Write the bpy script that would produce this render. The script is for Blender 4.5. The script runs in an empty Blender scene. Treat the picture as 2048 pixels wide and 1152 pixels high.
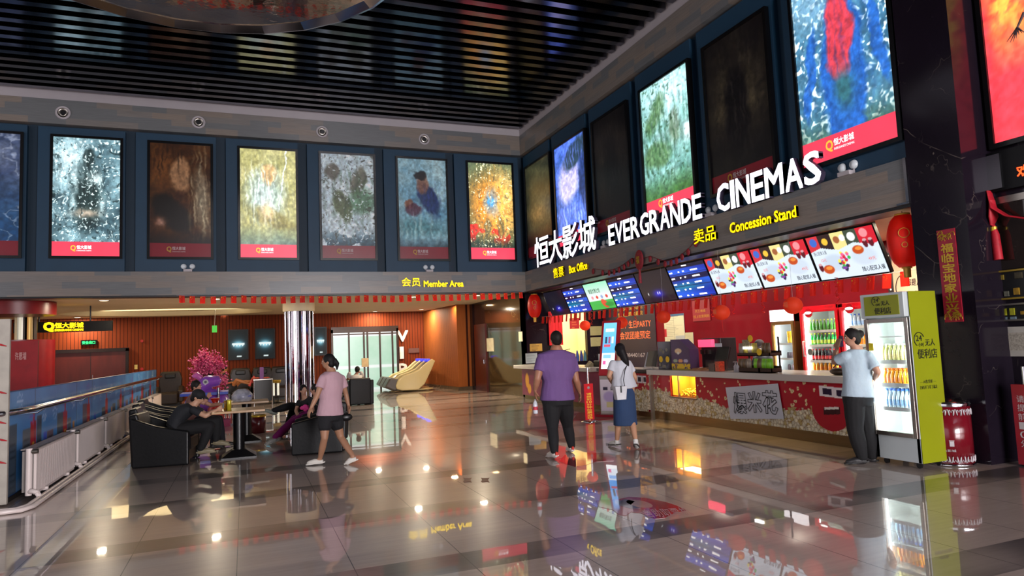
import bpy, math, random
import numpy as np
from mathutils import Vector, Matrix
random.seed(7)
PI = math.pi
SC = bpy.context.scene
COL = SC.collection

# ------------------------------------------------------------------ camera, world, exposure
CAM_H = 1.6
F_PX = 1358.96
R3 = Matrix(((0.93042801, -0.00781872, 0.36639131),
             (-0.36414856, 0.09274196, 0.9267118),
             (-0.04122555, -0.99565948, 0.08344254)))
cd = bpy.data.cameras.new('camera')
cd.sensor_width = 36.0
cd.lens = F_PX / 2048 * 36.0
cd.clip_end = 200
cam = bpy.data.objects.new('camera', cd)
COL.objects.link(cam)
mw = Matrix.Identity(4)
for i in range(3):
    mw[i][0] = R3[i][0]; mw[i][1] = -R3[i][1]; mw[i][2] = -R3[i][2]
mw[2][3] = CAM_H
cam.matrix_world = mw
SC.camera = cam

w = bpy.data.worlds.new('world'); SC.world = w
w.use_nodes = True
w.node_tree.nodes['Background'].inputs[0].default_value = (0.95, 0.90, 0.96, 1)
w.node_tree.nodes['Background'].inputs[1].default_value = 1.3
SC.view_settings.view_transform = 'Standard'
SC.view_settings.look = 'None'
SC.view_settings.exposure = 0.42
SC.view_settings.gamma = 1.0
SC.view_settings.use_curve_mapping = False
try:
    SC.cycles.use_denoising = True
    SC.cycles.max_bounces = 7
    SC.cycles.diffuse_bounces = 3
    SC.cycles.glossy_bounces = 4
    SC.cycles.transmission_bounces = 5
    SC.cycles.sample_clamp_indirect = 4.0
    SC.cycles.caustics_reflective = False
    SC.cycles.caustics_refractive = False
except Exception:
    pass

def area(name, loc, size, energy, color, rot=(0, 0, 0), shape='RECTANGLE', spread=PI):
    l = bpy.data.lights.new(name, 'AREA'); l.shape = shape
    l.size = size[0]; l.size_y = size[1]; l.energy = energy; l.color = color; l.spread = spread
    o = bpy.data.objects.new(name, l); o.location = loc; o.rotation_euler = rot
    COL.objects.link(o)
    return o
# lamps of the ceiling panels over the concession counter and in the lobby
for yy in (7.6, 10.2, 12.8, 15.4, 18.0):
    area('concession ceiling lamp', (9.6, yy, 3.15), (0.3, 0.3), 50, (1.0, 0.86, 0.70))
area('oval recess cove lamp', (-2.35, 26.1, 3.22), (4.5, 2.4), 80, (1.0, 0.86, 0.60), rot=(PI, 0, 0))
area('corner wall washer', (7.15, 24.6, 3.16), (0.2, 0.2), 22, (1.0, 0.62, 0.28))
# daylight of the glazed entrance front behind the photographer
area('rear entrance daylight', (4.6, -9.3, 2.6), (7.0, 4.0), 2300, (1.0, 0.95, 0.97), rot=(math.radians(90), 0, math.radians(14)))

# ------------------------------------------------------------------ helpers
def ray(x, y):
    return R3 @ Vector((x - 1024.0, y - 576.0, F_PX))
def on(ax, x, y, val):
    """the point of the plane (axis ax = val) that the photograph shows at pixel x, y"""
    d = ray(x, y); o = (0.0, 0.0, CAM_H)
    t = (val - o[ax]) / d[ax]
    return Vector(o) + d * t
def PX(x, y, X=7.96): return on(0, x, y, X)
def PY(x, y, Y=19.0): return on(1, x, y, Y)
def PZ(x, y, Z=0.0): return on(2, x, y, Z)

def lin(c):
    if isinstance(c, str):
        c = tuple(int(c[i:i + 2], 16) / 255 for i in (0, 2, 4))
    return tuple(((v / 12.92) if v <= 0.04045 else ((v + 0.055) / 1.055) ** 2.4) for v in c)

MATS = {}
def M(name, col='808080', rough=0.5, metal=0.0, es=0.0, spec=0.5, coat=0.0, nz=None, ecol=None, trans=0.0, ior=1.45, alpha=1.0, bump=None):
    if name in MATS: return MATS[name]
    m = bpy.data.materials.new(name); m.use_nodes = True
    nt = m.node_tree; b = nt.nodes['Principled BSDF']
    c = lin(col)
    b.inputs['Base Color'].default_value = (*c, 1)
    b.inputs['Roughness'].default_value = rough
    b.inputs['Metallic'].default_value = metal
    b.inputs['Specular IOR Level'].default_value = spec
    b.inputs['Coat Weight'].default_value = coat
    b.inputs['Coat Roughness'].default_value = 0.05
    b.inputs['Transmission Weight'].default_value = trans
    b.inputs['IOR'].default_value = ior
    b.inputs['Alpha'].default_value = alpha
    if es > 0:
        b.inputs['Emission Color'].default_value = (*lin(ecol or col), 1)
        b.inputs['Emission Strength'].default_value = es
    if nz is None: nz = (6.0, 0.12)
    if nz[1] > 0 and es == 0:
        tc = nt.nodes.new('ShaderNodeTexCoord'); n = nt.nodes.new('ShaderNodeTexNoise')
        n.inputs['Scale'].default_value = nz[0]; n.inputs['Detail'].default_value = 4
        mp = nt.nodes.new('ShaderNodeMapping')
        if len(nz) > 2: mp.inputs['Scale'].default_value = nz[2]
        nt.links.new(tc.outputs['Object'], mp.inputs[0]); nt.links.new(mp.outputs[0], n.inputs['Vector'])
        r = nt.nodes.new('ShaderNodeValToRGB')
        k = nz[1]
        r.color_ramp.elements[0].position = 0.3; r.color_ramp.elements[1].position = 0.7
        r.color_ramp.elements[0].color = (*[v * (1 - k) for v in c], 1)
        r.color_ramp.elements[1].color = (*[min(1, v * (1 + k)) for v in c], 1)
        nt.links.new(n.outputs[0], r.inputs[0]); nt.links.new(r.outputs[0], b.inputs['Base Color'])
        if bump:
            bn = nt.nodes.new('ShaderNodeBump'); bn.inputs['Strength'].default_value = bump; bn.inputs['Distance'].default_value = 0.01
            nt.links.new(n.outputs[0], bn.inputs['Height']); nt.links.new(bn.outputs[0], b.inputs['Normal'])
    MATS[name] = m
    return m

def glass(name, col='ffffff', a=0.12, rough=0.03):
    """thin pane: mostly clear, some reflection"""
    if name in MATS: return MATS[name]
    m = bpy.data.materials.new(name); m.use_nodes = True
    nt = m.node_tree; out = nt.nodes['Material Output']
    nt.nodes.remove(nt.nodes['Principled BSDF'])
    t = nt.nodes.new('ShaderNodeBsdfTransparent'); t.inputs[0].default_value = (*lin(col), 1)
    g = nt.nodes.new('ShaderNodeBsdfGlossy'); g.inputs['Roughness'].default_value = rough
    mx = nt.nodes.new('ShaderNodeMixShader'); mx.inputs[0].default_value = a * 0.5
    nt.links.new(t.outputs[0], mx.inputs[1]); nt.links.new(g.outputs[0], mx.inputs[2])
    nt.links.new(mx.outputs[0], out.inputs[0])
    MATS[name] = m
    return m

def thin(name, col, k=0.5, rough=0.6):
    """paper or silk that lets part of the light through"""
    if name in MATS: return MATS[name]
    m = bpy.data.materials.new(name); m.use_nodes = True; nt = m.node_tree; b = nt.nodes['Principled BSDF']
    c = lin(col); b.inputs['Base Color'].default_value = (*c, 1); b.inputs['Roughness'].default_value = rough
    t = nt.nodes.new('ShaderNodeBsdfTranslucent'); n = nt.nodes.new('ShaderNodeTexNoise'); n.inputs['Scale'].default_value = 9
    tc = nt.nodes.new('ShaderNodeTexCoord'); nt.links.new(tc.outputs['Object'], n.inputs['Vector'])
    r = nt.nodes.new('ShaderNodeValToRGB'); r.color_ramp.elements[0].color = (*[v * .9 for v in c], 1); r.color_ramp.elements[1].color = (*[min(1, v * 1.1) for v in c], 1)
    nt.links.new(n.outputs[0], r.inputs[0]); nt.links.new(r.outputs[0], t.inputs[0]); nt.links.new(r.outputs[0], b.inputs['Base Color'])
    mx = nt.nodes.new('ShaderNodeMixShader'); mx.inputs[0].default_value = k
    nt.links.new(b.outputs[0], mx.inputs[1]); nt.links.new(t.outputs[0], mx.inputs[2]); nt.links.new(mx.outputs[0], nt.nodes['Material Output'].inputs[0])
    MATS[name] = m
    return m

def paintmat(name, es, rough=0.35, base=1.0, spec=0.5):
    """a print whose picture is stored as vertex colours; es > 0 when it is a lightbox or a screen"""
    key = f'{name}_{es}'
    if key in MATS: return MATS[key]
    m = bpy.data.materials.new(name); m.use_nodes = True
    nt = m.node_tree; b = nt.nodes['Principled BSDF']
    a = nt.nodes.new('ShaderNodeAttribute'); a.attribute_name = 'Col'
    b.inputs['Roughness'].default_value = rough
    b.inputs['Specular IOR Level'].default_value = spec
    if es > 0:
        b.inputs['Base Color'].default_value = (0.02, 0.02, 0.02, 1)
        nt.links.new(a.outputs['Color'], b.inputs['Emission Color']); b.inputs['Emission Strength'].default_value = es
    else:
        nt.links.new(a.outputs['Color'], b.inputs['Base Color'])
    MATS[key] = m
    return m

def children(o): return [c for c in COL.objects if c.parent == o]
def tag(o, label=None, cat=None, group=None, kind=None):
    if label: o['label'] = label
    if cat: o['category'] = cat
    if group: o['group'] = group
    if kind: o['kind'] = kind
    return o
def thing(name, label, cat, loc=(0, 0, 0), group=None, rz=0.0):
    o = bpy.data.objects.new(name, None); o.empty_display_size = 0.1
    COL.objects.link(o); o.location = loc; o.rotation_euler[2] = rz
    return tag(o, label, cat, group)
def origin(o):
    p = Vector((0, 0, 0))
    while o is not None:
        p += Vector(o.location); o = o.parent
    return p
KIDS = {}
def link(o, parent):
    COL.objects.link(o)
    if parent is not None:
        o.parent = parent
        KIDS.setdefault(parent.name, []).append(o)
def dup(root, loc, rz=None, label=None, group=None, scale=None):
    r = root.copy(); COL.objects.link(r); r.location = loc
    if rz is not None: r.rotation_euler[2] = rz
    if scale is not None: r.scale = scale
    if label: r['label'] = label
    if group: r['group'] = group
    def kids(a, b):
        for ch in KIDS.get(a.name, []):
            c = ch.copy(); COL.objects.link(c); c.parent = b
            KIDS.setdefault(b.name, []).append(c)
            kids(ch, c)
    kids(root, r)
    return r

class MB:
    """collects shapes and links them as one mesh object"""
    def __init__(s): s.v = []; s.f = []; s.mi = []; s.sm = []; s.cm = 0
    def add(s, vs, fs, smooth=False):
        n = len(s.v); s.v += [tuple(p) for p in vs]
        for f in fs:
            s.f.append(tuple(i + n for i in f)); s.mi.append(s.cm); s.sm.append(smooth)
        return s
    def mat(s, i): s.cm = i; return s
    def box(s, x0, x1, y0, y1, z0, z1):
        if x0 > x1: x0, x1 = x1, x0
        if y0 > y1: y0, y1 = y1, y0
        if z0 > z1: z0, z1 = z1, z0
        return s.add([(x0, y0, z0), (x1, y0, z0), (x1, y1, z0), (x0, y1, z0), (x0, y0, z1), (x1, y0, z1), (x1, y1, z1), (x0, y1, z1)],
                     [(0, 3, 2, 1), (4, 5, 6, 7), (0, 1, 5, 4), (1, 2, 6, 5), (2, 3, 7, 6), (3, 0, 4, 7)])
    def obox(s, c, a, b, d):
        """box with centre c and half-axis vectors a, b, d"""
        c, a, b, d = map(Vector, (c, a, b, d))
        vs = [c + i * a + j * b + k * d for k in (-1, 1) for (i, j) in ((-1, -1), (1, -1), (1, 1), (-1, 1))]
        fs = [(0, 3, 2, 1), (4, 5, 6, 7), (0, 1, 5, 4), (1, 2, 6, 5), (2, 3, 7, 6), (3, 0, 4, 7)]
        if a.cross(b).dot(d) < 0: fs = [tuple(reversed(f)) for f in fs]
        return s.add(vs, fs)
    def quad(s, o, u, v):
        o, u, v = map(Vector, (o, u, v))
        return s.add([o, o + u, o + u + v, o + v], [(0, 1, 2, 3)])
    def loft(s, rings, caps=True, smooth=True):
        n = len(rings[0]); vs = [p for r in rings for p in r]; fs = []
        for i in range(len(rings) - 1):
            for j in range(n):
                a = i * n + j; b = i * n + (j + 1) % n
                fs.append((a, b, b + n, a + n))
        s.add(vs, fs, smooth)
        if caps:
            s.add(list(rings[0]), [tuple(range(n))[::-1]]); s.add(list(rings[-1]), [tuple(range(n))])
        return s
    def tube(s, pts, r, n=10, caps=True, up=None, ry=None):
        pts = [Vector(p) for p in pts]
        rs = r if isinstance(r, (list, tuple)) else [r] * len(pts)
        rys = ry if isinstance(ry, (list, tuple)) else ([ry] * len(pts) if ry else rs)
        rings = []; prev = None
        for i, p in enumerate(pts):
            if i == 0: t = pts[1] - pts[0]
            elif i == len(pts) - 1: t = pts[-1] - pts[-2]
            else: t = (pts[i + 1] - p).normalized() + (p - pts[i - 1]).normalized()
            t.normalize()
            if prev is None:
                a = Vector(up) if up is not None else (Vector((0, 0, 1)) if abs(t.z) < 0.9 else Vector((1, 0, 0)))
            else: a = prev
            a = (a - t * a.dot(t))
            if a.length < 1e-6: a = t.orthogonal()
            a.normalize(); b = t.cross(a); prev = a
            rings.append([p + a * (math.cos(q) * rs[i]) + b * (math.sin(q) * rys[i]) for q in (2 * PI * k / n for k in range(n))])
        return s.loft(rings, caps)
    def cyl(s, p0, p1, r0, r1=None, n=20): return s.tube([p0, p1], [r0, r0 if r1 is None else r1], n)
    def lathe(s, prof, c=(0, 0, 0), n=24, caps=False, ax=2):
        rings = []
        for (r, z) in prof:
            ring = []
            for k in range(n):
                q = 2 * PI * k / n; x, y = r * math.cos(q), r * math.sin(q)
                if ax == 2: ring.append((c[0] + x, c[1] + y, c[2] + z))
                elif ax == 1: ring.append((c[0] + y, c[1] + z, c[2] + x))
                else: ring.append((c[0] + z, c[1] + x, c[2] + y))
            rings.append(ring)
        return s.loft(rings, caps)
    def ell(s, c, r, n=14, m=9, rot=None):
        c = Vector(c); vs = []; fs = []
        for i in range(1, m):
            a = PI * i / m
            for k in range(n):
                q = 2 * PI * k / n
                p = Vector((r[0] * math.sin(a) * math.cos(q), r[1] * math.sin(a) * math.sin(q), r[2] * math.cos(a)))
                if rot is not None: p = rot @ p
                vs.append(c + p)
        top = Vector((0, 0, r[2])); bot = Vector((0, 0, -r[2]))
        if rot is not None: top = rot @ top; bot = rot @ bot
        vs += [c + top, c + bot]; T = len(vs) - 2; B = T + 1
        for i in range(m - 2):
            for k in range(n):
                a = i * n + k; b = i * n + (k + 1) % n
                fs.append((a, a + n, b + n, b))
        for k in range(n):
            fs.append((T, k, (k + 1) % n)); l = (m - 2) * n
            fs.append((B, l + (k + 1) % n, l + k))
        return s.add(vs, fs, True)
    def prism(s, poly, o, u, v, d):
        """polygon of (a, b) pairs in the frame o + a*u + b*v, extruded along vector d"""
        o, u, v, d = map(Vector, (o, u, v, d))
        A = [o + u * a + v * b for a, b in poly]; n = len(A)
        ar = sum(poly[i][0] * poly[(i + 1) % n][1] - poly[(i + 1) % n][0] * poly[i][1] for i in range(n))
        flip = (ar > 0) == (u.cross(v).dot(d) > 0)
        fs = [tuple(range(n))[::-1], tuple(range(n, 2 * n))] + [(i, (i + 1) % n, (i + 1) % n + n, i + n) for i in range(n)]
        if not flip: fs = [tuple(reversed(f)) for f in fs]
        return s.add(A + [p + d for p in A], fs)
    def build(s, name, mat, parent=None, loc=None, bevel=0.0, label=None, seg=2, subsurf=0):
        me = bpy.data.meshes.new(name)
        off = origin(parent) if parent is not None else Vector(loc or (0, 0, 0))
        vs = [(a - off[0], b - off[1], c - off[2]) for a, b, c in s.v]
        me.from_pydata(vs, [], s.f); me.update()
        for m in (mat if isinstance(mat, (list, tuple)) else [mat]): me.materials.append(m)
        me.polygons.foreach_set('material_index', s.mi); me.polygons.foreach_set('use_smooth', s.sm)
        o = bpy.data.objects.new(name, me); link(o, parent)
        if parent is None: o.location = off
        if bevel > 0:
            md = o.modifiers.new('bevel', 'BEVEL'); md.width = bevel; md.segments = seg; md.limit_method = 'ANGLE'; md.harden_normals = False
        if subsurf:
            md = o.modifiers.new('subsurf', 'SUBSURF'); md.levels = subsurf; md.render_levels = subsurf
        if label: o['label'] = label
        return o

def txt(name, body, o, u, v, wid, hgt, mat, depth=0.004, parent=None, bold=0.0, outline=0.0, label=None, res=2, loc=None, shear=0.0, side=None):
    """lettering fitted into a box: o = lower left corner, u to the right, v up, depth towards the reader"""
    c = bpy.data.curves.new(name, 'FONT'); c.body = body; c.resolution_u = res
    cjk = any(ord(ch) > 0x2e00 for ch in body); c.offset = 0.0; c.shear = shear
    c.space_line = 0.95
    if outline: c.fill_mode = 'NONE'; c.bevel_depth = outline; c.bevel_resolution = 0; c.offset = bold
    t = bpy.data.objects.new(name, c); COL.objects.link(t)
    dg = bpy.context.evaluated_depsgraph_get()
    me = bpy.data.meshes.new_from_object(t.evaluated_get(dg))
    bpy.data.objects.remove(t); bpy.data.curves.remove(c)
    n = len(me.vertices); co = np.empty(n * 3); me.vertices.foreach_get('co', co); co = co.reshape(-1, 3)
    if n == 0: return None
    mn, mx = co.min(0), co.max(0)
    U = (co[:, 0] - mn[0]) / (mx[0] - mn[0]) * wid; V = (co[:, 1] - mn[1]) / max(1e-6, mx[1] - mn[1]) * hgt
    o, u, v = Vector(o), Vector(u).normalized(), Vector(v).normalized(); nn = u.cross(v)
    off = origin(parent) if parent is not None else Vector(loc or (0, 0, 0))
    fr = [tuple(p.vertices) for p in me.polygons]
    base = np.array(o - off) + U[:, None] * np.array(u) + V[:, None] * np.array(v)
    bpy.data.meshes.remove(me)
    if outline:
        zz = (co[:, 2] - mn[2])[:, None] * (wid / (mx[0] - mn[0]))
        vs = base + zz * np.array(nn); fs = fr
    else:
        front = base + np.array(nn) * depth
        ed = {}
        for f in fr:
            for i in range(len(f)):
                a, b = f[i], f[(i + 1) % len(f)]
                if (b, a) in ed: del ed[(b, a)]
                else: ed[(a, b)] = 1
        vs = np.vstack([front, base])
        fs = fr + ([(b, a, a + n, b + n) for a, b in ed] if depth > 0.0015 else [])
        if depth <= 0.0015: vs = front
        if bold > 0:      # heavier strokes: the same outline four times, a hair apart
            kz = bold * hgt / max(1e-6, mx[1] - mn[1]); kx = min(kz, bold * wid / (mx[0] - mn[0])); m_ = len(vs); al, fl = [], []
            for q_, (sx, sy) in enumerate(((-1, -1), (1, -1), (1, 1), (-1, 1))):
                al.append(vs + np.array(u) * kx * sx * .8 + np.array(v) * kz * sy * .8 - np.array(nn) * (0.00025 * q_)); fl += [tuple(i + m_ * q_ for i in f) for f in fs]
            vs = np.vstack(al); fs = fl
    m2 = bpy.data.meshes.new(name); m2.from_pydata(vs.tolist(), [], fs); m2.update(); m2.materials.append(mat)
    if side is not None:
        m2.materials.append(side); nf = len(fr); per = len(fs) // (4 if bold > 0 else 1)
        m2.polygons.foreach_set('material_index', [0 if (i % per) < nf else 1 for i in range(len(fs))])
    ob = bpy.data.objects.new(name, m2); link(ob, parent)
    if parent is None: ob.location = off
    if label: ob['label'] = label
    return ob

# ---- painting with numbers
def vnoise(U, V, fx, fy, seed):
    rs = np.random.RandomState(seed); gx, gy = int(fx) + 3, int(fy) + 3
    g = rs.rand(gy, gx)
    x = np.clip(U, 0, 1) * fx; y = np.clip(V, 0, 1) * fy
    i = np.floor(x).astype(int); j = np.floor(y).astype(int)
    a = x - i; b = y - j; a = a * a * (3 - 2 * a); b = b * b * (3 - 2 * b)
    return (g[j, i] * (1 - a) + g[j, i + 1] * a) * (1 - b) + (g[j + 1, i] * (1 - a) + g[j + 1, i + 1] * a) * b
def fbm(U, V, f, seed, asp=1.0, o=4):
    r = 0; amp = 1; tot = 0
    for k in range(o):
        r = r + amp * vnoise(U, V, f * 2 ** k, f * asp * 2 ** k, seed + k); tot += amp; amp *= 0.55
    return r / tot
def C3(h): return np.array([int(h[i:i + 2], 16) / 255 for i in (0, 2, 4)])
def canvas(U, col): return np.ones(U.shape + (3,)) * C3(col)
def mixc(img, mask, col):
    mask = np.clip(mask, 0, 1)[..., None]
    c = C3(col) if isinstance(col, str) else col
    return img * (1 - mask) + c * mask
def blob(img, U, V, u, v, ru, rv, col, k=1.0, hard=1.5, ang=0.0):
    du, dv = U - u, V - v
    if ang: ca, sa = math.cos(ang), math.sin(ang); du, dv = du * ca + dv * sa, -du * sa + dv * ca
    d = (du / ru) ** 2 + (dv / rv) ** 2
    return mixc(img, k * np.clip((1 - d) * hard, 0, 1), col)
def paint(name, o, u, v, wid, hgt, nx, ny, fn, mat, parent=None, label=None, loc=None):
    """a flat print: fn(U, V) gives its sRGB picture, V = 0 at the bottom"""
    o, u, v = Vector(o), Vector(u).normalized(), Vector(v).normalized()
    gu, gv = np.meshgrid(np.linspace(0, 1, nx + 1), np.linspace(0, 1, ny + 1))
    off = origin(parent) if parent is not None else Vector(loc or (0, 0, 0))
    P = np.array(o - off) + gu[..., None] * wid * np.array(u) + gv[..., None] * hgt * np.array(v)
    img = np.clip(fn(gu, gv), 0, 1)
    img = np.where(img <= 0.04045, img / 12.92, ((img + 0.055) / 1.055) ** 2.4)
    idx = np.arange((nx + 1) * (ny + 1)).reshape(ny + 1, nx + 1)
    fs = np.stack([idx[:-1, :-1], idx[:-1, 1:], idx[1:, 1:], idx[1:, :-1]], -1).reshape(-1, 4)
    me = bpy.data.meshes.new(name); me.from_pydata(P.reshape(-1, 3).tolist(), [], fs.tolist()); me.update()
    ca = me.color_attributes.new('Col', 'FLOAT_COLOR', 'POINT')
    ca.data.foreach_set('color', np.concatenate([img.reshape(-1, 3), np.ones(((nx + 1) * (ny + 1), 1))], 1).ravel().astype(np.float32))
    me.materials.append(mat)
    ob = bpy.data.objects.new(name, me); link(ob, parent)
    if parent is None: ob.location = off
    if label: ob['label'] = label
    return ob
BU, BV = (1, 0, 0), (0, 0, 1)          # reading frame of anything that faces the camera (back wall)
RU, RV = (0, -1, 0), (0, 0, 1)         # reading frame of anything on the right-hand wall
def struct(o): o['kind'] = 'structure'; return o
# ------------------------------------------------------------------ materials of the setting
def nodes(name):
    m = bpy.data.materials.new(name); m.use_nodes = True
    nt = m.node_tree
    return m, nt, nt.nodes['Principled BSDF']
def nmath(nt, op, a, b=None, c=None):
    n = nt.nodes.new('ShaderNodeMath'); n.operation = op
    for i, x in enumerate((a, b, c)):
        if x is None: continue
        if isinstance(x, (int, float)): n.inputs[i].default_value = x
        else: nt.links.new(x, n.inputs[i])
    return n.outputs[0]
def nmix(nt, f, a, b):
    n = nt.nodes.new('ShaderNodeMix'); n.data_type = 'RGBA'
    for s, x in ((0, f), (6, a), (7, b)):
        if isinstance(x, (int, float)): n.inputs[s].default_value = x
        elif isinstance(x, tuple): n.inputs[s].default_value = (*x, 1)
        else: nt.links.new(x, n.inputs[s])
    return n.outputs[2]
def ncoord(nt, scale=(1, 1, 1)):
    tc = nt.nodes.new('ShaderNodeTexCoord'); mp = nt.nodes.new('ShaderNodeMapping'); mp.inputs['Scale'].default_value = scale
    nt.links.new(tc.outputs['Object'], mp.inputs[0]); return mp.outputs[0]
def nnoise(nt, vec, scale, detail=3, rough=0.55):
    n = nt.nodes.new('ShaderNodeTexNoise'); n.inputs['Scale'].default_value = scale; n.inputs['Detail'].default_value = detail
    n.inputs['Roughness'].default_value = rough
    nt.links.new(vec, n.inputs['Vector']); return n.outputs[0]
def nxyz(nt, vec):
    n = nt.nodes.new('ShaderNodeSeparateXYZ'); nt.links.new(vec, n.inputs[0]); return n.outputs
def nramp(nt, f, p0, p1):
    n = nt.nodes.new('ShaderNodeMapRange'); n.inputs[1].default_value = p0; n.inputs[2].default_value = p1
    nt.links.new(f, n.inputs[0]); return n.outputs[0]

def floor_material():
    m, nt, b = nodes('polished porcelain tiles')
    P = ncoord(nt); x, y, z = nxyz(nt, P)
    tx = nmath(nt, 'DIVIDE', nmath(nt, 'ADD', x, 0.88 + 81), 0.81)
    fx = nmath(nt, 'FRACT', tx); ix = nmath(nt, 'FLOOR', tx)
    # dark cross strips, each 0.42 m wide, every 1.75 m, a little different from tile row to tile row
    jit = nmath(nt, 'MULTIPLY', nmath(nt, 'SINE', nmath(nt, 'MULTIPLY', ix, 37.7)), 0.05)
    ty = nmath(nt, 'ADD', nmath(nt, 'DIVIDE', nmath(nt, 'ADD', y, 175 - 5.05 + 0.21), 1.75), jit)
    fy = nmath(nt, 'FRACT', ty)
    strip = nmath(nt, 'LESS_THAN', fy, 0.24)
    gx = nmath(nt, 'LESS_THAN', nmath(nt, 'ABSOLUTE', nmath(nt, 'SUBTRACT', fx, 0.5)), 0.4955)
    gy = nmath(nt, 'GREATER_THAN', nmath(nt, 'ABSOLUTE', nmath(nt, 'SUBTRACT', fy, 0.12)), 0.0)
    streak = nnoise(nt, ncoord(nt, (0.55, 9, 1)), 2.2, 5, 0.62)
    cloud = nnoise(nt, ncoord(nt, (0.4, 1.2, 1)), 1.1, 3)
    light = nmix(nt, streak, lin('a7968e'), lin('cfbdb2'))
    light = nmix(nt, nramp(nt, cloud, 0.35, 0.7), light, nmix(nt, streak, lin('9c8e87'), lin('bfada3')))
    dark = nmix(nt, streak, lin('4c4747'), lin('6e6765'))
    sm = nmath(nt, 'MULTIPLY', strip, nramp(nt, nnoise(nt, ncoord(nt, (0.5, 0.8, 1)), 1.3, 1), 0.3, 0.55))
    col = nmix(nt, sm, light, dark)
    col = nmix(nt, gx, lin('3c3634'), col)
    nt.links.new(col, b.inputs['Base Color'])
    b.inputs['Roughness'].default_value = 0.28
    b.inputs['Specular IOR Level'].default_value = 0.3
    b.inputs['Coat Weight'].default_value = 1.0; b.inputs['Coat Roughness'].default_value = 0.018; b.inputs['Coat IOR'].default_value = 1.62
    bn = nt.nodes.new('ShaderNodeBump'); bn.inputs['Strength'].default_value = 0.007; bn.inputs['Distance'].default_value = 0.05
    nt.links.new(nnoise(nt, ncoord(nt), 2.5, 2), bn.inputs['Height'])
    nt.links.new(bn.outputs[0], b.inputs['Coat Normal'])
    return m
def clad_material(name, axis):
    """grey and tan laminate blocks with fine horizontal grain; axis = the one that runs along the wall"""
    m, nt, b = nodes(name)
    P = ncoord(nt); xyz = nxyz(nt, P); a = xyz[axis]; z = xyz[2]
    row = nmath(nt, 'FLOOR', nmath(nt, 'DIVIDE', nmath(nt, 'ADD', z, 0.02), 0.155))
    sh = nmath(nt, 'MULTIPLY', nmath(nt, 'FRACT', nmath(nt, 'MULTIPLY', row, 0.37)), 1.2)
    cell = nmath(nt, 'FLOOR', nmath(nt, 'DIVIDE', nmath(nt, 'ADD', a, sh), 0.78))
    w1 = nt.nodes.new('ShaderNodeTexWhiteNoise'); w1.noise_dimensions = '2D'
    cv = nt.nodes.new('ShaderNodeCombineXYZ'); nt.links.new(row, cv.inputs[0]); nt.links.new(cell, cv.inputs[1]); nt.links.new(cv.outputs[0], w1.inputs['Vector'])
    sc = [0.7, 0.7, 26.0]; gr = nnoise(nt, ncoord(nt, tuple(sc)), 3.0, 3)
    base = nmix(nt, w1.outputs[0], lin('857a70'), lin('6f7173'))
    base = nmix(nt, nmath(nt, 'GREATER_THAN', w1.outputs[0], 0.62), base, lin('6b6e70'))
    col = nmix(nt, nramp(nt, gr, 0.35, 0.7), base, nmix(nt, 0.35, base, lin('4b4644')))
    nt.links.new(col, b.inputs['Base Color']); b.inputs['Roughness'].default_value = 0.32
    b.inputs['Specular IOR Level'].default_value = 0.45
    return m
def marble_material(name, c0, c1, vein, rough=0.08, scale=0.9, spec=0.6):
    m, nt, b = nodes(name)
    P = ncoord(nt); warp = nnoise(nt, P, 1.6, 4)
    n = nt.nodes.new('ShaderNodeVectorMath'); n.operation = 'ADD'
    nt.links.new(P, n.inputs[0]); nt.links.new(warp, n.inputs[1])
    vo = nt.nodes.new('ShaderNodeTexVoronoi'); vo.feature = 'DISTANCE_TO_EDGE'; vo.inputs['Scale'].default_value = scale
    nt.links.new(n.outputs[0], vo.inputs['Vector'])
    v = nramp(nt, vo.outputs['Distance'], 0.011, 0.0)
    v = nmath(nt, 'MULTIPLY', v, nramp(nt, nnoise(nt, P, 2.3, 3), 0.5, 0.75))
    col = nmix(nt, nnoise(nt, P, 2.0, 5), lin(c0), lin(c1)); col = nmix(nt, v, col, lin(vein))
    nt.links.new(col, b.inputs['Base Color']); b.inputs['Roughness'].default_value = rough
    b.inputs['Specular IOR Level'].default_value = spec
    return m
def slat_material(name, c0, c1, axis, pitch):
    """narrow upright grooves of a slatted timber wall"""
    m, nt, b = nodes(name)
    a = nxyz(nt, ncoord(nt))[axis]
    f = nmath(nt, 'FRACT', nmath(nt, 'DIVIDE', nmath(nt, 'ADD', a, 50), pitch))
    g = nmath(nt, 'LESS_THAN', f, 0.16)
    gr = nnoise(nt, ncoord(nt, (6, 6, 0.6)), 3, 3)
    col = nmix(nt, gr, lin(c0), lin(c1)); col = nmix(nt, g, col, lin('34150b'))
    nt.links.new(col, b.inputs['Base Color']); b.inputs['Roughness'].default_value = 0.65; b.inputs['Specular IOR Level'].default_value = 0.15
    bn = nt.nodes.new('ShaderNodeBump'); bn.inputs['Distance'].default_value = 0.02; bn.inputs['Strength'].default_value = 0.8; bn.invert = True
    nt.links.new(g, bn.inputs['Height']); nt.links.new(bn.outputs[0], b.inputs['Normal'])
    return m
M_FLOOR = floor_material()
M_CLADX = clad_material('laminate cladding x', 0); M_CLADY = clad_material('laminate cladding y', 1)
M_MARB = marble_material('black marble', '120e15', '1d1620', '6e645e', rough=.12, spec=.28, scale=1.7)
M_MARB2 = marble_material('brown marble', '2c2117', '43341f', '9c8558', rough=0.07, scale=1.6, spec=.45)
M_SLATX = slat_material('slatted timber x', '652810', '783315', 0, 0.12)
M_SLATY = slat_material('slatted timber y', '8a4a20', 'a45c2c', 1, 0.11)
M_TEAL = M('teal wall paint', '10344c', rough=0.55, nz=(2.0, 0.06))
M_TEAL_SHADE = M('dark teal wall paint', '0b2638', rough=0.6, nz=(2.0, 0.06))  # same teal, darkened: shade of the recessed gaps put into the colour
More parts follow.
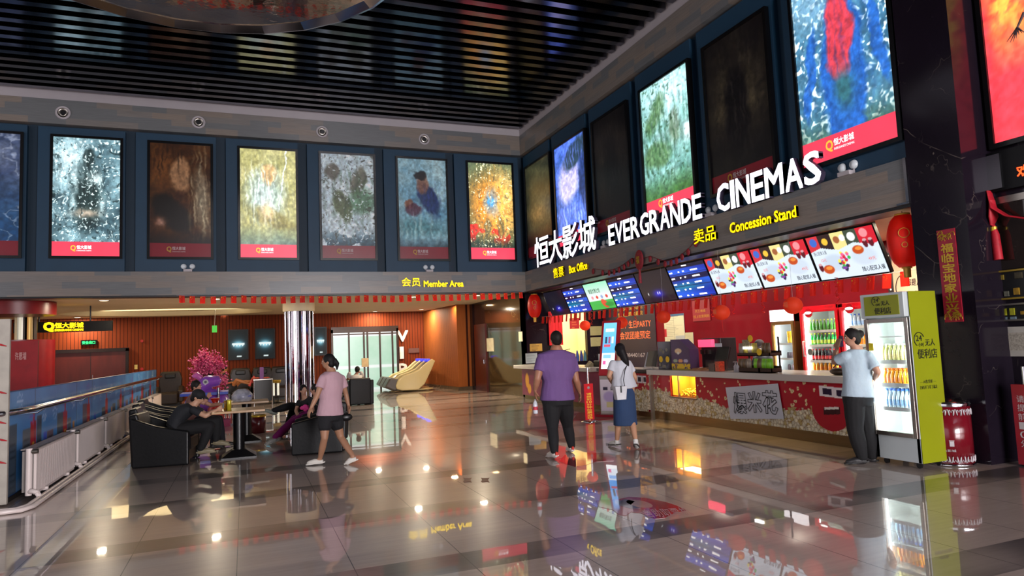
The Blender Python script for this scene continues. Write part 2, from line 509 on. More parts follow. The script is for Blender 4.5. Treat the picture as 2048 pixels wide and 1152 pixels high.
M_CREAM = M('cream ceiling paint', 'd2c4a4', rough=0.8, nz=(1.0, 0.03))
M_WHITE = M('white trim paint', 'a8a2a6', rough=0.5, nz=(2.0, 0.03))
M_SLAT = M('black gloss slat', '6c6d76', rough=0.13, metal=1.0, nz=(4.0, 0.1))
M_VOID = M('black ceiling void', '050507', rough=0.9, nz=(4.0, 0.1))
M_BLACK = M('black plastic', '0c0c0e', rough=0.4)
M_CHROME = M('chrome', 'c8c8cc', rough=0.12, metal=1.0, nz=(8, 0.03))
M_STEEL = M('brushed steel', '9a948c', rough=0.3, metal=1.0, nz=(20, 0.1, (1, 1, 12)))
M_REDWALL = M('crimson wall panel', '720919', rough=0.25, nz=(1.2, 0.15))
M_WOODDOOR = M('red brown door leaf', '4a1712', rough=0.35, nz=(5, 0.2, (1, 1, 0.2)))

# ------------------------------------------------------------------ floor, walls, ceiling
D, W = 19.0, 7.96
struct(MB().box(-13, 12, -10, 29.5, -0.1, 0).build('floor', M_FLOOR))
cl = struct(MB().box(-13, 9, -10, 19.4, 8.45, 8.6).build('ceiling', M_VOID))
mb = MB(); yy = 18.62
while yy > -6:
    mb.box(-13, 7.93, yy, yy + 0.17, 8.2, 8.42); yy -= 0.40
mb.build('slat_panel', M_SLAT, cl)
# rear and left closing walls, behind the photographer, with the glazed entrance
struct(MB().box(-13, 0.9, -9.9, -9.7, 0, 8.4).box(8.4, 9, -9.9, -9.7, 0, 8.4).box(0.9, 8.4, -9.9, -9.7, 4.8, 8.4).build('wall_rear', M('grey rear wall', '5a5458', rough=.6)))
# upper soffit, white rim, teal wall, lower fascia
struct(MB().box(-13, 8.5, D, 19.6, 7.42, 8.03).build('trim_1', M_CLADX))
struct(MB().box(W, 8.6, -6, D, 7.42, 8.03).build('trim_2', M_CLADY))
struct(MB().box(-13, 8.5, D + 0.01, 19.6, 8.03, 8.46).box(W + 0.01, 8.6, -6, D, 8.03, 8.46).build('trim_3', M_WHITE))
wb = struct(MB().box(-13, 8.3, 19.22, 19.5, 3.7, 7.42).build('wall_back', M_TEAL_SHADE))
wr = struct(MB().box(8.18, 8.4, 6.12, 19.3, 3.7, 7.42).build('wall_right', M_TEAL_SHADE))
struct(MB().box(-13, 8.4, D, 19.4, 3.2, 3.8).build('trim_4', M_CLADX))
t5 = struct(MB().box(W, 8.4, 6.12, D, 3.2, 3.8).build('trim_5', M_CLADY)); MB().box(W - .02, W, 6.12, 6.16, 3.22, 3.8).box(W - .02, W, 6.12, 6.3, 3.2, 3.225).build('chrome_edge', M_CHROME, t5)
struct(MB().box(-13, 7.9, D + 0.03, 19.4, 3.16, 3.2).box(W + 0.03, 8.4, 6.12, 19.0, 3.16, 3.2).build('trim_6', M_BLACK))
# dark marble: pillar at the right, wall beyond it, post in the far corner
struct(MB().box(W, 8.9, 5.41, 6.12, 0, 8.2).build('wall_pillar', M_MARB))
struct(MB().box(8.5, 8.9, -6, 5.41, 0, 8.2).build('wall_near', M_MARB))
struct(MB().box(W, W + 0.12, 19.4, 22.9, 0, 3.2).build('wall_side', M_MARB2))
struct(MB().box(W, W + 0.12, 22.9, 25.06, 0, 3.2).build('wall_side_dark', M_MARB))
# recess of the concession stand
struct(MB().box(8.4, 11.0, 6.12, 21.6, 3.2, 3.3).build('ceiling_concession', M_CREAM))
struct(MB().box(10.8, 11.0, 6.12, 19.4, 0, 3.2).build('wall_concession', M_REDWALL))
struct(MB().box(W, 9.22, 19.4, 19.55, 0, 3.2).box(10.18, 11.0, 19.4, 19.55, 0, 3.2).box(9.22, 10.18, 19.4, 19.55, 2.75, 3.2).box(9.22, 10.18, 19.4, 19.55, 0, 1.0).build('wall_box_office', M_MARB))
struct(MB().box(8.9, 11.0, 5.9, 6.12, 0, 3.2).build('wall_concession_end', M_REDWALL))
M_KIT = M('cream kitchen wall', 'f0dfb0', rough=0.6, nz=(3, 0.04))
struct(MB().box(8.3, 11.0, 21.5, 21.6, 0, 3.2).box(8.9, 9.0, 19.55, 21.5, 0, 3.2).box(10.9, 11.0, 19.55, 21.5, 0, 3.2).build('wall_kitchen', M_KIT))
area('kitchen ceiling lamp', (9.9, 20.6, 3.1), (0.9, 0.9), 60, (1.0, 0.88, 0.62))
# lobby under the gallery
def ceiling_with_oval(x0, x1, y0, y1, z, cx, cy, rx, ry, n=64):
    mb = MB(); E_, Rr = [], []
    for k in range(n):
        q = 2 * PI * k / n; c, s = math.cos(q), math.sin(q)
        E_.append((cx + rx * c, cy + ry * s, z))
        t = min(((x1 - cx) / c if c > 0 else (x0 - cx) / c) if abs(c) > 1e-9 else 1e9, ((y1 - cy) / s if s > 0 else (y0 - cy) / s) if abs(s) > 1e-9 else 1e9)
        Rr.append((cx + t * c, cy + t * s, z))
    for cxx, cyy in ((x0, y0), (x1, y0), (x1, y1), (x0, y1)):
        k = min(range(n), key=lambda i: abs(((math.atan2(cyy - cy, cxx - cx) - 2 * PI * i / n + PI) % (2 * PI)) - PI)); Rr[k] = (cxx, cyy, z)
    mb.loft([Rr, E_, [(a, b, z + 0.16) for a, b, c in E_]], caps=False, smooth=False)
    mb.add([(a, b, z + 0.16) for a, b, c in E_], [tuple(range(n))[::-1]])
    return mb
struct(ceiling_with_oval(-9, 8.0, 19.4, 28.8, 3.2, -2.35, 26.1, 3.3, 1.9).build('ceiling_lobby', M_CREAM))
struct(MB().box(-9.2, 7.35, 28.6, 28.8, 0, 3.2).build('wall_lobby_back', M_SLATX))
mb = MB(); mb.prism([(7.40, 24.5), (7.97, 24.62), (7.97, 28.6), (7.16, 28.6)], (0, 0, 0.12), (1, 0, 0), (0, 1, 0), (0, 0, 3.08))
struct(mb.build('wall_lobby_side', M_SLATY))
mb = MB(); mb.prism([(7.38, 24.47), (7.97, 24.59), (7.97, 28.6), (7.13, 28.6)], (0, 0, 0), (1, 0, 0), (0, 1, 0), (0, 0, 0.12))
struct(mb.build('baseboard_side', M('brown stone skirting', '5a4a3a', rough=0.2)))
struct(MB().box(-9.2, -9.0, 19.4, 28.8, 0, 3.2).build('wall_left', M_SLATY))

# teal bay panels standing proud of the upper walls
edge = [-40, 72, 270, 452, 616, 770, 912]
for i, e in enumerate(edge):
    x0 = PY(e, 400).x; x1 = PY(edge[i + 1] - 22 + i, 400).x if i < 6 else 7.90
    MB().box(x0, x1, 19.08, 19.22, 3.8, 7.36).build('bay_panel', M_TEAL, wb)
# ------------------------------------------------------------------ posters
def strip(img, U, V, h, col='c8324a'):
    return np.where((V < h)[..., None], C3(col) * (0.92 + 0.1 * fbm(U, V, 5, 3)[..., None]), img)
def gauss(U, V, u, v, a, b): return np.exp(-((U - u) / a) ** 2 - ((V - v) / b) ** 2)
def sparkle(U, V, f, seed, th=0.72, asp=2.0):
    return np.clip((vnoise(U, V, f, f * asp, seed) * vnoise(U, V, f * 1.7, f * asp * 1.3, seed + 9) - th * 0.62) * 6, 0, 1)
def strands(img, U, V, u, v, a, b, col, f=30, seed=1, k=.8):
    s = np.abs(np.sin(f * .9 * U + 9 * fbm(U, V, 2.5, seed, 1.2, 3) + 5 * V)) ** 2 * np.clip(vnoise(U, V, f * .8, 9, seed + 3) * 2 - .5, 0, 1)
    return mixc(img, s * gauss(U, V, u, v, a, b) * k * 1.1, col)
def shards(img, U, V, f, seed, col, th=.5, k=1.0):
    n = vnoise(U, V, f, f * 1.1, seed) * .5 + vnoise(U + V * .3, V, f * 1.9, f * 3.2, seed + 1) * .5
    return mixc(img, np.clip((n - th) * 9, 0, 1) * k, col)
def scene_storm(U, V):
    n = fbm(U, V, 4, 11, 2); img = mixc(canvas(U, '1d3038'), n * 1.3, '7f9fa8')
    img = mixc(img, gauss(U, V, .25, .82, .25, .16), 'b8d4da')
    img = blob(img, U, V, .5, .5, .30, .36, '172423', .85, 1.2); img = blob(img, U, V, .52, .84, .1, .09, '1a2626', .8)
    img = mixc(img, gauss(U, V, .5, .36, .22, .03) * .8, 'c9b6a2'); img = mixc(img, gauss(U, V, .6, .66, .09, .05), 'c6d8da')
    for (a, b) in ((.34, .62), (.68, .62), (.3, .45), (.72, .42)): img = mixc(img, gauss(U, V, a, b, .04, .08) * .8, 'b4ccd0')
    img = shards(img, U, V, 40, 5, 'cfe4e4', .66); img = shards(img, U, V, 34, 15, '1a2a2c', .66, .7); return strands(img, U, V, .2, .8, .3, .3, 'd8ecf0', 40, 5, .5)
def scene_amber(U, V):
    n = fbm(U, V, 3, 21, 2); img = mixc(canvas(U, '2a1710'), n, '6b4a2a')
    img = blob(img, U, V, .2, .78, .25, .2, '8a5a30', .6, 1); img = blob(img, U, V, .85, .5, .17, .36, '8d8370', .9, 1, .12)
    img = blob(img, U, V, .5, .72, .2, .18, 'a07c5c', .9, 2); img = blob(img, U, V, .35, .38, .4, .16, '171310', .9, 2, -.3)
    img = strands(img, U, V, .85, .5, .2, .4, 'd0c8a8', 46, 8); img = strands(img, U, V, .3, .85, .3, .14, '120c0a', 40, 9); img = blob(img, U, V, .5, .55, .12, .03, '3a2018', .5, 1); img = mixc(img, gauss(U, V, .15, .3, .1, .04), 'a07c6c'); return mixc(img, np.clip((.24 - V) * 6, 0, 1), '0f0b0a')
def scene_mist(U, V):
    n = fbm(U, V, 4, 31, 2); img = mixc(canvas(U, '7c7a4a'), n, 'c8c090')
    img = blob(img, U, V, .45, .58, .42, .3, '9fb0a8', .9, 1.3); img = blob(img, U, V, .5, .77, .16, .12, 'c99a66', .8, 2)
    img = blob(img, U, V, .42, .5, .22, .2, 'b9c8c4', .9, 1.5); img = blob(img, U, V, .55, .36, .5, .1, '746a38', .8, 1.5, -.2)
    img = mixc(img, np.clip(.02 - np.abs((U - .78) - (V - .8) * .25), 0, .02) * 50 * (V > .45), 'e8f0f0')
    img = strands(img, U, V, .4, .6, .4, .28, 'e8f0ec', 44, 12); img = strands(img, U, V, .45, .55, .35, .3, '5a6a60', 38, 19, .6); img = mixc(img, gauss(U, V, .48, .42, .1, .07), 'd8b890'); return mixc(img, np.clip((.3 - V) * 5, 0, 1), '5b7069')
def scene_forest(U, V):
    n = fbm(U, V, 5, 41, 2); img = mixc(canvas(U, 'a9bfcb'), n * 1.2, 'd5e2e6')
    img = blob(img, U, V, .2, .83, .14, .1, '4a4234', .8, 2); img = blob(img, U, V, .7, .75, .2, .13, '54503e', .8, 2, .6)
    img = blob(img, U, V, .4, .5, .24, .14, '4f5a3a', .9, 2, -.5); img = blob(img, U, V, .75, .56, .3, .16, '3f6a44', .7, 1.4)
    img = mixc(img, np.clip((.3 - V) * 6, 0, 1) * (fbm(U, V, 6, 43, 2) > .42), '2c4c5c'); img = strands(img, U, V, .6, .6, .6, .3, '2e4a2e', 30, 14, .7); img = shards(img, U, V, 30, 24, '3a3a30', .66, .7); return shards(img, U, V, 26, 4, 'dce8ec', .68, .8)
def scene_sky(U, V):
    n = fbm(U, V, 3, 51, 1.5); img = mixc(canvas(U, '4a7f9e'), n * 1.3, 'a9c8cc')
    img = blob(img, U, V, .62, .6, .3, .15, '1e2f57', .9, 2, -.5); img = blob(img, U, V, .5, .75, .16, .12, '8a6450', .85, 2)
    img = blob(img, U, V, .45, .83, .15, .06, '141214', .9, 2); img = blob(img, U, V, .2, .54, .12, .06, '7e4e3a', .9, 2); img = blob(img, U, V, .3, .48, .2, .07, '4a1c2c', .8, 2)
    img = mixc(img, gauss(U, V, .4, .3, .6, .1), '4f7f86'); img = strands(img, U, V, .3, .3, .6, .2, 'a8c8c8', 26, 16, .6); img = strands(img, U, V, .65, .6, .25, .14, '3a4a8a', 30, 17, .7); return mixc(img, np.clip((.2 - V) * 8, 0, 1), '1a2a34')
def scene_fire(U, V):
    n = fbm(U, V, 5, 61, 2); img = mixc(canvas(U, '4f6450'), gauss(U, V, .55, .55, .5, .3) * 1.3, 'e08a34')
    img = mixc(img, gauss(U, V, .8, .6, .25, .3) * n * 1.6, 'ffd98a'); img = mixc(img, (V < .36) * (n > .5) * .9, 'd8342c')
    img = blob(img, U, V, .52, .6, .22, .2, '8f8f88', .9, 1.4); img = mixc(img, gauss(U, V, .5, .6, .09, .05) * 1.4, '4fa4f0')
    img = blob(img, U, V, .4, .34, .08, .12, '6c6444', .9, 2); img = blob(img, U, V, .7, .34, .08, .12, '6c6444', .9, 2)
    img = mixc(img, np.clip((.26 - V) * 9, 0, 1), '2c3c34'); img = strands(img, U, V, .6, .55, .5, .4, 'f0a040', 40, 18, .6); img = shards(img, U, V, 30, 26, '4a4a40', .66, .6); return shards(img, U, V, 36, 6, 'fff0c0', .70)
def scene_blue(U, V):
    n = fbm(U, V, 3, 71, 2); img = mixc(canvas(U, '2b3a5c'), n, '9aa8c0'); img = mixc(img, np.clip((.7 - V) * 2, 0, 1), '24507a')
    return mixc(img, np.clip(.03 - np.abs(fbm(U, V, 3, 73, 2) - .5), 0, .03) * 20, 'c8d8ec')
def scene_violet(U, V):
    n = fbm(U, V, 5, 81, 2); img = mixc(canvas(U, '2c4a78'), n * 1.2, '5a78e0')
    img = blob(img, U, V, .45, .62, .42, .26, 'b9b2e6', .95, 1.6, .15); img = blob(img, U, V, .7, .85, .5, .14, '263a44', .9, 2, .2)
    img = blob(img, U, V, .95, .55, .2, .3, '1f2f52', .8, 2); img = strands(img, U, V, .5, .2, .6, .2, 'a8b8ff', 40, 29); return strands(img, U, V, .6, .85, .5, .2, '6a7ad8', 40, 30, .6)
def scene_jungle(U, V):
    n = fbm(U, V, 5, 91, 2); img = mixc(canvas(U, '4d7d74'), n * 1.2, '9cc6c4'); img = mixc(img, gauss(U, V, .6, .9, .5, .16), 'bfe4f0')
    img = blob(img, U, V, .3, .76, .3, .12, '4d6c3f', .8, 1.5, .5); img = blob(img, U, V, .3, .45, .34, .12, '55744a', .85, 1.6)
    img = blob(img, U, V, .68, .6, .14, .16, '6d7a66', .8, 1.5); img = mixc(img, gauss(U, V, .93, .52, .1, .06), 'eaf8ff')
    img = mixc(img, np.clip((.3 - V) * 6, 0, 1), '476b3e'); img = strands(img, U, V, .4, .6, .5, .4, '2e4c36', 36, 33, .7); img = shards(img, U, V, 26, 35, '3c5a44', .64, .7); return strands(img, U, V, .6, .8, .4, .3, 'd0ecf0', 36, 10, .6)
def scene_city(U, V):
    n = fbm(U, V, 7, 101, 1.6); g = vnoise(U, V, 46, 60, 5) * vnoise(U, V, 30, 44, 6)
    img = mixc(canvas(U, '2f5670'), n, '5d8ca6'); img = mixc(img, np.clip((g - .32) * 5, 0, 1), 'e4f6ff')
    img = blob(img, U, V, .2, .9, .5, .2, '8fb4c8', .6, 1); img = mixc(img, np.clip((.3 - V) * 4, 0, 1), '46624a')
    # a plain column of red between blue fields, as large and as coloured as the picture there
    img = blob(img, U, V, .52, .42, .26, .55, '2b5ea8', .96, 3); img = blob(img, U, V, .5, .66, .17, .30, 'c4404a', .96, 2.5); img = blob(img, U, V, .16, .5, .07, .3, '2b5ea8', .9, 2, -.25); img = blob(img, U, V, .87, .55, .07, .3, '2b5ea8', .9, 2, .25); img = strands(img, U, V, .5, .5, .4, .5, '1c3c7c', 60, 44, .35)
    img = mixc(img, gauss(U, V, .52, .34, .1, .1) * 1.3, '35606a'); return img
def scene_dark(seed, tint='3a342e', ink='141318'):
    def f(U, V):
        n = fbm(U, V, 4, seed, 2); img = mixc(canvas(U, ink), n * gauss(U, V, .5, .6, .7, .35) * 1.5, tint)
        img = blob(img, U, V, .5, .5, .24, .36, ink, .9, 1.6); img = strands(img, U, V, .5, .6, .35, .4, '5a554c', 44, seed + 3, .4); return shards(img, U, V, 28, seed + 5, '2a2826', .66, .5)
    return f
def scene_olive(U, V):
    n = fbm(U, V, 4, 121, 2); img = mixc(canvas(U, '2c3a38'), n, '8a8f6c'); img = mixc(img, gauss(U, V, .5, .45, .4, .1), 'b0a070')
    return mixc(img, np.clip((.3 - V) * 6, 0, 1), '3a1418')
M_FRAME = M('black poster frame', '08080a', rough=0.25, nz=(8, 0.1))
M_LOGOG = M('gold logo print lit', 'd8a83a', es=0.9, rough=.4); M_LOGOW = M('white logo print lit', 'fff2f2', es=1.1, rough=.4)
M_LOGOGD = M('gold logo print', 'a8822a', rough=.4); M_LOGOWD = M('white logo print', 'b8a8a8', rough=.4)
def poster(label, fn, lit, O, U_, wid, hgt, nrm, redh=0.12, logo=True, nx=110, ny=220, group=None, es=1.2, red='d83850', redd='7e1626'):
    """framed lightbox: O = lower left corner of the print, U_ = reading direction, nrm = direction out of the wall"""
    O = Vector(O); U_ = Vector(U_); nrm = Vector(nrm)
    t = thing('poster_lightbox', label, 'poster', O, group)
    fr = MB(); bt = 0.06; dep = 0.10
    for (a0, a1, b0, b1) in ((-bt, wid + bt, -bt, 0), (-bt, wid + bt, hgt, hgt + bt), (-bt, 0, 0, hgt), (wid, wid + bt, 0, hgt)):
        c = O + U_ * ((a0 + a1) / 2) + Vector((0, 0, (b0 + b1) / 2)) - nrm * (dep / 2 - 0.03)
        fr.obox(c, U_ * ((a1 - a0) / 2), Vector((0, 0, (b1 - b0) / 2)), nrm * dep / 2)
    fr.obox(O + U_ * wid / 2 + Vector((0, 0, hgt / 2)) - nrm * 0.06, U_ * wid / 2, Vector((0, 0, hgt / 2)), nrm * 0.01)
    fr.build('frame', M_FRAME, t)
    mt = paintmat('lit print' if lit else 'unlit print', es if lit else 0, rough=0.3)
    def f(U, V):
        sd = int(abs(O.x * 7 + O.y * 13)); wu = U + .10 * (fbm(U, V, 6, sd, 1.7, 3) - .5) + .03 * (fbm(U, V, 22, sd + 2, 1.7, 2) - .5); wv = V + .06 * (fbm(U, V, 6, sd + 5, 1.7, 3) - .5) + .015 * (fbm(U, V, 22, sd + 6, 1.7, 2) - .5)
        img = fn(np.clip(wu, 0, 1), np.clip(wv, 0, 1)); g = fbm(U, V, 22, 7, 1.7, 3); img = np.clip((img - .45) * 1.15 + .45, 0, 1) * (.70 + .6 * g[..., None])
        if redh: img = strip(img, U, V, redh, red if lit else redd)
        return img
    pr = paint('print', O, U_, (0, 0, 1), wid, hgt, nx, ny, f, mt, t)
    if logo:
        g, wt = (M_LOGOG, M_LOGOW) if lit else (M_LOGOGD, M_LOGOWD)
        e = nrm * 0.004; Z = Vector((0, 0, 1)); s = wid / 1.44
        base = O + U_ * (wid * 0.27) + Z * (hgt * redh * 0.33) + e
        txt('logo_mark', 'Q', base, U_, Z, 0.11 * s, 0.15 * s, g, 0.001, pr, bold=0.03)
        txt('logo_text', '恒大影城', base + U_ * 0.13 * s + Z * 0.06 * s, U_, Z, 0.31 * s, 0.09 * s, wt, 0.001, pr, bold=0.015)
        txt('logo_text', 'EVERGRANDE CINEMAS', base + U_ * 0.13 * s + Z * 0.005 * s, U_, Z, 0.31 * s, 0.03 * s, wt, 0.001, pr)
    return t
def back_poster(label, fn, lit, xl, xr, **k):
    a = PY(xl, 400, 19.04).x; b = PY(xr, 400, 19.04).x
    return poster(label, fn, lit, (a, 19.04, 4.18), BU, b - a, 2.93, (0, -1, 0), **k)
back_poster('dim lightbox of a blue cloudy sky, cut by the left picture edge', scene_blue, False, -160, 39)
back_poster('glowing lightbox of grey blue shards and snow, leftmost lit one on the back wall', scene_storm, True, 105, 240, nx=130, ny=260)
back_poster('unlit lightbox print in dark amber and brown on the teal back wall', scene_amber, False, 300, 421.5)
back_poster('glowing lightbox print in olive and misty white with a thin diagonal', scene_mist, True, 480.5, 592)
back_poster('dim lightbox print of pale sky, green forest and dark water', scene_forest, False, 643, 748)
back_poster('dim lightbox print of blue sky with a navy shape, right of the forest one', scene_sky, False, 797, 893)
back_poster('glowing lightbox print of orange fire and a blue spark next to the room corner', scene_fire, True, 938, 1025)
def right_poster(label, fn, lit, xl, yl, xr, yr, z0=4.18, z1=6.9, **k):
    a = PX(xl, yl, 7.98).y; b = PX(xr, yr, 7.98).y
    return poster(label, fn, lit, (7.98, a, z0), RU, a - b, z1 - z0, (-1, 0, 0), **k), a, b
RP = [('dim olive green lightbox print on the right wall beside the room corner', scene_olive, False, 1050, 340, 1097, 312, {}),
      ('glowing violet and blue lightbox print above the Chinese letters', scene_violet, True, 1108, 296, 1167, 264, {}),
      ('unlit near black lightbox print between the violet and the green lit ones', scene_dark(131), False, 1184, 243, 1250, 208, {}),
      ('glowing green and pale blue lightbox print above the word EVERGRANDE', scene_jungle, True, 1280, 180, 1373, 126, {}),
      ('unlit dark lightbox print with a dusky sky above the word CINEMAS', scene_dark(141, '57503f', '17151a'), False, 1407, 91, 1526, 22, {}),
      ('tallest looking glowing lightbox print of a pale blue city with red and blue fields', scene_city, True, 1582.5, 0, 1772, 0, dict(nx=190, ny=310))]
ys = []
for (lb, fn, lit, xl, yl, xr, yr, kk) in RP:
    if fn is scene_city:
        a = PX(1595, 160, 7.98).y; b = PX(1786.5, 140, 7.98).y
        poster(lb, fn, lit, (7.98, a, 4.10), RU, a - b, 2.72, (-1, 0, 0), redh=0.13, **kk)
    else: _, a, b = right_poster(lb, fn, lit, xl, yl, xr, yr, redh=0.11, **kk)
    ys.append((a, b))
for i, (a, b) in enumerate(ys):
    y1 = a + 0.28; y0 = (ys[i + 1][0] + 0.5) if i < 5 else 6.14
    MB().box(8.04, 8.18, y0, min(y1, 19.06), 3.8, 7.36).build('bay_panel', M_TEAL, wr)
# round speakers recessed in the soffit
for px, py, wh in ((126, 226, 'leftmost'), (397, 245, 'second from the left'), (644, 264, 'third from the left'), (848, 279, 'nearest the corner')):
    p = PY(px, py, D)
    t = thing('soffit_spotlight', f'white ringed round recessed spotlight in the grey upper soffit, {wh}', 'spotlight', p, 'round spotlights in the upper soffit')
    MB().lathe([(0.115, 0.0), (0.15, 0.02), (0.165, 0.0)], (p.x, p.y - 0.02, p.z), 28, ax=1).build('ring', M_WHITE, t)
    MB().lathe([(0.115, 0.0), (0.09, 0.03), (0.07, 0.018), (0.001, 0.018)], (p.x, p.y - 0.03, p.z), 28, ax=1).build('reflector', M_STEEL, t)
    MB().cyl((p.x + .005, p.y - 0.012, p.z), (p.x + .005, p.y - 0.016, p.z), 0.062).build('lens', M_BLACK, t)
# small round fittings on the white rim
# ------------------------------------------------------------------ lettering of the hall
M_LETTER = M('white lit letter', 'f4f2ff', es=1.5)
M_YSIDE = M('amber letter return', '8a6a10', rough=.4)
M_LSIDE = M('letter return', '3a3448', rough=.4)
M_YELLOW = M('yellow lit letter', 'ffd800', es=1.25, ecol='ffd400')
LW = dict(E=.80, V=.98, R=1.02, G=1.0, A=1.0, N=.96, D=.95, C=.95, I=.26, M=1.15, S=.9)
ORD = ['first', 'second', 'third']
def letters(word, ya, yb, zb, zt):
    tot = sum(LW[c] for c in word) + .16 * (len(word) - 1); k = (ya - yb) / tot; y = ya; seen = {}
    for c in word:
        wl = LW[c] * k
        seen[c] = seen.get(c, 0) + 1
        which = f'{ORD[seen[c] - 1]} {c}' if word.count(c) > 1 else f'the {c}'
        o = txt('channel_letter', c, (7.95, y, zb), RU, RV, wl, zt - zb, M_LETTER, 0.09, None, bold=0.024, loc=(7.95, y, zb), side=M_LSIDE)
        tag(o, f'white glowing block letter standing on the grey band, {which} of {word}', 'letter', 'white glowing sign letters')
        y -= wl + .16 * k
letters('EVERGRANDE', 13.66, 10.22, 3.8, 4.25)
letters('CINEMAS', 9.76, 7.42, 3.8, 4.27)
for i, (c, xa, xb) in enumerate((('恒', 1070, 1097), ('大', 1099, 1124), ('影', 1127, 1156), ('城', 1160, 1192))):
    a, b = PX(xa, 510, 7.86).y, PX(xb, 480, 7.86).y
    o = txt('channel_letter', c, (7.94, a, 3.8), RU, RV, a - b, 0.84, M_LETTER, 0.09, None, bold=0.018, loc=(7.94, a, 3.8), side=M_LSIDE)
    tag(o, f'tall white glowing Chinese character {c} standing on the grey band', 'letter', 'white glowing sign letters')
def lit_sign(label, zh, en, p):
    """yellow wall sign: Chinese part and Latin part, each given by pixel corners on the band"""
    (z0, z1), (zl, zr), (el, er), (e0, e1), right = p['z'], p['zx'], p['ex'], p['ez'], p['right']
    g = (lambda x, y: PX(x, y, 7.95)) if right else (lambda x, y: PY(x, y, 18.99))
    U_ = RU if right else BU
    a = g(zl, z0[0]); b = g(zr, z0[1] if len(z0) > 1 else z0[0])
    top = g(zl, z1[0])
    t = thing('illuminated_sign', label, 'sign', a)
    txt('characters', zh, a, U_, RV, abs((b - a).y if right else (b - a).x), top.z - a.z, M_YELLOW, 0.05, t, bold=0.012, side=M_YSIDE)
    a = g(el, e0[0]); b = g(er, e0[1]); top = g(el, e1[0])
    txt('words', en, a, U_, RV, abs((b - a).y if right else (b - a).x), top.z - a.z, M_YELLOW, 0.05, t, bold=0.028, side=M_YSIDE)
lit_sign('yellow glowing 卖品 Concession Stand sign on the grey band', '卖品', 'Concession Stand', dict(z=((489,), (460,)), zx=(1393, 1437), ex=(1465, 1598), ez=((467, 440), (447,)), right=True))
lit_sign('small yellow glowing 售票 Box Office sign on the grey band', '售票', 'Box Office', dict(z=((557,), (537,)), zx=(1110, 1131), ex=(1142, 1178), ez=((547, 540), (532,)), right=True))
lit_sign('yellow glowing 会员 Member Area sign above the lobby', '会员', 'Member Area', dict(z=((573, 573), (556,)), zx=(803, 840), ex=(847, 926), ez=((574, 574), (562,)), right=False))
# twin emergency lamps on the fascia ledge
M_LAMP = M('clear lamp glass', 'cfd6da', rough=0.08, nz=(8, .05))
for (x, y, right, wh) in ((376, 541, 0, 'below the amber print'), (858, 541, 0, 'above the Member Area sign'), (1212, 488, 1, 'left of the word EVERGRANDE'), (1424, 423, 1, 'between EVERGRANDE and CINEMAS'), (1696, 341, 1, 'right of the word CINEMAS')):
    p = PX(x, y, 8.02) if right else PY(x, y, 19.06); p.z = 3.8
    t = thing('emergency_lamp', f'small twin headed emergency lamp on the ledge {wh}', 'lamp', p, 'twin emergency lamps')
    MB().box(p.x - .1, p.x + .1, p.y - .1, p.y + .1, 3.8, 3.86).build('base', M_WHITE, t)
    for s in (-1, 1):
        dx, dy = (0, s * .1) if right else (s * .1, 0)
        MB().lathe([(.001, -.035), (.05, -.03), (.07, 0), (.065, .015), (.001, .02)], (p.x + dx, p.y + dy, 3.94), 16, ax=0 if right else 1).build('lamp_head', M_LAMP, t)
        MB().cyl((p.x + dx, p.y + dy, 3.86), (p.x + dx, p.y + dy, 3.9), .012, n=8).build('neck', M_WHITE, t)

# ------------------------------------------------------------------ bunting of little red flags
M_FLAG = thin('red paper flag', 'e62418', .5); M_STAR = M('yellow star print', 'f0c81e', rough=0.6)
def flag_mesh(u, nrm, wd=.13, ht=.19):
    mb = MB(); u = Vector(u); nrm = Vector(nrm); z = Vector((0, 0, 1)); n = 5
    pts = [[u * (wd * (i / n - .5)) + nrm * (.012 * math.sin(i * 1.3)) - z * ht * j / 3 + nrm * (.006 * j) for i in range(n + 1)] for j in range(4)]
    vs = [p for r in pts for p in r]
    fs = [(j * (n + 1) + i, (j + 1) * (n + 1) + i, (j + 1) * (n + 1) + i + 1, j * (n + 1) + i + 1) for j in range(3) for i in range(n)]
    mb.add(vs, fs)
    mb.mat(1)
    for (a, b, r) in ((-.3, .8, .016), (-.05, .88, .006), (.05, .78, .006), (.05, .66, .006), (-.05, .57, .006)):
        c = u * (wd * a) - z * ht * (1 - b) + nrm * .016
        st = [c + (u * math.cos(q) + z * math.sin(q)) * (r if k % 2 == 0 else r * .42) for k in range(10) for q in (PI / 2 + k * PI / 5,)]
        mb.add(st, [tuple(range(10))])
    return mb
def bunting(label, p0, p1, n, nrm, scale=1.0, sag=.05):
    p0, p1 = Vector(p0), Vector(p1)
    t = thing('flag_bunting', label, 'bunting', p0)
    u = (p1 - p0).normalized(); first = None
    P = lambda k: p0.lerp(p1, k) - Vector((0, 0, sag * abs(math.sin(k * PI * 6)) * .5 + sag * math.sin(k * PI)))
    MB().tube([P(i / 60) for i in range(61)], .004, 5).build('string', M_WHITE, t)
    for i in range(n):
        k = (i + .5) / n
        if first is None:
            mb = flag_mesh(u, nrm); me_o = mb.build('flag', [M_FLAG, M_STAR], None); bpy.data.objects[me_o.name].parent = t
            KIDS.setdefault(t.name, []).append(me_o); o = first = me_o
        else:
            o = first.copy(); link(o, t)
        o.location = P(k) - p0; o.rotation_euler = (random.uniform(-.06, .06), random.uniform(-.06, .06), random.uniform(-.25, .25)); o.scale = (scale,) * 3
bunting('long string of small red star flags under the grey band above the lobby', (-1.6, 18.995, 3.2), (7.9, 18.995, 3.195), 39, (0, -1, 0), 1.0)
bunting('string of small red star flags hanging below the menu screens', (8.62, 19.4, 2.44), (8.62, 6.12, 2.42), 48, (-1, 0, 0), 1.12, .03)

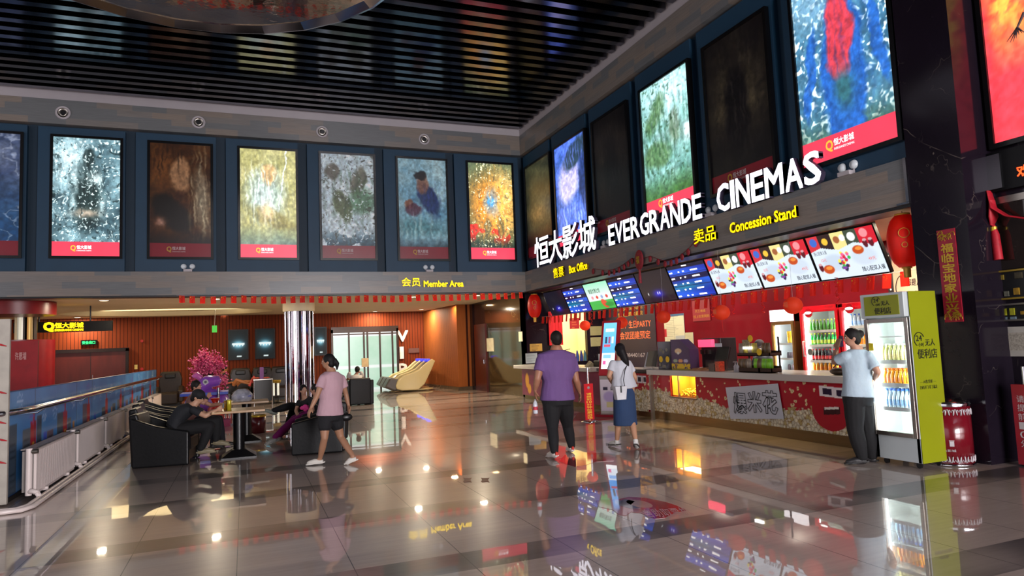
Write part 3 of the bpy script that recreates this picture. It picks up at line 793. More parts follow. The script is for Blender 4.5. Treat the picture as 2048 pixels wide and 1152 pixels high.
# ------------------------------------------------------------------ counters
M_MURAL = paintmat('counter print', 0, rough=0.25)
M_TOP = M('white solid counter top', 'c9c2ba', rough=0.22, nz=(3, .03))
M_KICK = M('brass toned kick plate', '8a7652', rough=0.28, metal=1.0, nz=(12, .1, (1, .1, 1)))
Y0, Y1 = 6.2, 12.1
def popcorn(img, U, V, seed, wl, n_loose=60):
    rs = np.random.RandomState(seed); Lm = wl
    X_, Z_ = U * Lm, V * .75
    top = .30 + .10 * np.sin(X_ * 1.3 + 1) + .08 * vnoise(U, V, 14, 1, 3)
    # jittered cells: every cell one puffed kernel
    cs = .055; gx_ = np.floor(X_ / cs).astype(int); gz_ = np.floor(Z_ / cs).astype(int); jr = rs.rand(int(Lm / cs) + 6, 24, 3)
    d1 = np.full(U.shape, 9.0); d2 = np.full(U.shape, 9.0); tn = np.zeros(U.shape)
    for ia in (-1, 0, 1):
        for ib in (-1, 0, 1):
            ii = np.clip(gx_ + ia + 2, 0, jr.shape[0] - 1); jj = np.clip(gz_ + ib + 2, 0, 23); q = jr[ii, jj]
            dd = np.hypot(X_ / cs - (gx_ + ia + q[..., 0]), Z_ / cs - (gz_ + ib + q[..., 1])); cl_ = dd < d1
            d2 = np.where(cl_, d1, np.minimum(d2, dd)); tn = np.where(cl_, q[..., 2], tn); d1 = np.where(cl_, dd, d1)
    m = (Z_ < top + .06 * (tn - .5)).astype(float); ed_ = np.clip((d2 - d1) * 6 + .15, 0, 1)[..., None]
    pile = (C3('8a5a30') * (1 - ed_) + ed_ * (C3('fff4d2') * (1 - .25 * tn[..., None]) - np.array([.0, .06, .2]) * (tn[..., None] > .75))) * (1 - .18 * np.clip(d1, 0, 1)[..., None])
    img = img * (1 - m[..., None]) + pile * m[..., None]
    for _ in range(n_loose):
        cx = rs.rand() * Lm; cz = rs.uniform(.3, .72); r = rs.uniform(.016, .032)
        for k in range(3):
            a = rs.rand() * 6.3; d = ((X_ - cx - r * .5 * math.cos(a)) ** 2 + (Z_ - cz - r * .5 * math.sin(a)) ** 2)
            img = np.where((d < (r * .75) ** 2)[..., None], C3('ead9a4'), img)
        d = ((X_ - cx) ** 2 + (Z_ - cz) ** 2); img = np.where((d < (r * .3) ** 2)[..., None], C3('8a4a1c'), img)
    return img
def mural(U, V):
    img = canvas(U, 'b51428') * (.9 + .15 * fbm(U, V, 6, 6, .4)[..., None]); L_ = Y1 - Y0
    img = popcorn(img, U, V, 12, L_, 110)
    X_ = U * L_; Z_ = V * .75
    def rect(cx, cz, w_, h_, col, sl=0.0):
        nonlocal img
        m = (np.abs(X_ - cx) < w_ / 2) & (np.abs(Z_ - cz - sl * (X_ - cx)) < h_ / 2); img = np.where(m[..., None], C3(col), img)
    # red round bag with 3D glasses and a striped bucket
    gx = Y1 - PX(1655, 790, 7.62).y
    m = ((X_ - gx) / .34) ** 2 + ((Z_ - .34) / .3) ** 2 < 1; img = np.where(m[..., None], C3('b01226'), img)
    rect(gx + .08, .6, .52, .15, 'efe6e6', -.05); rect(gx - .04, .605, .16, .09, '2a1a38', -.05); rect(gx + .21, .592, .16, .09, '2a1a38', -.05)
    rect(gx + .02, .33, .3, .1, '3a0a14', .1); rect(gx + .02, .37, .26, .035, 'f0e6dc', .1)
    for k in range(6): rect(gx + .40 + k * .045, .26, .046, .34, '6a5aa0' if k % 2 else 'd8d0e0')
    return img
t = thing('concession_counter', 'long red popcorn print counter with a thick white top', 'counter', (7.66, 9.0, 0))
wy0, wy1 = PX(1388, 770, 7.62).y, PX(1337, 770, 7.62).y
zw0, zw1 = PX(1390, 797, 7.62).z, 0.90
MB().box(7.66, 8.2, Y0, wy0, .17, .9).box(7.66, 8.2, wy1, Y1, .17, .9).box(7.66, 8.2, wy0, wy1, .17, zw0).box(8.15, 8.2, wy0, wy1, zw0, .9).build('body', M_REDWALL, t)
paint('print', (7.655, Y1, .17), RU, RV, Y1 - wy1, .73, 40, 60, lambda U, V: mural(U * (Y1 - wy1) / (Y1 - Y0), V), M_MURAL, t)
paint('print', (7.655, wy1, .17), RU, RV, wy1 - wy0, zw0 - .17, 60, 24, lambda U, V: mural(((Y1 - wy1) + U * (wy1 - wy0)) / (Y1 - Y0), V * (zw0 - .17) / .73), M_MURAL, t)
paint('print', (7.655, wy0, .17), RU, RV, wy0 - Y0, .73, 420, 90, lambda U, V: mural(((Y1 - wy0) + U * (wy0 - Y0)) / (Y1 - Y0), V), M_MURAL, t)
MB().box(7.45, 8.35, Y0, 11.75, .9, 1.0).build('counter_top', M_TOP, t, bevel=.008)
MB().box(7.5, 8.3, 11.75, Y1 + .3, .93, .99).build('counter_top', M_BLACK, t, label='black end piece of the counter top')
MB().box(7.72, 8.15, Y0, Y1, 0, .17).build('kick_plate', M_KICK, t)
# popcorn window of the counter
M_GOLDIN = M('brass warm lining', 'd8a048', rough=0.35, metal=0.6, nz=(5, .1))
M_POP = M('popcorn', 'f2c24a', rough=0.7, nz=(30, .3))
MB().box(7.70, 8.14, wy0 + .001, wy1 - .001, zw0, zw0 + .02).box(8.10, 8.14, wy0, wy1, zw0, .9).box(7.7, 8.1, wy0, wy0 + .015, zw0, .9).box(7.7, 8.1, wy1 - .015, wy1, zw0, .9).build('window_lining', M_GOLDIN, t)
mb = MB()
for _ in range(260): mb.ell((random.uniform(7.72, 8.05), random.uniform(wy0 + .04, wy1 - .25), zw0 + .02 + abs(random.gauss(0, .045))), (.02, .02, .018), 6, 4)
pop = mb.build('popcorn', M_POP, None, loc=(7.9, 10.8, zw0)); tag(pop, 'heap of golden popcorn in the lit counter window', 'popcorn', kind='stuff')
MB().box(7.63, 7.66, wy0 - .03, wy1 + .03, zw0 - .03, zw0).box(7.63, 7.66, wy1 - .32, wy1 - .29, zw0, .9).build('window_frame', M_STEEL, t)
area('popcorn window lamp', (7.88, (wy0 + wy1) / 2, .885), (.3, .7), 16, (1.0, .66, .2))
# handwritten paper poster on the counter
M_PAPER = M('white paper', 'cfd0d8', rough=0.7, nz=(3, .04)); M_INK = M('black marker ink', '0c0c12', rough=.6)
pa = [PX(x, y, 7.635) for x, y in ((1451, 775), (1556, 767), (1568, 838), (1461, 838))]
t = thing('paper_poster', 'white paper with hand drawn outlined characters 爆米花 taped to the counter', 'poster', pa[0])
MB().add(pa, [(0, 1, 2, 3)]).build('sheet', M_PAPER, t)
for i, c in enumerate('爆米花'):
    fr = lambda a, b: pa[3].lerp(pa[2], a).lerp(pa[0].lerp(pa[1], a), b)
    o0 = fr(.10 + i * .28, .16 + (.05 if i == 1 else 0)); uu = fr(.10 + i * .28 + .27, .16) - o0; vv = fr(.10 + i * .28, .86) - o0
    txt('outlined_character', c, o0 + Vector((-.006, 0, 0)), RU, RV, abs(uu.y), vv.z, M_INK, 0.004, t, outline=.014, bold=.03, res=1)
# box office half of the counter
def mural2(U, V):
    n = fbm(U, V, 5, 7, .4); img = mixc(canvas(U, '5a2140'), n, 'a8405c')
    img = blob(img, U, V, .08, .55, .03, .3, 'e8a838', 1, 3); img = blob(img, U, V, .11, .25, .03, .2, 'e8a838', 1, 3)
    for k in range(9): img = blob(img, U, V, .2 + .08 * k, .3 + .3 * ((k * 37) % 10) / 10, .03, .12, ['d8a0b0', '7a2a4a', 'c05a3a', '9aa0c0'][k % 4], .8, 2)
    return img
t = thing('box_office_counter', 'far box office counter with white top and purple red printed front', 'counter', (7.66, 15, 0))
MB().box(7.68, 8.2, 14.0, 18.9, .12, .9).box(7.68, 8.2, Y1, 12.9, .12, .9).build('body', M_REDWALL, t)
paint('print', (7.675, 18.9, .12), RU, RV, 4.9, .78, 160, 26, mural2, M_MURAL, t)
def mural3(U, V):
    img = popcorn(canvas(U, 'b01428'), U, V, 5, .8, 14); X_ = U * .8; Z_ = V * .75
    for cx in (.52, .74):
        img = np.where(((np.abs(X_ - cx) < .1) & (np.abs(Z_ - .63) < .075))[..., None], C3('e6e0e2'), img); img = np.where(((np.abs(X_ - cx) < .065) & (np.abs(Z_ - .63) < .05))[..., None], C3('2a1a30'), img)
    return img
paint('print', (7.675, 12.9, .12), RU, RV, .8, .78, 60, 56, mural3, M_MURAL, t)
MB().box(7.45, 8.3, 14.1, 19.0, .9, 1.0).build('counter_top', M_TOP, t, bevel=.008)
MB().box(7.6, 8.3, Y1 + .3, 14.1, .92, .98).build('counter_top', M('grey counter top', '5c5652', rough=.3), t, label='grey middle piece of the counter top')
MB().box(7.75, 8.15, Y1, 18.9, 0, .12).build('kick_plate', M_KICK, t)
t = thing('barrier_post', 'slim steel post with a clear panel at the end of the popcorn counter', 'post', (7.55, 11.75, 0))
MB().box(7.52, 7.58, 11.72, 11.78, 0, .88).build('post', M_STEEL, t)
# ------------------------------------------------------------------ ceiling hung screens
def scr_blue(seed, bars=True):
    rs = np.random.RandomState(seed)
    def f(U, V):
        img = mixc(canvas(U, '0a2a9a'), .5 + .5 * np.sin(V * 9 + U * 3), '1a58d8'); img = mixc(img, gauss(U, V, .3, .35, .5, .12), '0a7a9a')
        img = mixc(img, (V > .9) * 1.0, '070b2a')
        for k in range(5):
            y = .80 - k * .175; img = mixc(img, (np.abs(V - y + .08) < .008) * 1.0, '0a1450')
            if k == 1: img = mixc(img, (np.abs(V - y) < .07) * 1.0, '0a0f3c')
        img = mixc(img, (np.abs(U - .52) < .004) * (V < .88) * 1.0, '4a80e0')
        return img
    return f
def scr_green(U, V):
    img = mixc(canvas(U, 'd8ece0'), np.clip(V * 2 - 1.1, 0, 1), '8ce0b4'); img = mixc(img, (V < .32) * 1.0, '3aa848')
    img = blob(img, U, V, .62, .2, .12, .2, 'd04a30', 1, 3, .5); img = blob(img, U, V, .8, .16, .2, .1, '2a8a3a', 1, 2)
    for k, c in enumerate(('e08a9a', 'd03a30', '8a9ac8', 'd04040')): img = blob(img, U, V, .2 + .2 * k, .46, .05, .07, c, 1, 4)
    return img
def scr_dark(U, V):
    img = canvas(U, '14121f'); img = mixc(img, gauss(U, V, .52, .26, .16, .12), '1a1ac0')
    for a in (.2, .5, .56): img = mixc(img, gauss(U, V, a, .28, .012, .035) * 1.6, 'ffffff')
    return img
def scr_menu(U, V):
    img = canvas(U, 'cfdcea'); zig = .72 - .07 * np.abs(((U * 4 + .3) % 2) - 1) * 1.5
    cols = ['c8303a', '2a1a1c', 'e2d48a', '3a4638', 'c81c2e']; e = [0, .18, .38, .58, .76, 1.01]
    for k, c in enumerate(cols): img = mixc(img, ((U >= e[k]) & (U < e[k + 1]) & (V > zig)) * 1.0, c)
    for (a, b, r, c) in ((.09, .86, .06, '3a64c0'), (.27, .84, .05, 'e8b83a'), (.45, .84, .05, '9a5a34'), (.54, .86, .045, 'f0f4ee'), (.67, .85, .06, 'eceff0'), (.85, .88, .06, 'e88a90')):
        img = blob(img, U, V, a, b, r, r * 1.7, c, 1, 4)
    img = blob(img, U, V, .3, .35, .2, .22, 'b4c2d2', .7, 2); img = blob(img, U, V, .75, .4, .2, .22, 'b9c6d4', .6, 2)
    for (a, b, s) in ((.18, .22, .09), (.70, .55, .085)):
        img = blob(img, U, V, a, b, s, s * 1.2, 'b8481c', 1, 4); img = blob(img, U, V, a + .01, b + .03, s * .6, s * .5, 'e88a3a', 1, 3)
    for (a, b) in ((.07, .28), (.83, .66), (.91, .66)): img = blob(img, U, V, a, b, .035, .1, '5a1420', 1, 5); img = blob(img, U, V, a, b + .07, .03, .03, 'c89aa0', 1, 4)
    rs = np.random.RandomState(3)
    for k in range(26): img = blob(img, U, V, .46 + .1 * (rs.rand() - .5) * 1.6, .12 + .45 * rs.rand(), .025, .04, ['c8283a', '7a3a9a', 'e8d84a', '3aa84a', 'e85a8a', '2a2a4a'][k % 6], 1, 4)
    return img
M_TXD = M('dark screen text', '10141c', es=.05, ecol='10141c'); M_TXR = M('red screen text', 'd84a3a', es=.8); M_TXW = M('white screen text', 'ffffff', es=1.3)
M_BEZ = M('black screen bezel', '08080a', rough=.35, spec=.2)
top = Vector((8.60, 0, 3.16)); bot = Vector((8.90, 0, 2.44)); VV = (top - bot).normalized(); HH = (top - bot).length
NN = Vector(RU).cross(VV).normalized()
names = ['menu', 'menu', 'menu', 'blue', 'dark', 'blue', 'green', 'blue', 'dark']
wh = {0: 'with pictures of meals, nearest the red oval lantern', 1: 'with pictures of meals, the middle one of three', 2: 'with pictures of meals, next to a blue timetable', 3: 'showing a blue timetable, beside the meal screens', 4: 'nearly black with a blue glimmer, between two blue timetables', 5: 'showing a blue timetable, right of the green screen', 6: 'showing a bright green and white notice', 7: 'showing a blue timetable, left of the green screen', 8: 'nearly black, at the far end of the row'}
for k, kd in enumerate(names):
    yr = 7.24 + 1.33 * k + .012; yl = yr + 1.33 - .024
    o = Vector((bot.x, yl, bot.z))
    t = thing('menu_screen', f'ceiling hung flat screen {wh[k]}', 'screen', (8.8, yr + .66, 2.8), 'screens over the concession counter')
    c = Vector((8.75, (yl + yr) / 2, 2.80)) - NN * .035
    MB().obox(c, Vector((0, (yl - yr) / 2 + .006, 0)), VV * (HH / 2 + .01), NN * .028).build('housing', M_BEZ, t)
    MB().cyl((8.7, (yl + yr) / 2, 3.1), (8.7, (yl + yr) / 2, 3.2), .02, n=8).build('bracket', M_BLACK, t)
    fn = dict(menu=scr_menu, blue=scr_blue(k), green=scr_green, dark=scr_dark)[kd]
    pn = paint('panel', o + Vector((0, -.015, 0)) + VV * .015, RU, VV, yl - yr - .03, HH - .03, 110 if kd == 'menu' else 70, 64 if kd == 'menu' else 44, fn, paintmat('screen picture', 1.0, .2), t)
    at = lambda u_, v_: o + Vector(RU) * (yl - yr) * u_ + VV * HH * v_ + NN * .004
    if kd == 'menu':
        txt('caption', '随心配单人餐', at(.05, .56), RU, VV, .26, .07, M_TXD, .001, pn); txt('caption', '随心配双人餐', at(.66, .09), RU, VV, .40, .08, M_TXD, .001, pn, bold=.01)
        txt('price', '32元', at(.12, .41), RU, VV, .11, .05, M_TXR, .001, pn); txt('price', '49元', at(.79, .3), RU, VV, .13, .055, M_TXR, .001, pn)
    elif kd == 'blue':
        mb = MB(); rs = random.Random(k)
        for r in range(5):
            v_ = .79 - r * .175
            for (a, b) in ((.03, .12), (.27, .31), (.39, .44), (.6, .78)):
                mb.add([at(a, v_ - .02), at(b + rs.uniform(-.02, .02), v_ - .02), at(b, v_ + .02), at(a, v_ + .02)], [(0, 1, 2, 3)])
        mb.add([at(.42, .93), at(.55, .93), at(.55, .96), at(.42, .96)], [(0, 1, 2, 3)])
        mb.build('timetable_text', M_TXW, pn)
    elif kd == 'green':
        txt('caption', '储值优惠企划', at(.14, .62), RU, VV, .62, .13, M('green screen text', '1a3a2a', es=.05), .001, pn, bold=.01)
# ------------------------------------------------------------------ bottles and coolers
PROTOS = []
def bottle_proto(key, label_col, liquid, cap, h=.24, r=.032, glassy=True, emit=0.0):
    """one upright drink bottle standing on z = 0, top-level with cap and paper band"""
    mb = MB().lathe([(.001, 0), (r * .92, 0), (r, .01), (r, h * .55), (r * .85, h * .66), (r * .42, h * .82), (r * .38, h * .92), (.001, h * .92)], (0, 0, 0), 12)
    o = mb.build('drink_bottle', M('drink ' + key, liquid, rough=.15, coat=.5, nz=(9, .08), es=emit), None, loc=(0, 0, 0))
    MB().lathe([(.001, h * .9), (r * .48, h * .9), (r * .48, h), (.001, h)], (0, 0, 0), 10).build('cap', M('cap ' + key, cap, rough=.4), o)
    MB().lathe([(r * 1.015, h * .2), (r * 1.015, h * .48)], (0, 0, 0), 12).build('paper_band', M('band ' + key, label_col, rough=.4, nz=(40, .25)), o)
    o.location = (0, 0, -50); PROTOS.append(o)
    return o
M_COOLIN = M('white cooler lining', 'e6ecea', rough=.35, nz=(3, .02))
M_GLASS = glass('clear pane')
M_LED = M('cool white led strip', 'ffffff', es=5.0)
def cooler(name, label, cat, x, ya, yb, z0, z1, depth, mat, head, headmat, glow, col, frame, inner_z=None):
    """upright glass door cooler facing the hall; ya is its left edge for the viewer (larger y)"""
    t = thing(name, label, cat, (x, (ya + yb) / 2, z0))
    b = .045; zt = z1 - head; zb = z0 + (inner_z or .12)
    MB().box(x + .02, x + depth, ya - b, ya, z0, z1).box(x + .02, x + depth, yb, yb + b, z0, z1).box(x + depth - .03, x + depth, yb, ya, z0, z1).box(x + .02, x + depth, yb, ya, zt, z1).box(x + .02, x + depth, yb, ya, z0, zb).build('body', mat, t, bevel=.004)
    MB().box(x + depth - .05, x + depth - .03, yb + b, ya - b, zb, zt).box(x + .05, x + depth - .04, ya - b - .006, ya - b, zb, zt).box(x + .05, x + depth - .04, yb + b, yb + b + .006, zb, zt).box(x + .05, x + depth - .04, yb + b, ya - b, zb, zb + .01).box(x + .05, x + depth - .04, yb + b, ya - b, zt - .01, zt).build('lining', M_COOLIN, t)
    fr = .05
    MB().box(x - .02, x + .02, ya - fr, ya, zb, zt).box(x - .02, x + .02, yb, yb + fr, zb, zt).box(x - .02, x + .02, yb + fr, ya - fr, zt - fr, zt).box(x - .02, x + .02, yb + fr, ya - fr, zb, zb + fr).build('door_frame', frame, t, bevel=.004)
    MB().box(x - .004, x + .004, yb + fr, ya - fr, zb + fr, zt - fr).build('door_glass', M_GLASS, t)
    MB().box(x + .03, x + .045, ya - fr - .025, ya - fr - .008, zb + fr, zt - fr - .02).box(x + .03, x + .045, yb + fr + .008, yb + fr + .02, zb + fr, zt - fr - .02).build('light_strip', M_LED, t)
    for yy_, sg in ((ya - fr - .03, 1), (yb + fr + .03, -1)):
        l = area('cooler lamp', (x + .06, yy_, (zb + zt) / 2), (.03, (zt - zb) * .85), glow * .22, col)
        zz_ = -Vector((1, -sg * .8, 0)).normalized(); yy2 = Vector((0, 0, 1)); xx2 = yy2.cross(zz_); l.rotation_euler = Matrix((xx2, yy2, zz_)).transposed().to_euler()
    return t, (x, ya - b, yb + b, zb, zt, depth)
M_SHELF = M('wire shelf', 'd4dad8', rough=.3)
def shelf_row(t, g, z, proto, n, label, group, depth_rows=1, jit=.0, dx=.14, y_from=0.0, y_to=1.0):
    x, ya, yb, zb, zt, dep = g
    MB().box(x + .06, x + dep - .06, yb + .01, ya - .01, z - .014, z).box(x + .055, x + .065, yb + .01, ya - .01, z - .016, z + .03).build('shelf', M_SHELF, t)
    for r in range(depth_rows):
        for k in range(n):
            f = y_from + (y_to - y_from) * (k + .5) / n
            y = ya - .02 - (ya - yb - .04) * f
            o = dup(proto, (x + dx + .09 * r, y, z), random.uniform(0, 6), label, group)
RED = M('cola red enamel', 'c01020', rough=.25)
bt_green = bottle_proto('green soda', 'c8e050', '1fae4c', 'e8e04a', .24, .034)
bt_lime = bottle_proto('lime glass', '3a8a2a', '4f9a3a', 'd8d84a', .23, .032)
bt_cola = bottle_proto('cola', 'c8202c', '2a0e0a', 'c8202c', .24, .034)
bt_orange = bottle_proto('orange juice', 'f08a1a', 'f0a020', 'f07a10', .20, .034)
bt_water = bottle_proto('clear water', '8ab4e0', 'c4dcec', '3a6ac8', .24, .034)
bt_tea = bottle_proto('yellow tea', 'e6d890', 'd8d88a', 'f4f4e8', .22, .034)
# tall red cooler with bottle rows
CX = 10.0
def py_at(x, X=CX, y=680): return PX(x, y, X).y
def pz_at(x, y, X=CX): return PX(x, y, X).z
ya, yb = py_at(1604), py_at(1679)
t, g = cooler('drinks_cooler', 'tall red framed glass door cooler full of green and cola bottles', 'cooler', CX, ya, yb, 0.0, 2.10, .72, RED, .07, RED, 30, (.92, 1.0, .90), RED, .5)
txt('lettering', 'ICE COLD', (CX - .024, PX(1650, 618, CX).y, 2.045), RU, RV, .2, .03, M_INK, .001, t)
gp = 'rows of bottles in the red cooler'
shelf_row(t, g, pz_at(1640, 663), bt_lime, 9, 'green glass bottle on the top shelf of the red cooler', gp)
shelf_row(t, g, pz_at(1640, 692), bt_green, 9, 'bright green soda bottle on the second shelf of the red cooler', gp, 2)
shelf_row(t, g, pz_at(1640, 724), bt_cola, 9, 'dark cola bottle with red band on the third shelf of the red cooler', gp, 2)
shelf_row(t, g, pz_at(1640, 744), bt_orange, 8, 'orange juice bottle on the lowest visible shelf of the red cooler', gp)
c = PX(1616, 626, CX - .05)
M_DISC = M('red disc enamel', 'a80c1c', rough=.25); M_LITW = M('white glowing band', 'ffffff', es=1.6)
def disc(c, r, t):
    MB().cyl(c, c + Vector((.025, 0, 0)), r, n=32).build('round_badge', M_DISC, t, label='round dark red badge with a white stripe')
    pts = [(c.x - .004, c.y - r * math.cos(a), c.z + r * math.sin(a) * .3) for a in (2 * PI * k / 20 for k in range(20))]
    MB().add(pts, [tuple(range(20))]).build('badge_stripe', M_LITW, t)
disc(c, .085, t)
disc_g = PX(1620, 704, CX - .05); MB().cyl(disc_g, disc_g + Vector((.02, 0, 0)), .06, n=24).build('round_sticker', M('grey sticker', '6a6a66'), t)
hp = PX(1607, 700, CX - .05); MB().tube([(hp.x + .03, hp.y, hp.z + .16), (hp.x, hp.y, hp.z + .16), (hp.x, hp.y, hp.z - .12), (hp.x + .03, hp.y, hp.z - .12)], .014, 8).build('handle', M_WHITE, t)
# second red cooler, half hidden
ya, yb = py_at(1684), py_at(1684) - .88
t, g = cooler('drinks_cooler', 'second red cooler, mostly hidden behind the woman in the pale shirt', 'cooler', CX, ya, yb, 0.0, 2.10, .72, RED, .07, RED, 34, (.95, 1.0, .95), RED, .5)
gp2 = 'rows of bottles in the second red cooler'
shelf_row(t, g, pz_at(1700, 655), bt_water, 6, 'clear water bottle on the upper shelf of the second red cooler', gp2, y_to=.7)
shelf_row(t, g, pz_at(1725, 692), bt_orange, 7, 'orange bottle on the middle shelf of the second red cooler', gp2, y_to=.8)
shelf_row(t, g, pz_at(1725, 722), bt_tea, 7, 'yellow drink bottle on the lower shelf of the second red cooler', gp2, y_to=.8)
disc(PX(1698, 617, CX - .05), .085, t)
# small cooler in a gold frame
GOLD = M('gold anodised frame', 'a8814a', rough=.3, metal=.8, nz=(6, .08, (1, 1, .2)))
ya, yb = py_at(1545), py_at(1589)
t, g = cooler('display_fridge', 'narrow gold framed fridge with a white lit header', 'cooler', CX, ya, yb, 0.0, pz_at(1545, 621), .68, GOLD, .25, M_WHITE, 22, (.9, .95, 1.0), GOLD, .5)
zt = g[4]
MB().box(CX - .03, CX + .02, yb, ya, zt + .02, pz_at(1545, 621)).build('header', M('frosted lit header', 'eef0f8', es=.95), t)
gold_can = MB().lathe([(.001, 0), (.032, 0), (.034, .006), (.034, .115), (.026, .125), (.001, .125)], (0, 0, 0), 12).build('drink_can', M('gold can', 'e0b020', rough=.3, metal=.3), None, loc=(0, 0, 0)); gold_can.location = (0, 0, -50); PROTOS.append(gold_can)
def can_row(g, z, n, k0, k1, lbl, grp, t, stack=1, proto=gold_can):
    x, ya, yb, zb, zt, dep = g
    MB().box(x + .06, x + dep - .06, yb + .01, ya - .01, z - .014, z).box(x + .055, x + .065, yb + .01, ya - .01, z - .02, z + .02).build('shelf', M_SHELF, t)
    for s in range(stack):
        for k in range(n):
            dup(proto, (x + .14, ya - .02 - (ya - yb - .04) * (k0 + (k1 - k0) * (k + .5) / n), z + .126 * s), 0, lbl, grp)
can_row(g, pz_at(1570, 688), 4, .45, 1.0, 'gold drink can stacked on the upper shelf of the narrow fridge', 'gold cans in the narrow fridge', t, 2)
jar = MB().lathe([(.001, 0), (.03, 0), (.03, .1), (.02, .13), (.001, .13)], (0, 0, 0), 12).build('dark_bottle', M('dark small bottle', '4a3a3e', rough=.3), None, loc=(0, 0, 0)); jar.location = (0, 0, -50); PROTOS.append(jar)
can_row(g, pz_at(1570, 718), 5, .35, 1.0, 'small dark bottle on the middle shelf of the narrow fridge', 'small bottles in the narrow fridge', t, 1, jar)
can_row(g, pz_at(1570, 742), 3, .3, 1.0, 'small dark bottle at the bottom of the narrow fridge', 'small bottles in the narrow fridge', t, 1, jar)
# unattended 24 hour fridge, green side
FX, FA, FB = 7.09, PX(1719, 590, 7.04).y, 5.61
FDEP = PY(1870, 600, FB).x - FX
LIME = M('lime green panel', '858c10', rough=.35, nz=(2, .05)); PALE = M('pale grey enamel', 'b9c2c4', rough=.35, nz=(2, .03))
t, g = cooler('vending_fridge', 'tall pale fridge with lime green side and glass door, 24小时 无人便利店', 'cooler', FX, FA, FB, .07, 2.03, FDEP, PALE, .30, PALE, 30, (.86, 1.0, .95), M_STEEL, .28)
MB().box(FX + .03, FX + FDEP, FB - .006, FB, .07, 2.03).build('side_panel', LIME, t, label='lime green side')
MB().box(FX - .05, FX + .02, FB, FA, 1.74, 2.03).build('header', PALE, t, bevel=.008)
MB().box(FX - .056, FX - .05, FB + .06, FA - .06, 1.77, 2.0).build('header_panel', LIME, t)
for a, b in ((FX + .08, FB + .08), (FX + .08, FA - .08), (FX + FDEP - .08, FB + .08), (FX + FDEP - .08, FA - .08)):
    MB().cyl((a - .012, b, .035), (a + .012, b, .035), .034, n=14).box(a - .02, a + .02, b - .015, b + .015, .05, .075).build('caster', M_BLACK, t)
M_LTX = M('black lettering', '15160c', rough=.5)
yf = FX - .057; hb = lambda a: Vector((yf, FA - .06 - a, 0))
def store_mark(o, U_, s, side=None):
    o = Vector(o); U_ = Vector(U_); Z = Vector((0, 0, 1)); n = U_.cross(Z)
    ring = [o + U_ * (.085 + .085 * math.cos(a)) * s + Z * (.235 + .085 * math.sin(a)) * s + n * .003 for a in (math.radians(d) for d in range(20, 250, 10))]
    MB().tube(ring, .005 * s, 6).build('ring_mark', M_LTX, t)
    for (c, a, b, w_, h_) in (('24', .035, .215, .10, .07), ('小时', .07, .145, .09, .05), ('无人', .185, .15, .17, .085), ('便利店', .04, .0, .34, .115)):
        txt('lettering', c, o + U_ * a * s + Z * b * s, U_, Z, w_ * s, h_ * s, M_LTX, .002, t, bold=.012)
store_mark((FX - .057, (FA + FB) / 2 + .12, 1.785), RU, .66)
store_mark((FX + FDEP * .12, FB - .007, 1.25), BU, FDEP * 2.0)
txt('lettering', '— AI售货柜 —', (FX + FDEP * .2, FB - .007, .965), BU, RV, FDEP * .55, .04, M_LTX, .002, t)
txt('lettering', '扫码开门·拿了就走', (FX + FDEP * .18, FB - .007, .90), BU, RV, FDEP * .6, .042, M_LTX, .002, t)
q = PX(1742, 693, FX - .03); MB().box(q.x, q.x + .006, q.y - .03, q.y + .03, q.z - .05, q.z + .04).build('sticker', M('yellow sticker', 'c8b81e'), t)
gq = 'rows of bottles in the lime sided fridge'
zz = lambda y: PX(1790, y, FX + .15).z
for y0_, pr, lb in ((724, bt_tea, 'pale yellow tea bottle on the top shelf of the lime sided fridge'), (770, bt_orange, 'orange drink bottle on the middle shelf of the lime sided fridge'), (817, bt_water, 'clear water bottle on the lower shelf of the lime sided fridge')):
    shelf_row(t, g, zz(y0_), pr, 8, lb, gq, 2, dx=.12, y_from=.08, y_to=1)
x_, ya_, yb_, zb_, zt_, dep_ = g
MB().box(x_ + .06, x_ + dep_ - .06, yb_ + .01, ya_ - .01, zz(672) - .012, zz(672)).build('shelf', M_SHELF, t)
# ------------------------------------------------------------------ litter bin at the pillar
M_BIN = M('wine red bin enamel', '6c0f1c', rough=.22, coat=.4, nz=(3, .08)); M_SILV = M('silver ornament', 'b8b2b6', rough=.35)
q = PZ(1925, 934); cx, cy = q.x + .10, q.y + .20; r = .235
t = thing('litter_bin', 'round wine red litter bin with silver scrollwork below the couplet', 'bin', (cx, cy, 0))
MB().lathe([(.001, .03), (r, .03), (r, .68), (.001, .68)], (cx, cy, 0), 40).build('drum', M_BIN, t)
MB().lathe([(.001, 0), (r + .012, 0), (r + .012, .03), (.001, .03)], (cx, cy, 0), 40).build('base_ring', M_CHROME, t)
MB().lathe([(r + .006, .68), (r + .01, .70), (r + .004, .735), (r - .07, .74), (r - .08, .70), (.001, .70)], (cx, cy, 0), 40).build('rim', M_CHROME, t)
def on_drum(a, z, e=.004): return (cx + (r + e) * math.cos(a), cy + (r + e) * math.sin(a), z)
a0 = math.atan2(-cy, -cx)
for zc, sg in ((.60, -1), (.10, 1)):
    mb = MB()
    for k in range(9):
        b = a0 + (k - 4) * .34
        for s in (-1, 1):
            mb.tube([on_drum(b + s * (.02 + .055 * j / 3 + .03 * math.sin(j)), zc + sg * (-.055 + .05 * math.sin(j * .8) + .01 * j)) for j in range(8)], [.003, .006, .008, .008, .007, .006, .004, .002], 5)
    mb.build('scroll_ornament', M_SILV, t)
def drum_text(s, zc, hgt, wid, nm='lettering'):
    o = txt(nm, s, (0, 0, 0), (1, 0, 0), (0, 0, 1), wid, hgt, M_SILV, 0.001, None)
    me = o.data
    for v in me.vertices:
        a = a0 + (v.co.x - wid / 2 - .03) / r; p = on_drum(a, zc + v.co.z, .005); v.co = Vector(p) - Vector((cx, cy, 0))
    o.parent = t; o.location = (0, 0, 0); KIDS.setdefault(t.name, []).append(o)
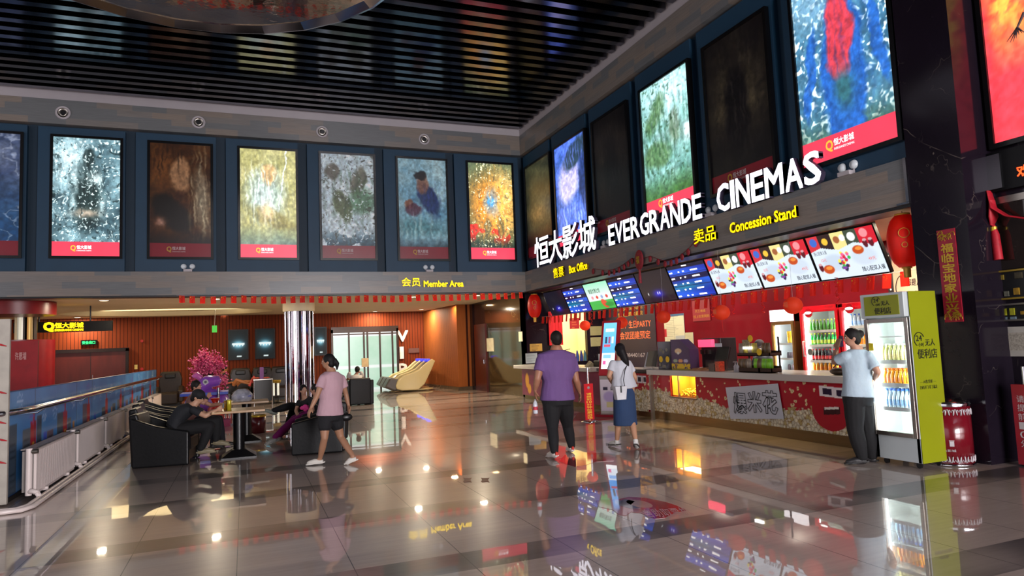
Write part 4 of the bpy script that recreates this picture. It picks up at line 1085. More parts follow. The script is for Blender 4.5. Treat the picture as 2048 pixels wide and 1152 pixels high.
drum_text('恒大影城', .17, .028, .17)
mb = MB()  # person with bin pictogram, recycling bin pictogram
for dx_ in (-.05, .05):
    aa = a0 + (dx_ - .03) / r
    for (du, z_, hw, hh) in (((0, .27, .008, .03), (0, .312, .006, .006), (-.03, .25, .012, .015)) if dx_ < 0 else ((0, .26, .022, .028), (0, .296, .026, .004))):
        p = [on_drum(aa + (du + sx * hw) / r, z_ + sz * hh, .005) for sx, sz in ((-1, -1), (1, -1), (1, 1), (-1, 1))]
        mb.add(p, [(0, 1, 2, 3)])
mb.build('pictogram', M_SILV, t)
# ------------------------------------------------------------------ red couplet on the pillar
M_RPAP = M('red couplet paper', '8f1028', rough=.45, nz=(14, .2)); M_GOLDP = M('gold leaf print', 'b8962a', rough=.35, metal=.5)
ya, yb = PX(1873, 460, 7.95).y, PX(1909, 457, 7.95).y; zt = PX(1890, 459, 7.95).z; zb = PX(1908, 644, 7.95).z
t = thing('couplet_banner', 'narrow red hanging couplet with gold characters on the black pillar', 'banner', (7.95, (ya + yb) / 2, zb))
MB().box(7.945, 7.958, yb, ya, zb, zt).build('paper', M_RPAP, t)
H_ = (zt - zb); cw = (ya - yb)
for i, c in enumerate('福临宝地家业兴'):
    txt('gold_character', c, (7.944, ya - cw * .17, zt - H_ * (.155 + .108 * (i + .88))), RU, RV, cw * .66, H_ * .094, M_GOLDP, .002, t, bold=.03)
def tangle(z0, z1):
    mb = MB(); rs = random.Random(int(z0 * 100))
    for _ in range(16):
        y = rs.uniform(yb + .03, ya - .03); z = rs.uniform(z0 + .02, z1 - .02); r_ = rs.uniform(.02, .045)
        mb.tube([(7.943, min(ya - .005, max(yb + .005, y + r_ * math.cos(a))), z + r_ * .8 * math.sin(a)) for a in (k * .7 for k in range(6))], .004, 4)
    return mb
tangle(zt - H_ * .14, zt - H_ * .01).build('gold_ornament', M_GOLDP, t); tangle(zb + H_ * .01, zb + H_ * .1).build('gold_ornament', M_GOLDP, t)
# ------------------------------------------------------------------ lanterns
M_LANT = thin('red lantern silk', 'e0220e', .45, .45); M_LANT2 = thin('red paper lantern', 'ff5a30', .55); M_GTR = M('gold lantern trim', 'c89a3a', rough=.4, metal=.3)
def oval_lantern(label, c, rr, hh, ztop):
    t = thing('palace_lantern', label, 'lantern', c)
    prof = [(.001, -hh), (rr * .45, -hh)] + [(rr * (.45 + .55 * math.sin(PI * k / 12) ** .6), -hh + 2 * hh * k / 12) for k in range(1, 12)] + [(rr * .45, hh), (.001, hh)]
    n = 32; rings = [[(c.x + p[0] * (1 - .02 * (j % 2)) * math.cos(2 * PI * j / n), c.y + p[0] * (1 - .02 * (j % 2)) * math.sin(2 * PI * j / n), c.z + p[1]) for j in range(n)] for p in prof]
    MB().loft(rings, caps=False).build('lantern_body', M_LANT, t)
    MB().lathe([(.001, hh - .004), (rr * .46, hh - .004), (rr * .46, hh + .02), (.001, hh + .02)], c, 20).lathe([(.001, -hh + .004), (rr * .3, -hh + .004), (rr * .3, -hh - .02), (.001, -hh - .02)], c, 20).build('lantern_cap', M_GTR, t)
    MB().lathe([(rr * .22, -hh - .02), (rr * .2, -hh - .14)], c, 14).build('tassel', M_GTR, t)
    MB().cyl((c.x, c.y, c.z + hh), (c.x, c.y, ztop), .004, n=6).build('cord', M_BLACK, t)
    # gold flower print on the side that faces the hall
    d = Vector((-c.x, -c.y, 0)).normalized(); s = d.cross(Vector((0, 0, 1))); mb = MB()
    for (ru, k) in ((.30, 8), (.16, 5)):
        mb.tube([c + d * (rr * 1.01 * math.cos(ru * math.cos(a))) + s * rr * ru * math.cos(a) + Vector((0, 0, hh * (.25 if ru > .2 else -.2) + rr * ru * math.sin(a))) for a in (2 * PI * j / 20 for j in range(21))], .005, 5)
    mb.build('printed_ring', M_GTR, t)
c = PX(1809, 482, 8.16); oval_lantern('large red oval lantern with gold tassel hanging beside the black pillar', c, .21, .345, 3.2)
c = PX(1069, 612, 8.16); oval_lantern('large red oval lantern at the far end of the box office', c, .21, .345, 3.2)
for i, (x, y, r_, X_, wh) in enumerate(((1170, 651, 11, 8.63, 'farthest, above the man in purple'), (1243, 645, 12.5, 8.41, 'behind the ticket kiosk'), (1327, 634, 14, 8.35, 'in front of the pinned notices'), (1443, 625, 17, 7.95, 'second nearest, over the drink dispenser'), (1586, 611, 19, 8.06, 'nearest, in front of the narrow fridge'))):
    c = PX(x, y, X_ + .1); rr = .15
    t = thing('round_lantern', f'round orange red paper lantern, {wh}', 'lantern', c, 'round paper lanterns over the counter')
    n = 28; rings = []
    for k in range(15):
        a = PI * (k + .02) / 14.04; rad = rr * math.sin(a) * (1 + (.012 if k % 2 else -.012)); rings.append([(c.x + rad * math.cos(2 * PI * j / n), c.y + rad * math.sin(2 * PI * j / n), c.z + rr * .92 * math.cos(a)) for j in range(n)])
    MB().loft(rings, caps=True).build('shade', M_LANT2, t)
    MB().cyl((c.x, c.y, c.z + rr * .9), (c.x, c.y, 3.2), .002, n=5).build('thread', M_WHITE, t)
    if i in (3, 4):
        MB().cyl((c.x, c.y, c.z - rr * .9), (c.x + .01, c.y, c.z - rr * 2.3), .004, .002, n=5).build('tassel', M_LANT, t)
        txt('characters', '福', (c.x - rr * 1.0, c.y + .045, c.z - .03), RU, RV, .09, .09, M('orange print', 'f08a5a'), .001, t)
# curly red ribbons hanging under the screens
for (x, y0_, y1_) in ((1270, 617, 650), (1422, 590, 636), (1465, 590, 630), (1523, 575, 628), (1672, 556, 612), (1182, 622, 650)):
    a, b = PX(x, y0_, 8.62), PX(x, y1_, 8.62); a.z = 2.44
    t_ = MB().tube([(a.x + .02 * math.sin(k * .9), a.y + .03 * math.cos(k * .9), a.z + (b.z - a.z) * k / 40 + .02 * math.sin(k * .5)) for k in range(41)], .006, 5).build('curly_ribbon', M_LANT, None, loc=a)
    tag(t_, 'thin curly red ribbon hanging below the menu screens', 'ribbon', 'curly ribbons below the menu screens')
# ------------------------------------------------------------------ things on and behind the counters
def XQ(x, y, X): return PX(x, y, X)
def card(name, label, cat, x0, y0, x1, y1, X, fn, nx=30, ny=40, es=0, thick=.008, frame=None, group=None):
    """flat sheet on a wall that faces the hall, from pixel corner to pixel corner"""
    a, b = PX(x0, (y0 + y1) / 2, X), PX(x1, (y0 + y1) / 2, X); zt = PX((x0 + x1) / 2, y0, X).z; zb = PX((x0 + x1) / 2, y1, X).z
    t = thing(name, label, cat, (X, a.y, zb), group)
    MB().box(X, X + thick, b.y, a.y, zb, zt).build('backing', frame or M_PAPER, t)
    p = paint('print', (X - .002, a.y, zb), RU, RV, a.y - b.y, zt - zb, nx, ny, fn, paintmat('wall print' + str(es), es, .5), t)
    return t, Vector((X - .004, a.y, zb)), a.y - b.y, zt - zb, p
def lines_fn(bg, ink, rows=14, margin=.1, seed=1, fill=.75):
    def f(U, V):
        img = canvas(U, bg); k = np.floor(V * rows); fr = V * rows - k
        ln = np.array([random.Random(seed * 97 + i).uniform(.4, 1) for i in range(rows + 2)])[np.clip(k, 0, rows).astype(int)]
        m = (fr > .35) & (fr < .7) & (U > margin) & (U < margin + (1 - 2 * margin) * ln) & (V > .05) & (V < .95)
        return mixc(img, m * fill, ink)
    return f
t, o, w_, h_, p = card('chalk_poster', 'large dark plum poster with gold and pink Chinese lettering on the back wall', 'poster', 1213, 590, 1312, 745, 10.78, lambda U, V: canvas(U, '2a2030') * (.9 + .2 * fbm(U, V, 3, 4)[..., None]), 20, 20, frame=M_BLACK)
M_PG = M('gold poster lettering', 'd09a32'); M_PP = M('pink poster lettering', 'f07848')
for (s_, u0, v0, ww, hh, mm) in (('恒大影城', .22, .86, .62, .11, M_PG), ('EVERGRANDE CINEMAS', .28, .81, .5, .03, M_PG), ('恒大嘉凯大影院', .28, .73, .5, .055, M_PG), ('包场观影，生日PARTY', .06, .57, .86, .10, M_PP), ('活动会议团建预定', .10, .43, .8, .10, M_PP), ('13208440167', .28, .2, .5, .05, M_WHITE)):
    txt('lettering', s_, o + Vector((0, -w_ * u0, h_ * v0)), RU, RV, w_ * ww, h_ * hh, mm, .001, p, bold=.015)
def notice(U, V):
    img = lines_fn('c9c4a2', '7a7a6a', 18, .08, 3, .4)(U, V); img = mixc(img, (V > .93) * 1.0, '3a5a7a'); img = mixc(img, ((U < .12) & (V > .3) & (V < .55)) * 1.0, 'b01828')
    img = mixc(img, ((U > .55) & (V < .32)) * .8, '9aa0a4'); return mixc(img, (np.abs(U - .5) < .008) * .5, '6a6a5a')
card('notice_board', 'tall cream notice sheet with a blue header on the red wall', 'notice', 1329, 628, 1369, 692, 10.78, notice, 50, 80)
card('notice_sheet', 'small plain pale sheet pinned right of the tall notice', 'notice', 1371, 665, 1387, 705, 10.78, lines_fn('b9b48e', '9a9678', 12, .1, 5, .3), 16, 30)
t, o, w_, h_, p = card('red_sign', 'dark red hanging sign with gold lettering among the bunting', 'sign', 1385, 600, 1420, 642, 10.78, lambda U, V: canvas(U, '98202a'), 6, 6, frame=M_REDWALL)
txt('lettering', '员工通道', o + Vector((0, -w_ * .15, h_ * .42)), RU, RV, w_ * .6, h_ * .13, M_PG, .001, p); txt('lettering', '线上取票网购', o + Vector((0, -w_ * .05, h_ * .15)), RU, RV, w_ * .9, h_ * .15, M_PG, .001, p)
# marquee board at the near end of the recess
t, o, w_, h_, p = card('marquee_board', 'cream board edged with round bulbs behind the lime sided fridge', 'sign', 1776, 500, 1850, 640, 10.78, lambda U, V: mixc(canvas(U, 'e8cfae'), ((U < .16)) * 1.0, '1a1416'), 40, 40)
mb = MB()
for k in range(12): mb.ell((10.77, o.y - w_ * .08, o.z + h_ * (k + .5) / 12), (.01, .016, .016), 8, 6)
mb.build('bulb_row', M('white bulb', 'fff4e0', es=.9), t)
txt('lettering', '都是从', o + Vector((0, -w_ * .52, h_ * .48)), RU, RV, w_ * .4, h_ * .10, M_INK, .001, p, bold=.02); txt('lettering', '我们', o + Vector((0, -w_ * .7, h_ * .33)), RU, RV, w_ * .25, h_ * .08, M_INK, .001, p)
MB().tube([o + Vector((-.002, -w_ * (.42 + .2 * math.cos(a)), h_ * (.45 + .2 * math.sin(a)))) for a in (math.radians(d) for d in range(60, 300, 12))], .008, 6).build('arc_mark', M_INK, t)
# two notices and a plaque on the dark walls at the far end
def cardY(name, label, x0, y0, x1, y1, Y, fn, es=0, frame=None):
    a, b = PY(x0, y1, Y), PY(x1, y0, Y)
    t = thing(name, label, 'notice', a)
    MB().box(a.x, b.x, Y, Y + .012, a.z, b.z).build('backing', frame or M_PAPER, t)
    paint('print', (a.x, Y - .002, a.z), BU, RV, b.x - a.x, b.z - a.z, 26, 22, fn, paintmat('wall print' + str(es), es, .5), t)
    return t
cardY('notice_sheet', 'upper of two olive notices right of the kitchen opening', 1181, 652, 1205, 671, 19.38, lines_fn('a09c6e', '7a7856', 7, .1, 7, .4))
cardY('notice_sheet', 'lower of two olive notices right of the kitchen opening', 1182, 674, 1204, 693, 19.38, lines_fn('a4a074', '7a7856', 7, .1, 8, .4))
cardY('wall_plaque', 'gold plaque on the dark wall behind the box office counter end', 1060, 687, 1084, 703, 19.38, lines_fn('b8903e', '4a3410', 5, .15, 9, .7), frame=GOLD)
t_ = cardY('counter_notice', 'pale two page notice standing on the far counter end', 1052, 706, 1074, 727, 18.6, lines_fn('a9b4b8', '6a7478', 9, .08, 10, .5))
# kitchen behind the opening: cabinet with drawn stars, pan, hanging aprons, red door curtain
p0 = PY(1124, 690, 21.4); M_CREAMY = M('cream cabinet', 'e8d8a8', rough=.5)
t = thing('kitchen_cabinet', 'cream kitchen cabinet seen through the box office opening', 'cabinet', (9.9, 21.2, 0))
MB().box(9.4, 10.9, 21.0, 21.5, 0, 1.22).build('body', M_CREAMY, t); MB().box(9.98, 10.0, 20.98, 21.0, .1, 1.18).box(10.42, 10.44, 20.98, 21.0, .1, 1.18).build('door_gap', M_BLACK, t)
MB().box(9.95, 10.35, 20.985, 21.0, .86, 1.12).build('paper_sheet', M_PAPER, t)
t = thing('cooking_pan', 'steel pan with a glass lid on the kitchen cabinet', 'pan', (10.1, 21.2, 1.22))
MB().lathe([(.001, 0), (.10, 0), (.15, .12), (.14, .12), (.001, .02)], (10.05, 21.2, 1.22), 20).build('bowl', M_STEEL, t); MB().lathe([(.16, .13), (.08, .17), (.001, .18)], (10.05, 21.2, 1.22), 20).build('lid', M_CHROME, t); MB().tube([(10.2, 21.2, 1.34), (10.42, 21.15, 1.38)], .012, 8).build('handle', M_BLACK, t)
t = thing('folded_curtain', 'bright red cloth gathered at the left of the kitchen opening', 'curtain', (9.25, 19.35, 1.5))
c_ = PY(1110, 655, 19.33)
mb = MB(); n = 14
rings = [[(c_.x - .22 + .46 * (k / n) + (0 if j else 0), 19.33 + .03 * math.sin(k * 2.2) - (.02 if s else 0), z) for (k, s) in [(k, 0) for k in range(n + 1)] + [(k, 1) for k in range(n, -1, -1)]] for j, z in enumerate((c_.z - .55, c_.z, c_.z + .5))]
mb.loft(rings); mb.build('cloth', M('red cloth', 'c81420', rough=.7), t)
t_ = cardY('red_notice', 'square red notice hanging at the top of the kitchen opening', 1140, 636, 1158, 658, 19.3, lines_fn('a01820', 'd8a040', 4, .2, 12, .5), frame=M_REDWALL); c_ = PY(1149, 636, 19.306); MB().cyl((c_.x, 19.41, 2.76), (c_.x, 19.306, c_.z), .006, n=5).build('cord', M_BLACK, t_)
for k, (x, cl) in enumerate(((1155, '26408a'), (1163, '22307a'), (1170, '3a6a7a'))):
    c_ = PY(x, 722, 19.47); o = MB().tube([(c_.x, 19.47, 1.34), (c_.x + .01, 19.47, 1.15), (c_.x, 19.47, 1.0)], [.02, .05, .055], 10).build('umbrella', M('umbrella cloth ' + cl, cl, rough=.6), None, loc=(c_.x, 19.47, 1.0))
    tag(o, f'folded blue umbrella standing behind the box office counter, {("leftmost", "middle", "rightmost")[k]} of three', 'umbrella', 'folded umbrellas behind the box office')
# ---- on the box office counter
def boxthing(name, label, cat, x, y, z, sx, sy, sz, mat, bevel=.004):
    t = thing(name, label, cat, (x, y, z)); MB().box(x - sx / 2, x + sx / 2, y - sy / 2, y + sy / 2, z, z + sz).build('body', mat, t, bevel=bevel); return t
q = PX(1182, 734, 7.8); t = thing('telephone', 'pale desk telephone on the box office counter', 'telephone', (7.8, q.y, 1.0))
MB().prism([(0, 0), (.22, 0), (.22, .04), (.1, .10), (0, .03)], (7.68, q.y - .1, 1.0), (1, 0, 0), (0, 0, 1), (0, .2, 0)).build('body', M('ivory plastic', 'a89a78'), t, bevel=.006); MB().tube([(7.76, q.y + .07, 1.09), (7.80, q.y + .07, 1.12), (7.86, q.y + .07, 1.09)], .02, 8).build('handset', M('ivory plastic'), t)
q = PX(1200, 725, 7.9); t = thing('desk_clutter_stand', 'dark receipt printer stand on the box office counter', 'printer', (7.9, q.y, 1.0))
MB().box(7.8, 8.0, q.y - .14, q.y + .14, 1.0, 1.14).build('body', M_BLACK, t, bevel=.01); MB().box(7.88, 7.9, q.y - .03, q.y + .03, 1.14, 1.3).build('receipt', M_PAPER, t)
# ---- on the concession counter
TZ = 1.0
def on_top(x, X=7.7):   # y of the counter spot that shows at pixel column x
    return PX(x, 735, X).y
y = on_top(1303, 7.75)
t = thing('tablet_frame', 'dark tablet screen with a pale edge at the left end of the popcorn counter', 'screen', (7.75, y, TZ))
MB().obox((7.78, y, TZ + .2), (0, .17, 0), (.05, 0, .16), (.012, 0, -.004)).build('screen', M_BLACK, t); MB().obox((7.77, y + .2, TZ + .17), (0, .012, 0), (.05, 0, .16), (.014, 0, -.004)).build('edge_bar', M_PAPER, t); MB().box(7.68, 7.86, y - .12, y + .22, TZ, TZ + .03).build('foot', M_TOP, t)
ya, yb = on_top(1317, 7.6), on_top(1343, 7.6); h1 = PX(1330, 683, 7.6).z - TZ
M_SMILE = M('yellow round tag', 'ecc020', rough=.5)
t = thing('treat_display_box', 'black acrylic display box with two yellow round tags on the counter', 'display', (7.7, (ya + yb) / 2, TZ))
MB().box(7.6, 7.85, yb, ya, TZ, TZ + h1).build('box', M('smoked acrylic', '191722', rough=.12), t, bevel=.004)
for k in (0, 1):
    MB().cyl((7.594, ya - (.12 + .25 * k) * (ya - yb) / .5, TZ + .2), (7.599, ya - (.12 + .25 * k) * (ya - yb) / .5, TZ + .2), .06, n=20).build('round_tag', M_SMILE, t)
mb = MB()
for k in range(7): mb.ell((7.597, random.uniform(yb + .05, ya - .05), TZ + random.choice((.06, .09, .34, .38))), (.004, .04, .035), 8, 6)
mb.build('treat_print', M('pale treat print', '7a7466'), t)
ya, yb = on_top(1344, 7.6), on_top(1381, 7.6); h1 = PX(1350, 679, 7.6).z - TZ; L_ = ya - yb
def promo(U, V):
    img = canvas(U, '4b3458'); img = mixc(img, ((V < .22) & (fbm(U, V, 12, 4) > .4)) * 1.0, 'e0b82a'); img = mixc(img, (V < .06) * 1.0, '8a7a20')
    img = blob(img, U, V, .4, .62, .2, .09, 'e8c89a', 1, 4); img = blob(img, U, V, .4, .55, .08, .04, 'f0e8d8', 1, 4)
    for k in range(3): img = blob(img, U, V, .22 + .28 * k, .30, .13, .06, ['9aa88a', 'e8a06a', 'b8b0c8'][k], 1, 4)
    return img
t = thing('promo_box', 'plum and yellow popcorn promotion box with a cut corner on the counter', 'box', (7.7, (ya + yb) / 2, TZ))
mb = MB(); poly = [(0, 0), (L_, 0), (L_, h1 * .68), (L_ * .5, h1), (0, h1)]
mb.prism(poly, (7.6, ya, TZ), (0, -1, 0), (0, 0, 1), (.2, 0, 0)); mb.build('box', M('plum card', '4b3458', rough=.5), t)
pr = paint('print', (7.597, ya, TZ), RU, RV, L_, h1, 40, 50, promo, M_MURAL, t)
me = pr.data; 
for v in me.vertices:
    u_ = -v.co.y - (7.7 * 0) ; uu = (ya - (v.co.y + pr.location.y + origin(t).y)) / L_
    if uu > .5:
        lim = h1 * (1 - .32 * (uu - .5) / .5); v.co.z = min(v.co.z, lim)
t = thing('drink_dispenser', 'soda dispenser with a glowing pink red header on the counter', 'dispenser', (8.1, on_top(1418, 8.1), TZ))
y0_, y1_ = PX(1397, 680, 7.95).y, PX(1436, 680, 7.95).y; zh0, zh1 = PX(1415, 694, 7.95).z, PX(1415, 679, 7.95).z
MB().box(8.0, 8.35, y1_, y0_, TZ, zh1 + .02).build('body', M('dark grey enamel', '1c1a1e', rough=.35), t, bevel=.01)
MB().box(7.93, 8.0, y1_ + .16, y0_, zh0, zh1).build('lit_header', M('pink lit header', 'ff5a78', es=1.6, ecol='ff3a5c'), t, bevel=.01)
for k in range(3): MB().box(7.95, 8.0, y0_ - .07 - .11 * k, y0_ - .03 - .11 * k, zh0 - .13, zh0 - .05).build('tap', M_STEEL, t)
MB().box(7.93, 8.2, y1_ + .05, y0_, TZ, TZ + .04).build('drip_tray', M_STEEL, t)
ya, yb = PX(1429, 715, 7.75).y, PX(1454, 715, 7.75).y
t = thing('till_screen', 'black till screen leaning beside the clear acrylic box', 'screen', (7.8, (ya + yb) / 2, TZ))
MB().obox((7.78, (ya + yb) / 2, PX(1440, 716, 7.75).z), (0, (ya - yb) / 2, 0), (.06, 0, .19), (.02, 0, -.006)).build('screen', M_BLACK, t, bevel=.006); MB().cyl((7.86, (ya + yb) / 2, TZ), (7.84, (ya + yb) / 2, TZ + .2), .03, n=12).box(7.78, 7.98, yb + .05, ya - .05, TZ, TZ + .02).build('stand', M_BLACK, t)
MB().box(7.73, 7.74, yb + .1, ya - .05, PX(1440, 690, 7.75).z - .03, PX(1440, 690, 7.75).z + .03).build('small_label', M_PAPER, t)
t, o, w_, h_, p = card('picture_screen', 'small framed picture of brown snacks behind the till', 'picture', 1441, 681, 1466, 703, 8.35, lambda U, V: blob(blob(canvas(U, '6a4a38'), U, V, .6, .5, .2, .2, 'c8843a', 1, 2), U, V, .3, .6, .2, .2, '3a1a14', 1, 2), 16, 16, frame=M_BEZ)
MB().box(8.36, 8.42, o.y - w_ * .6, o.y - w_ * .4, 1.0, o.z).build('stand', M_BLACK, t)
y = on_top(1430, 7.55); t = thing('acrylic_box', 'clear acrylic box holding dark and orange packets at the counter edge', 'box', (7.6, y, TZ))
MB().box(7.5, 7.68, y - .17, y + .19, TZ, TZ + .2).build('box', M_GLASS, t); MB().box(7.53, 7.65, y + .0, y + .15, TZ + .005, TZ + .13).build('dark_packets', M('dark packets', '3a2a2e', nz=(30, .5)), t); MB().box(7.53, 7.65, y - .13, y - .03, TZ + .005, TZ + .17).build('orange_packets', M('orange packets', 'c8401e', nz=(30, .4)), t)
y = on_top(1395, 7.7); o = MB().box(7.6, 7.85, y - .2, y + .25, TZ, TZ + .02).box(7.63, 7.82, y - .1, y + .3, TZ + .02, TZ + .04).build('wooden_tray', M('pale wood', '9a7048', rough=.5), None, loc=(7.7, y, TZ)); tag(o, 'pale wooden trays stacked between the promo box and the till', 'tray')
for k, x in enumerate((1466, 1475)):
    y = on_top(x, 7.5 + .05 * k); t = thing('pump_bottle', f'white hand sanitiser pump bottle, {("left", "right")[k]} of two at the counter edge', 'bottle', (7.55, y, TZ), 'pump bottles')
    MB().lathe([(.001, 0), (.03, 0), (.03, .10), (.012, .12), (.012, .14), (.001, .14)], (7.55, y, TZ), 14).build('bottle', M_WHITE, t); MB().tube([(7.55, y, TZ + .14), (7.55, y, TZ + .17), (7.51, y, TZ + .168)], .007, 6).build('pump', M_WHITE, t)
# snack racks
M_BASK = M('woven brown basket', '3c2418', rough=.7, nz=(60, .5)); 
def snack_bag(col, name='snack_bag'):
    mb = MB(); pts = []
    for z, rx, ry in ((0, .05, .008), (.03, .06, .03), (.1, .062, .035), (.16, .058, .02), (.19, .06, .004)): pts.append([(ry * math.sin(a), rx * math.cos(a), z) for a in (2 * PI * k / 14 for k in range(14))])
    mb.loft(pts); o = mb.build('snack_bag', M('foil ' + col, col, rough=.3, nz=(18, .35)), None, loc=(0, 0, 0)); o.location = (0, 0, -50); PROTOS.append(o); return o
bag_g, bag_b, bag_y, bag_w = snack_bag('7fc81e'), snack_bag('6a5236'), snack_bag('b8a84a'), snack_bag('9a8a7a')
t = thing('snack_rack', 'two tier rack of woven baskets for snack bags on the counter', 'rack', (7.65, on_top(1510, 7.6), TZ))
ya, yb = on_top(1476, 7.58), on_top(1546, 7.58); ym = on_top(1521, 7.58)
def basket(x0, x1, a, b, z, h_, nm='basket'): MB().box(x0, x1, b, a, z, z + .012).box(x0, x0 + .012, b, a, z, z + h_).box(x1 - .012, x1, b, a, z, z + h_ + .03).box(x0, x1, a - .012, a, z, z + h_).box(x0, x1, b, b + .012, z, z + h_).build(nm, M_BASK, t)
z2 = PX(1510, 712, 7.7).z
basket(7.55, 7.75, ya, ym + .01, TZ + .005, .07); basket(7.55, 7.75, ym - .01, yb, TZ + .005, .07)
ya2, yb2 = on_top(1480, 7.7), on_top(1545, 7.7)
basket(7.66, 7.9, ya2, yb2, z2, .05)
MB().box(7.87, 7.89, yb2 + .02, yb2 + .04, TZ, z2 + .3).box(7.87, 7.89, ya2 - .04, ya2 - .02, TZ, z2 + .3).build('rack_post', M_BLACK, t)
G1 = 'snack bags in the lower baskets'; G2 = 'snack bags in the upper basket'
for k, (x, pr, nm) in enumerate(((1480, bag_b, 'brown'), (1489, bag_b, 'brown'), (1497, bag_w, 'beige'), (1511, bag_g, 'bright green'), (1518, bag_b, 'brown'), (1527, bag_g, 'bright green'), (1538, bag_g, 'bright green'))):
    dup(pr, (7.62, on_top(x, 7.6), TZ + .03), random.uniform(-.2, .2), f'{nm} snack bag in the lower basket of the counter rack', G1)
for k, (x, pr, nm) in enumerate(((1485, bag_w, 'beige'), (1493, bag_y, 'yellow'), (1502, bag_w, 'beige'), (1511, bag_y, 'yellow'), (1530, bag_b, 'brown'), (1538, bag_b, 'brown'))):
    dup(pr, (7.73, on_top(x, 7.72), z2 + .02), random.uniform(-.2, .2), f'{nm} snack bag in the upper basket of the counter rack', G2)
for (x, y_, nm) in ((1500, 677, 'left on the rack post, above a white glowing lamp'), (1518, 704, 'clipped to the upper basket of the rack')):
    c = PX(x, y_, 7.64); o = MB().cyl(c, c + Vector((.006, 0, 0)), .055, n=24).build('round_price_tag', M_SMILE, None, loc=c); tag(o, f'round yellow tag {nm}', 'tag')
c = PX(1493, 696, 7.66); o = MB().box(c.x, c.x + .04, c.y - .09, c.y + .09, c.z - .02, c.z + .02).build('rack_lamp', M('white lamp bar', 'ffffff', es=3), None, loc=c); tag(o, 'short white glowing lamp bar on top of the snack rack', 'lamp')
c = PX(1491, 687, 7.67); o = MB().box(c.x, c.x + .02, c.y - .08, c.y + .08, c.z - .06, c.z + .06).build('price_card', M('beige card', '8c8264', nz=(40, .5)), None, loc=c); tag(o, 'beige price card behind the left round tag of the snack rack', 'card')
y = on_top(1677, 7.6); t = thing('handbag', 'dark brown handbag on the counter beside the woman at the lime fridge', 'bag', (7.6, y, TZ))
MB().ell((7.62, y, TZ + .05), (.09, .16, .055), 16, 10).build('bag_body', M('brown leather', '3a2a1c', rough=.4), t); MB().tube([(7.6, y - .1, TZ + .08), (7.6, y - .05, TZ + .14), (7.6, y + .05, TZ + .14), (7.6, y + .1, TZ + .08)], .008, 6).build('strap', M_BLACK, t)
# ------------------------------------------------------------------ ticket kiosk, barrier sign, carpet, floor decals
def kiosk():
    b = PZ(1218, 834); w2 = .25
    v = Vector((-b.x, -b.y, 0)).normalized(); s = Vector((0, 0, 1)).cross(v)      # v towards the hall, s to its own left
    v = Vector((-.80, -.60, 0)); s = Vector((0, 0, 1)).cross(v)
    t = thing('ticket_kiosk', 'red framed self service ticket kiosk with a blue lit screen', 'kiosk', b); w2 = .21
    Z = Vector((0, 0, 1)); R_ = -s if (-s).cross(Z).dot(v) > 0 else s      # reading direction
    dist = lambda px_, py_: on(1, px_, py_, b.y)
    ht = dist(1228, 641).z; zs = dist(1215, 752).z; lean = .30
    mb = MB(); mb.obox(b + Z * .03 - v * .15, R_ * .26, v * .26, Z * .03); mb.build('base_plate', M_REDWALL, t)
    MB().obox(b + Z * (zs / 2) - v * .2, R_ * .22, v * .12, Z * (zs / 2)).build('pedestal', M('grey white panel', '8e8880', rough=.4), t, bevel=.01)
    def front(U, V):
        img = mixc(canvas(U, 'b8aab8'), V, 'd0c4cc'); img = mixc(img, ((np.abs(V - .72) < .05) & (np.abs(np.abs(U - .5) - .22) < .14)) * 1.0, '2a2438'); img = blob(img, U, V, .5, .45, .4, .2, '9a86b4', .8, 2)
        return mixc(img, ((V < .28) & (V > .1) & (U > .3)) * .8, 'b8ac6a')
    paint('pedestal_print', b + Z * .12 - v * .078 - R_ * .2, R_, Z, .40, zs - .2, 30, 40, front, M_MURAL, t)
    up = (Z * 1.0 - v * lean).normalized(); hh = (ht - zs) / up.z; nn = R_.cross(up)
    c = b + Z * zs + up * hh / 2 - v * .06
    MB().obox(c, R_ * w2, up * hh / 2, nn * .05).build('red_frame', M('kiosk red', 'a01620', rough=.3), t, bevel=.02)
    def scr(U, V):
        img = mixc(canvas(U, '3f8fe8'), np.clip(V, 0, 1), '6ab4f4'); img = mixc(img, ((V < .34)) * 1.0, 'dfeaf6'); img = mixc(img, (V < .08) * 1.0, 'ffffff')
        img = mixc(img, ((np.abs(V - .84) < .03) & (np.abs(U - .5) < .32)) * 1.0, 'eaf6ff')
        for k in range(3): img = mixc(img, ((np.abs(V - .62) < .07) & (np.abs(U - .25 - .25 * k) < .09)) * 1.0, ['24364a', '8a4a6a', 'c8dcf0'][k])
        img = mixc(img, ((np.abs(V - .5) < .03) & (np.abs(U - .35) < .25)) * 1.0, 'b84a5a'); img = mixc(img, ((np.abs(V - .13) < .04) & (np.abs(U - .22) < .12)) * 1.0, 'e0508a')
        return mixc(img, ((np.abs(V - .27) < .04) & (np.abs(U - .4) < .3)) * 1.0, '7ab0f0')
    paint('screen', c - R_ * (w2 - .06) - up * (hh / 2 - .14) + nn * .052, R_, up, 2 * w2 - .12, hh - .2, 44, 90, scr, paintmat('kiosk picture', 1.35, .2), t)
    return t
kiosk()
p = PZ(1180, 843); t = thing('barrier_sign', 'slim red barrier sign with yellow characters on a round steel foot', 'sign', p)
sc = lambda y_: PY(1179, y_, p.y).z
MB().lathe([(.001, 0), (.17, 0), (.17, .012), (.05, .03), (.001, .03)], p, 28).build('foot', M_CHROME, t); MB().cyl(p, (p.x, p.y, sc(735)), .022, n=12).build('pole', M_CHROME, t)
a_, b_ = PY(1169, 800, p.y - .03), PY(1187, 800, p.y - .03)
MB().box(a_.x, b_.x, p.y - .035, p.y - .023, sc(841) if sc(841) > .04 else .04, sc(767)).build('panel', M('bright red panel', 'd01428', rough=.35), t)
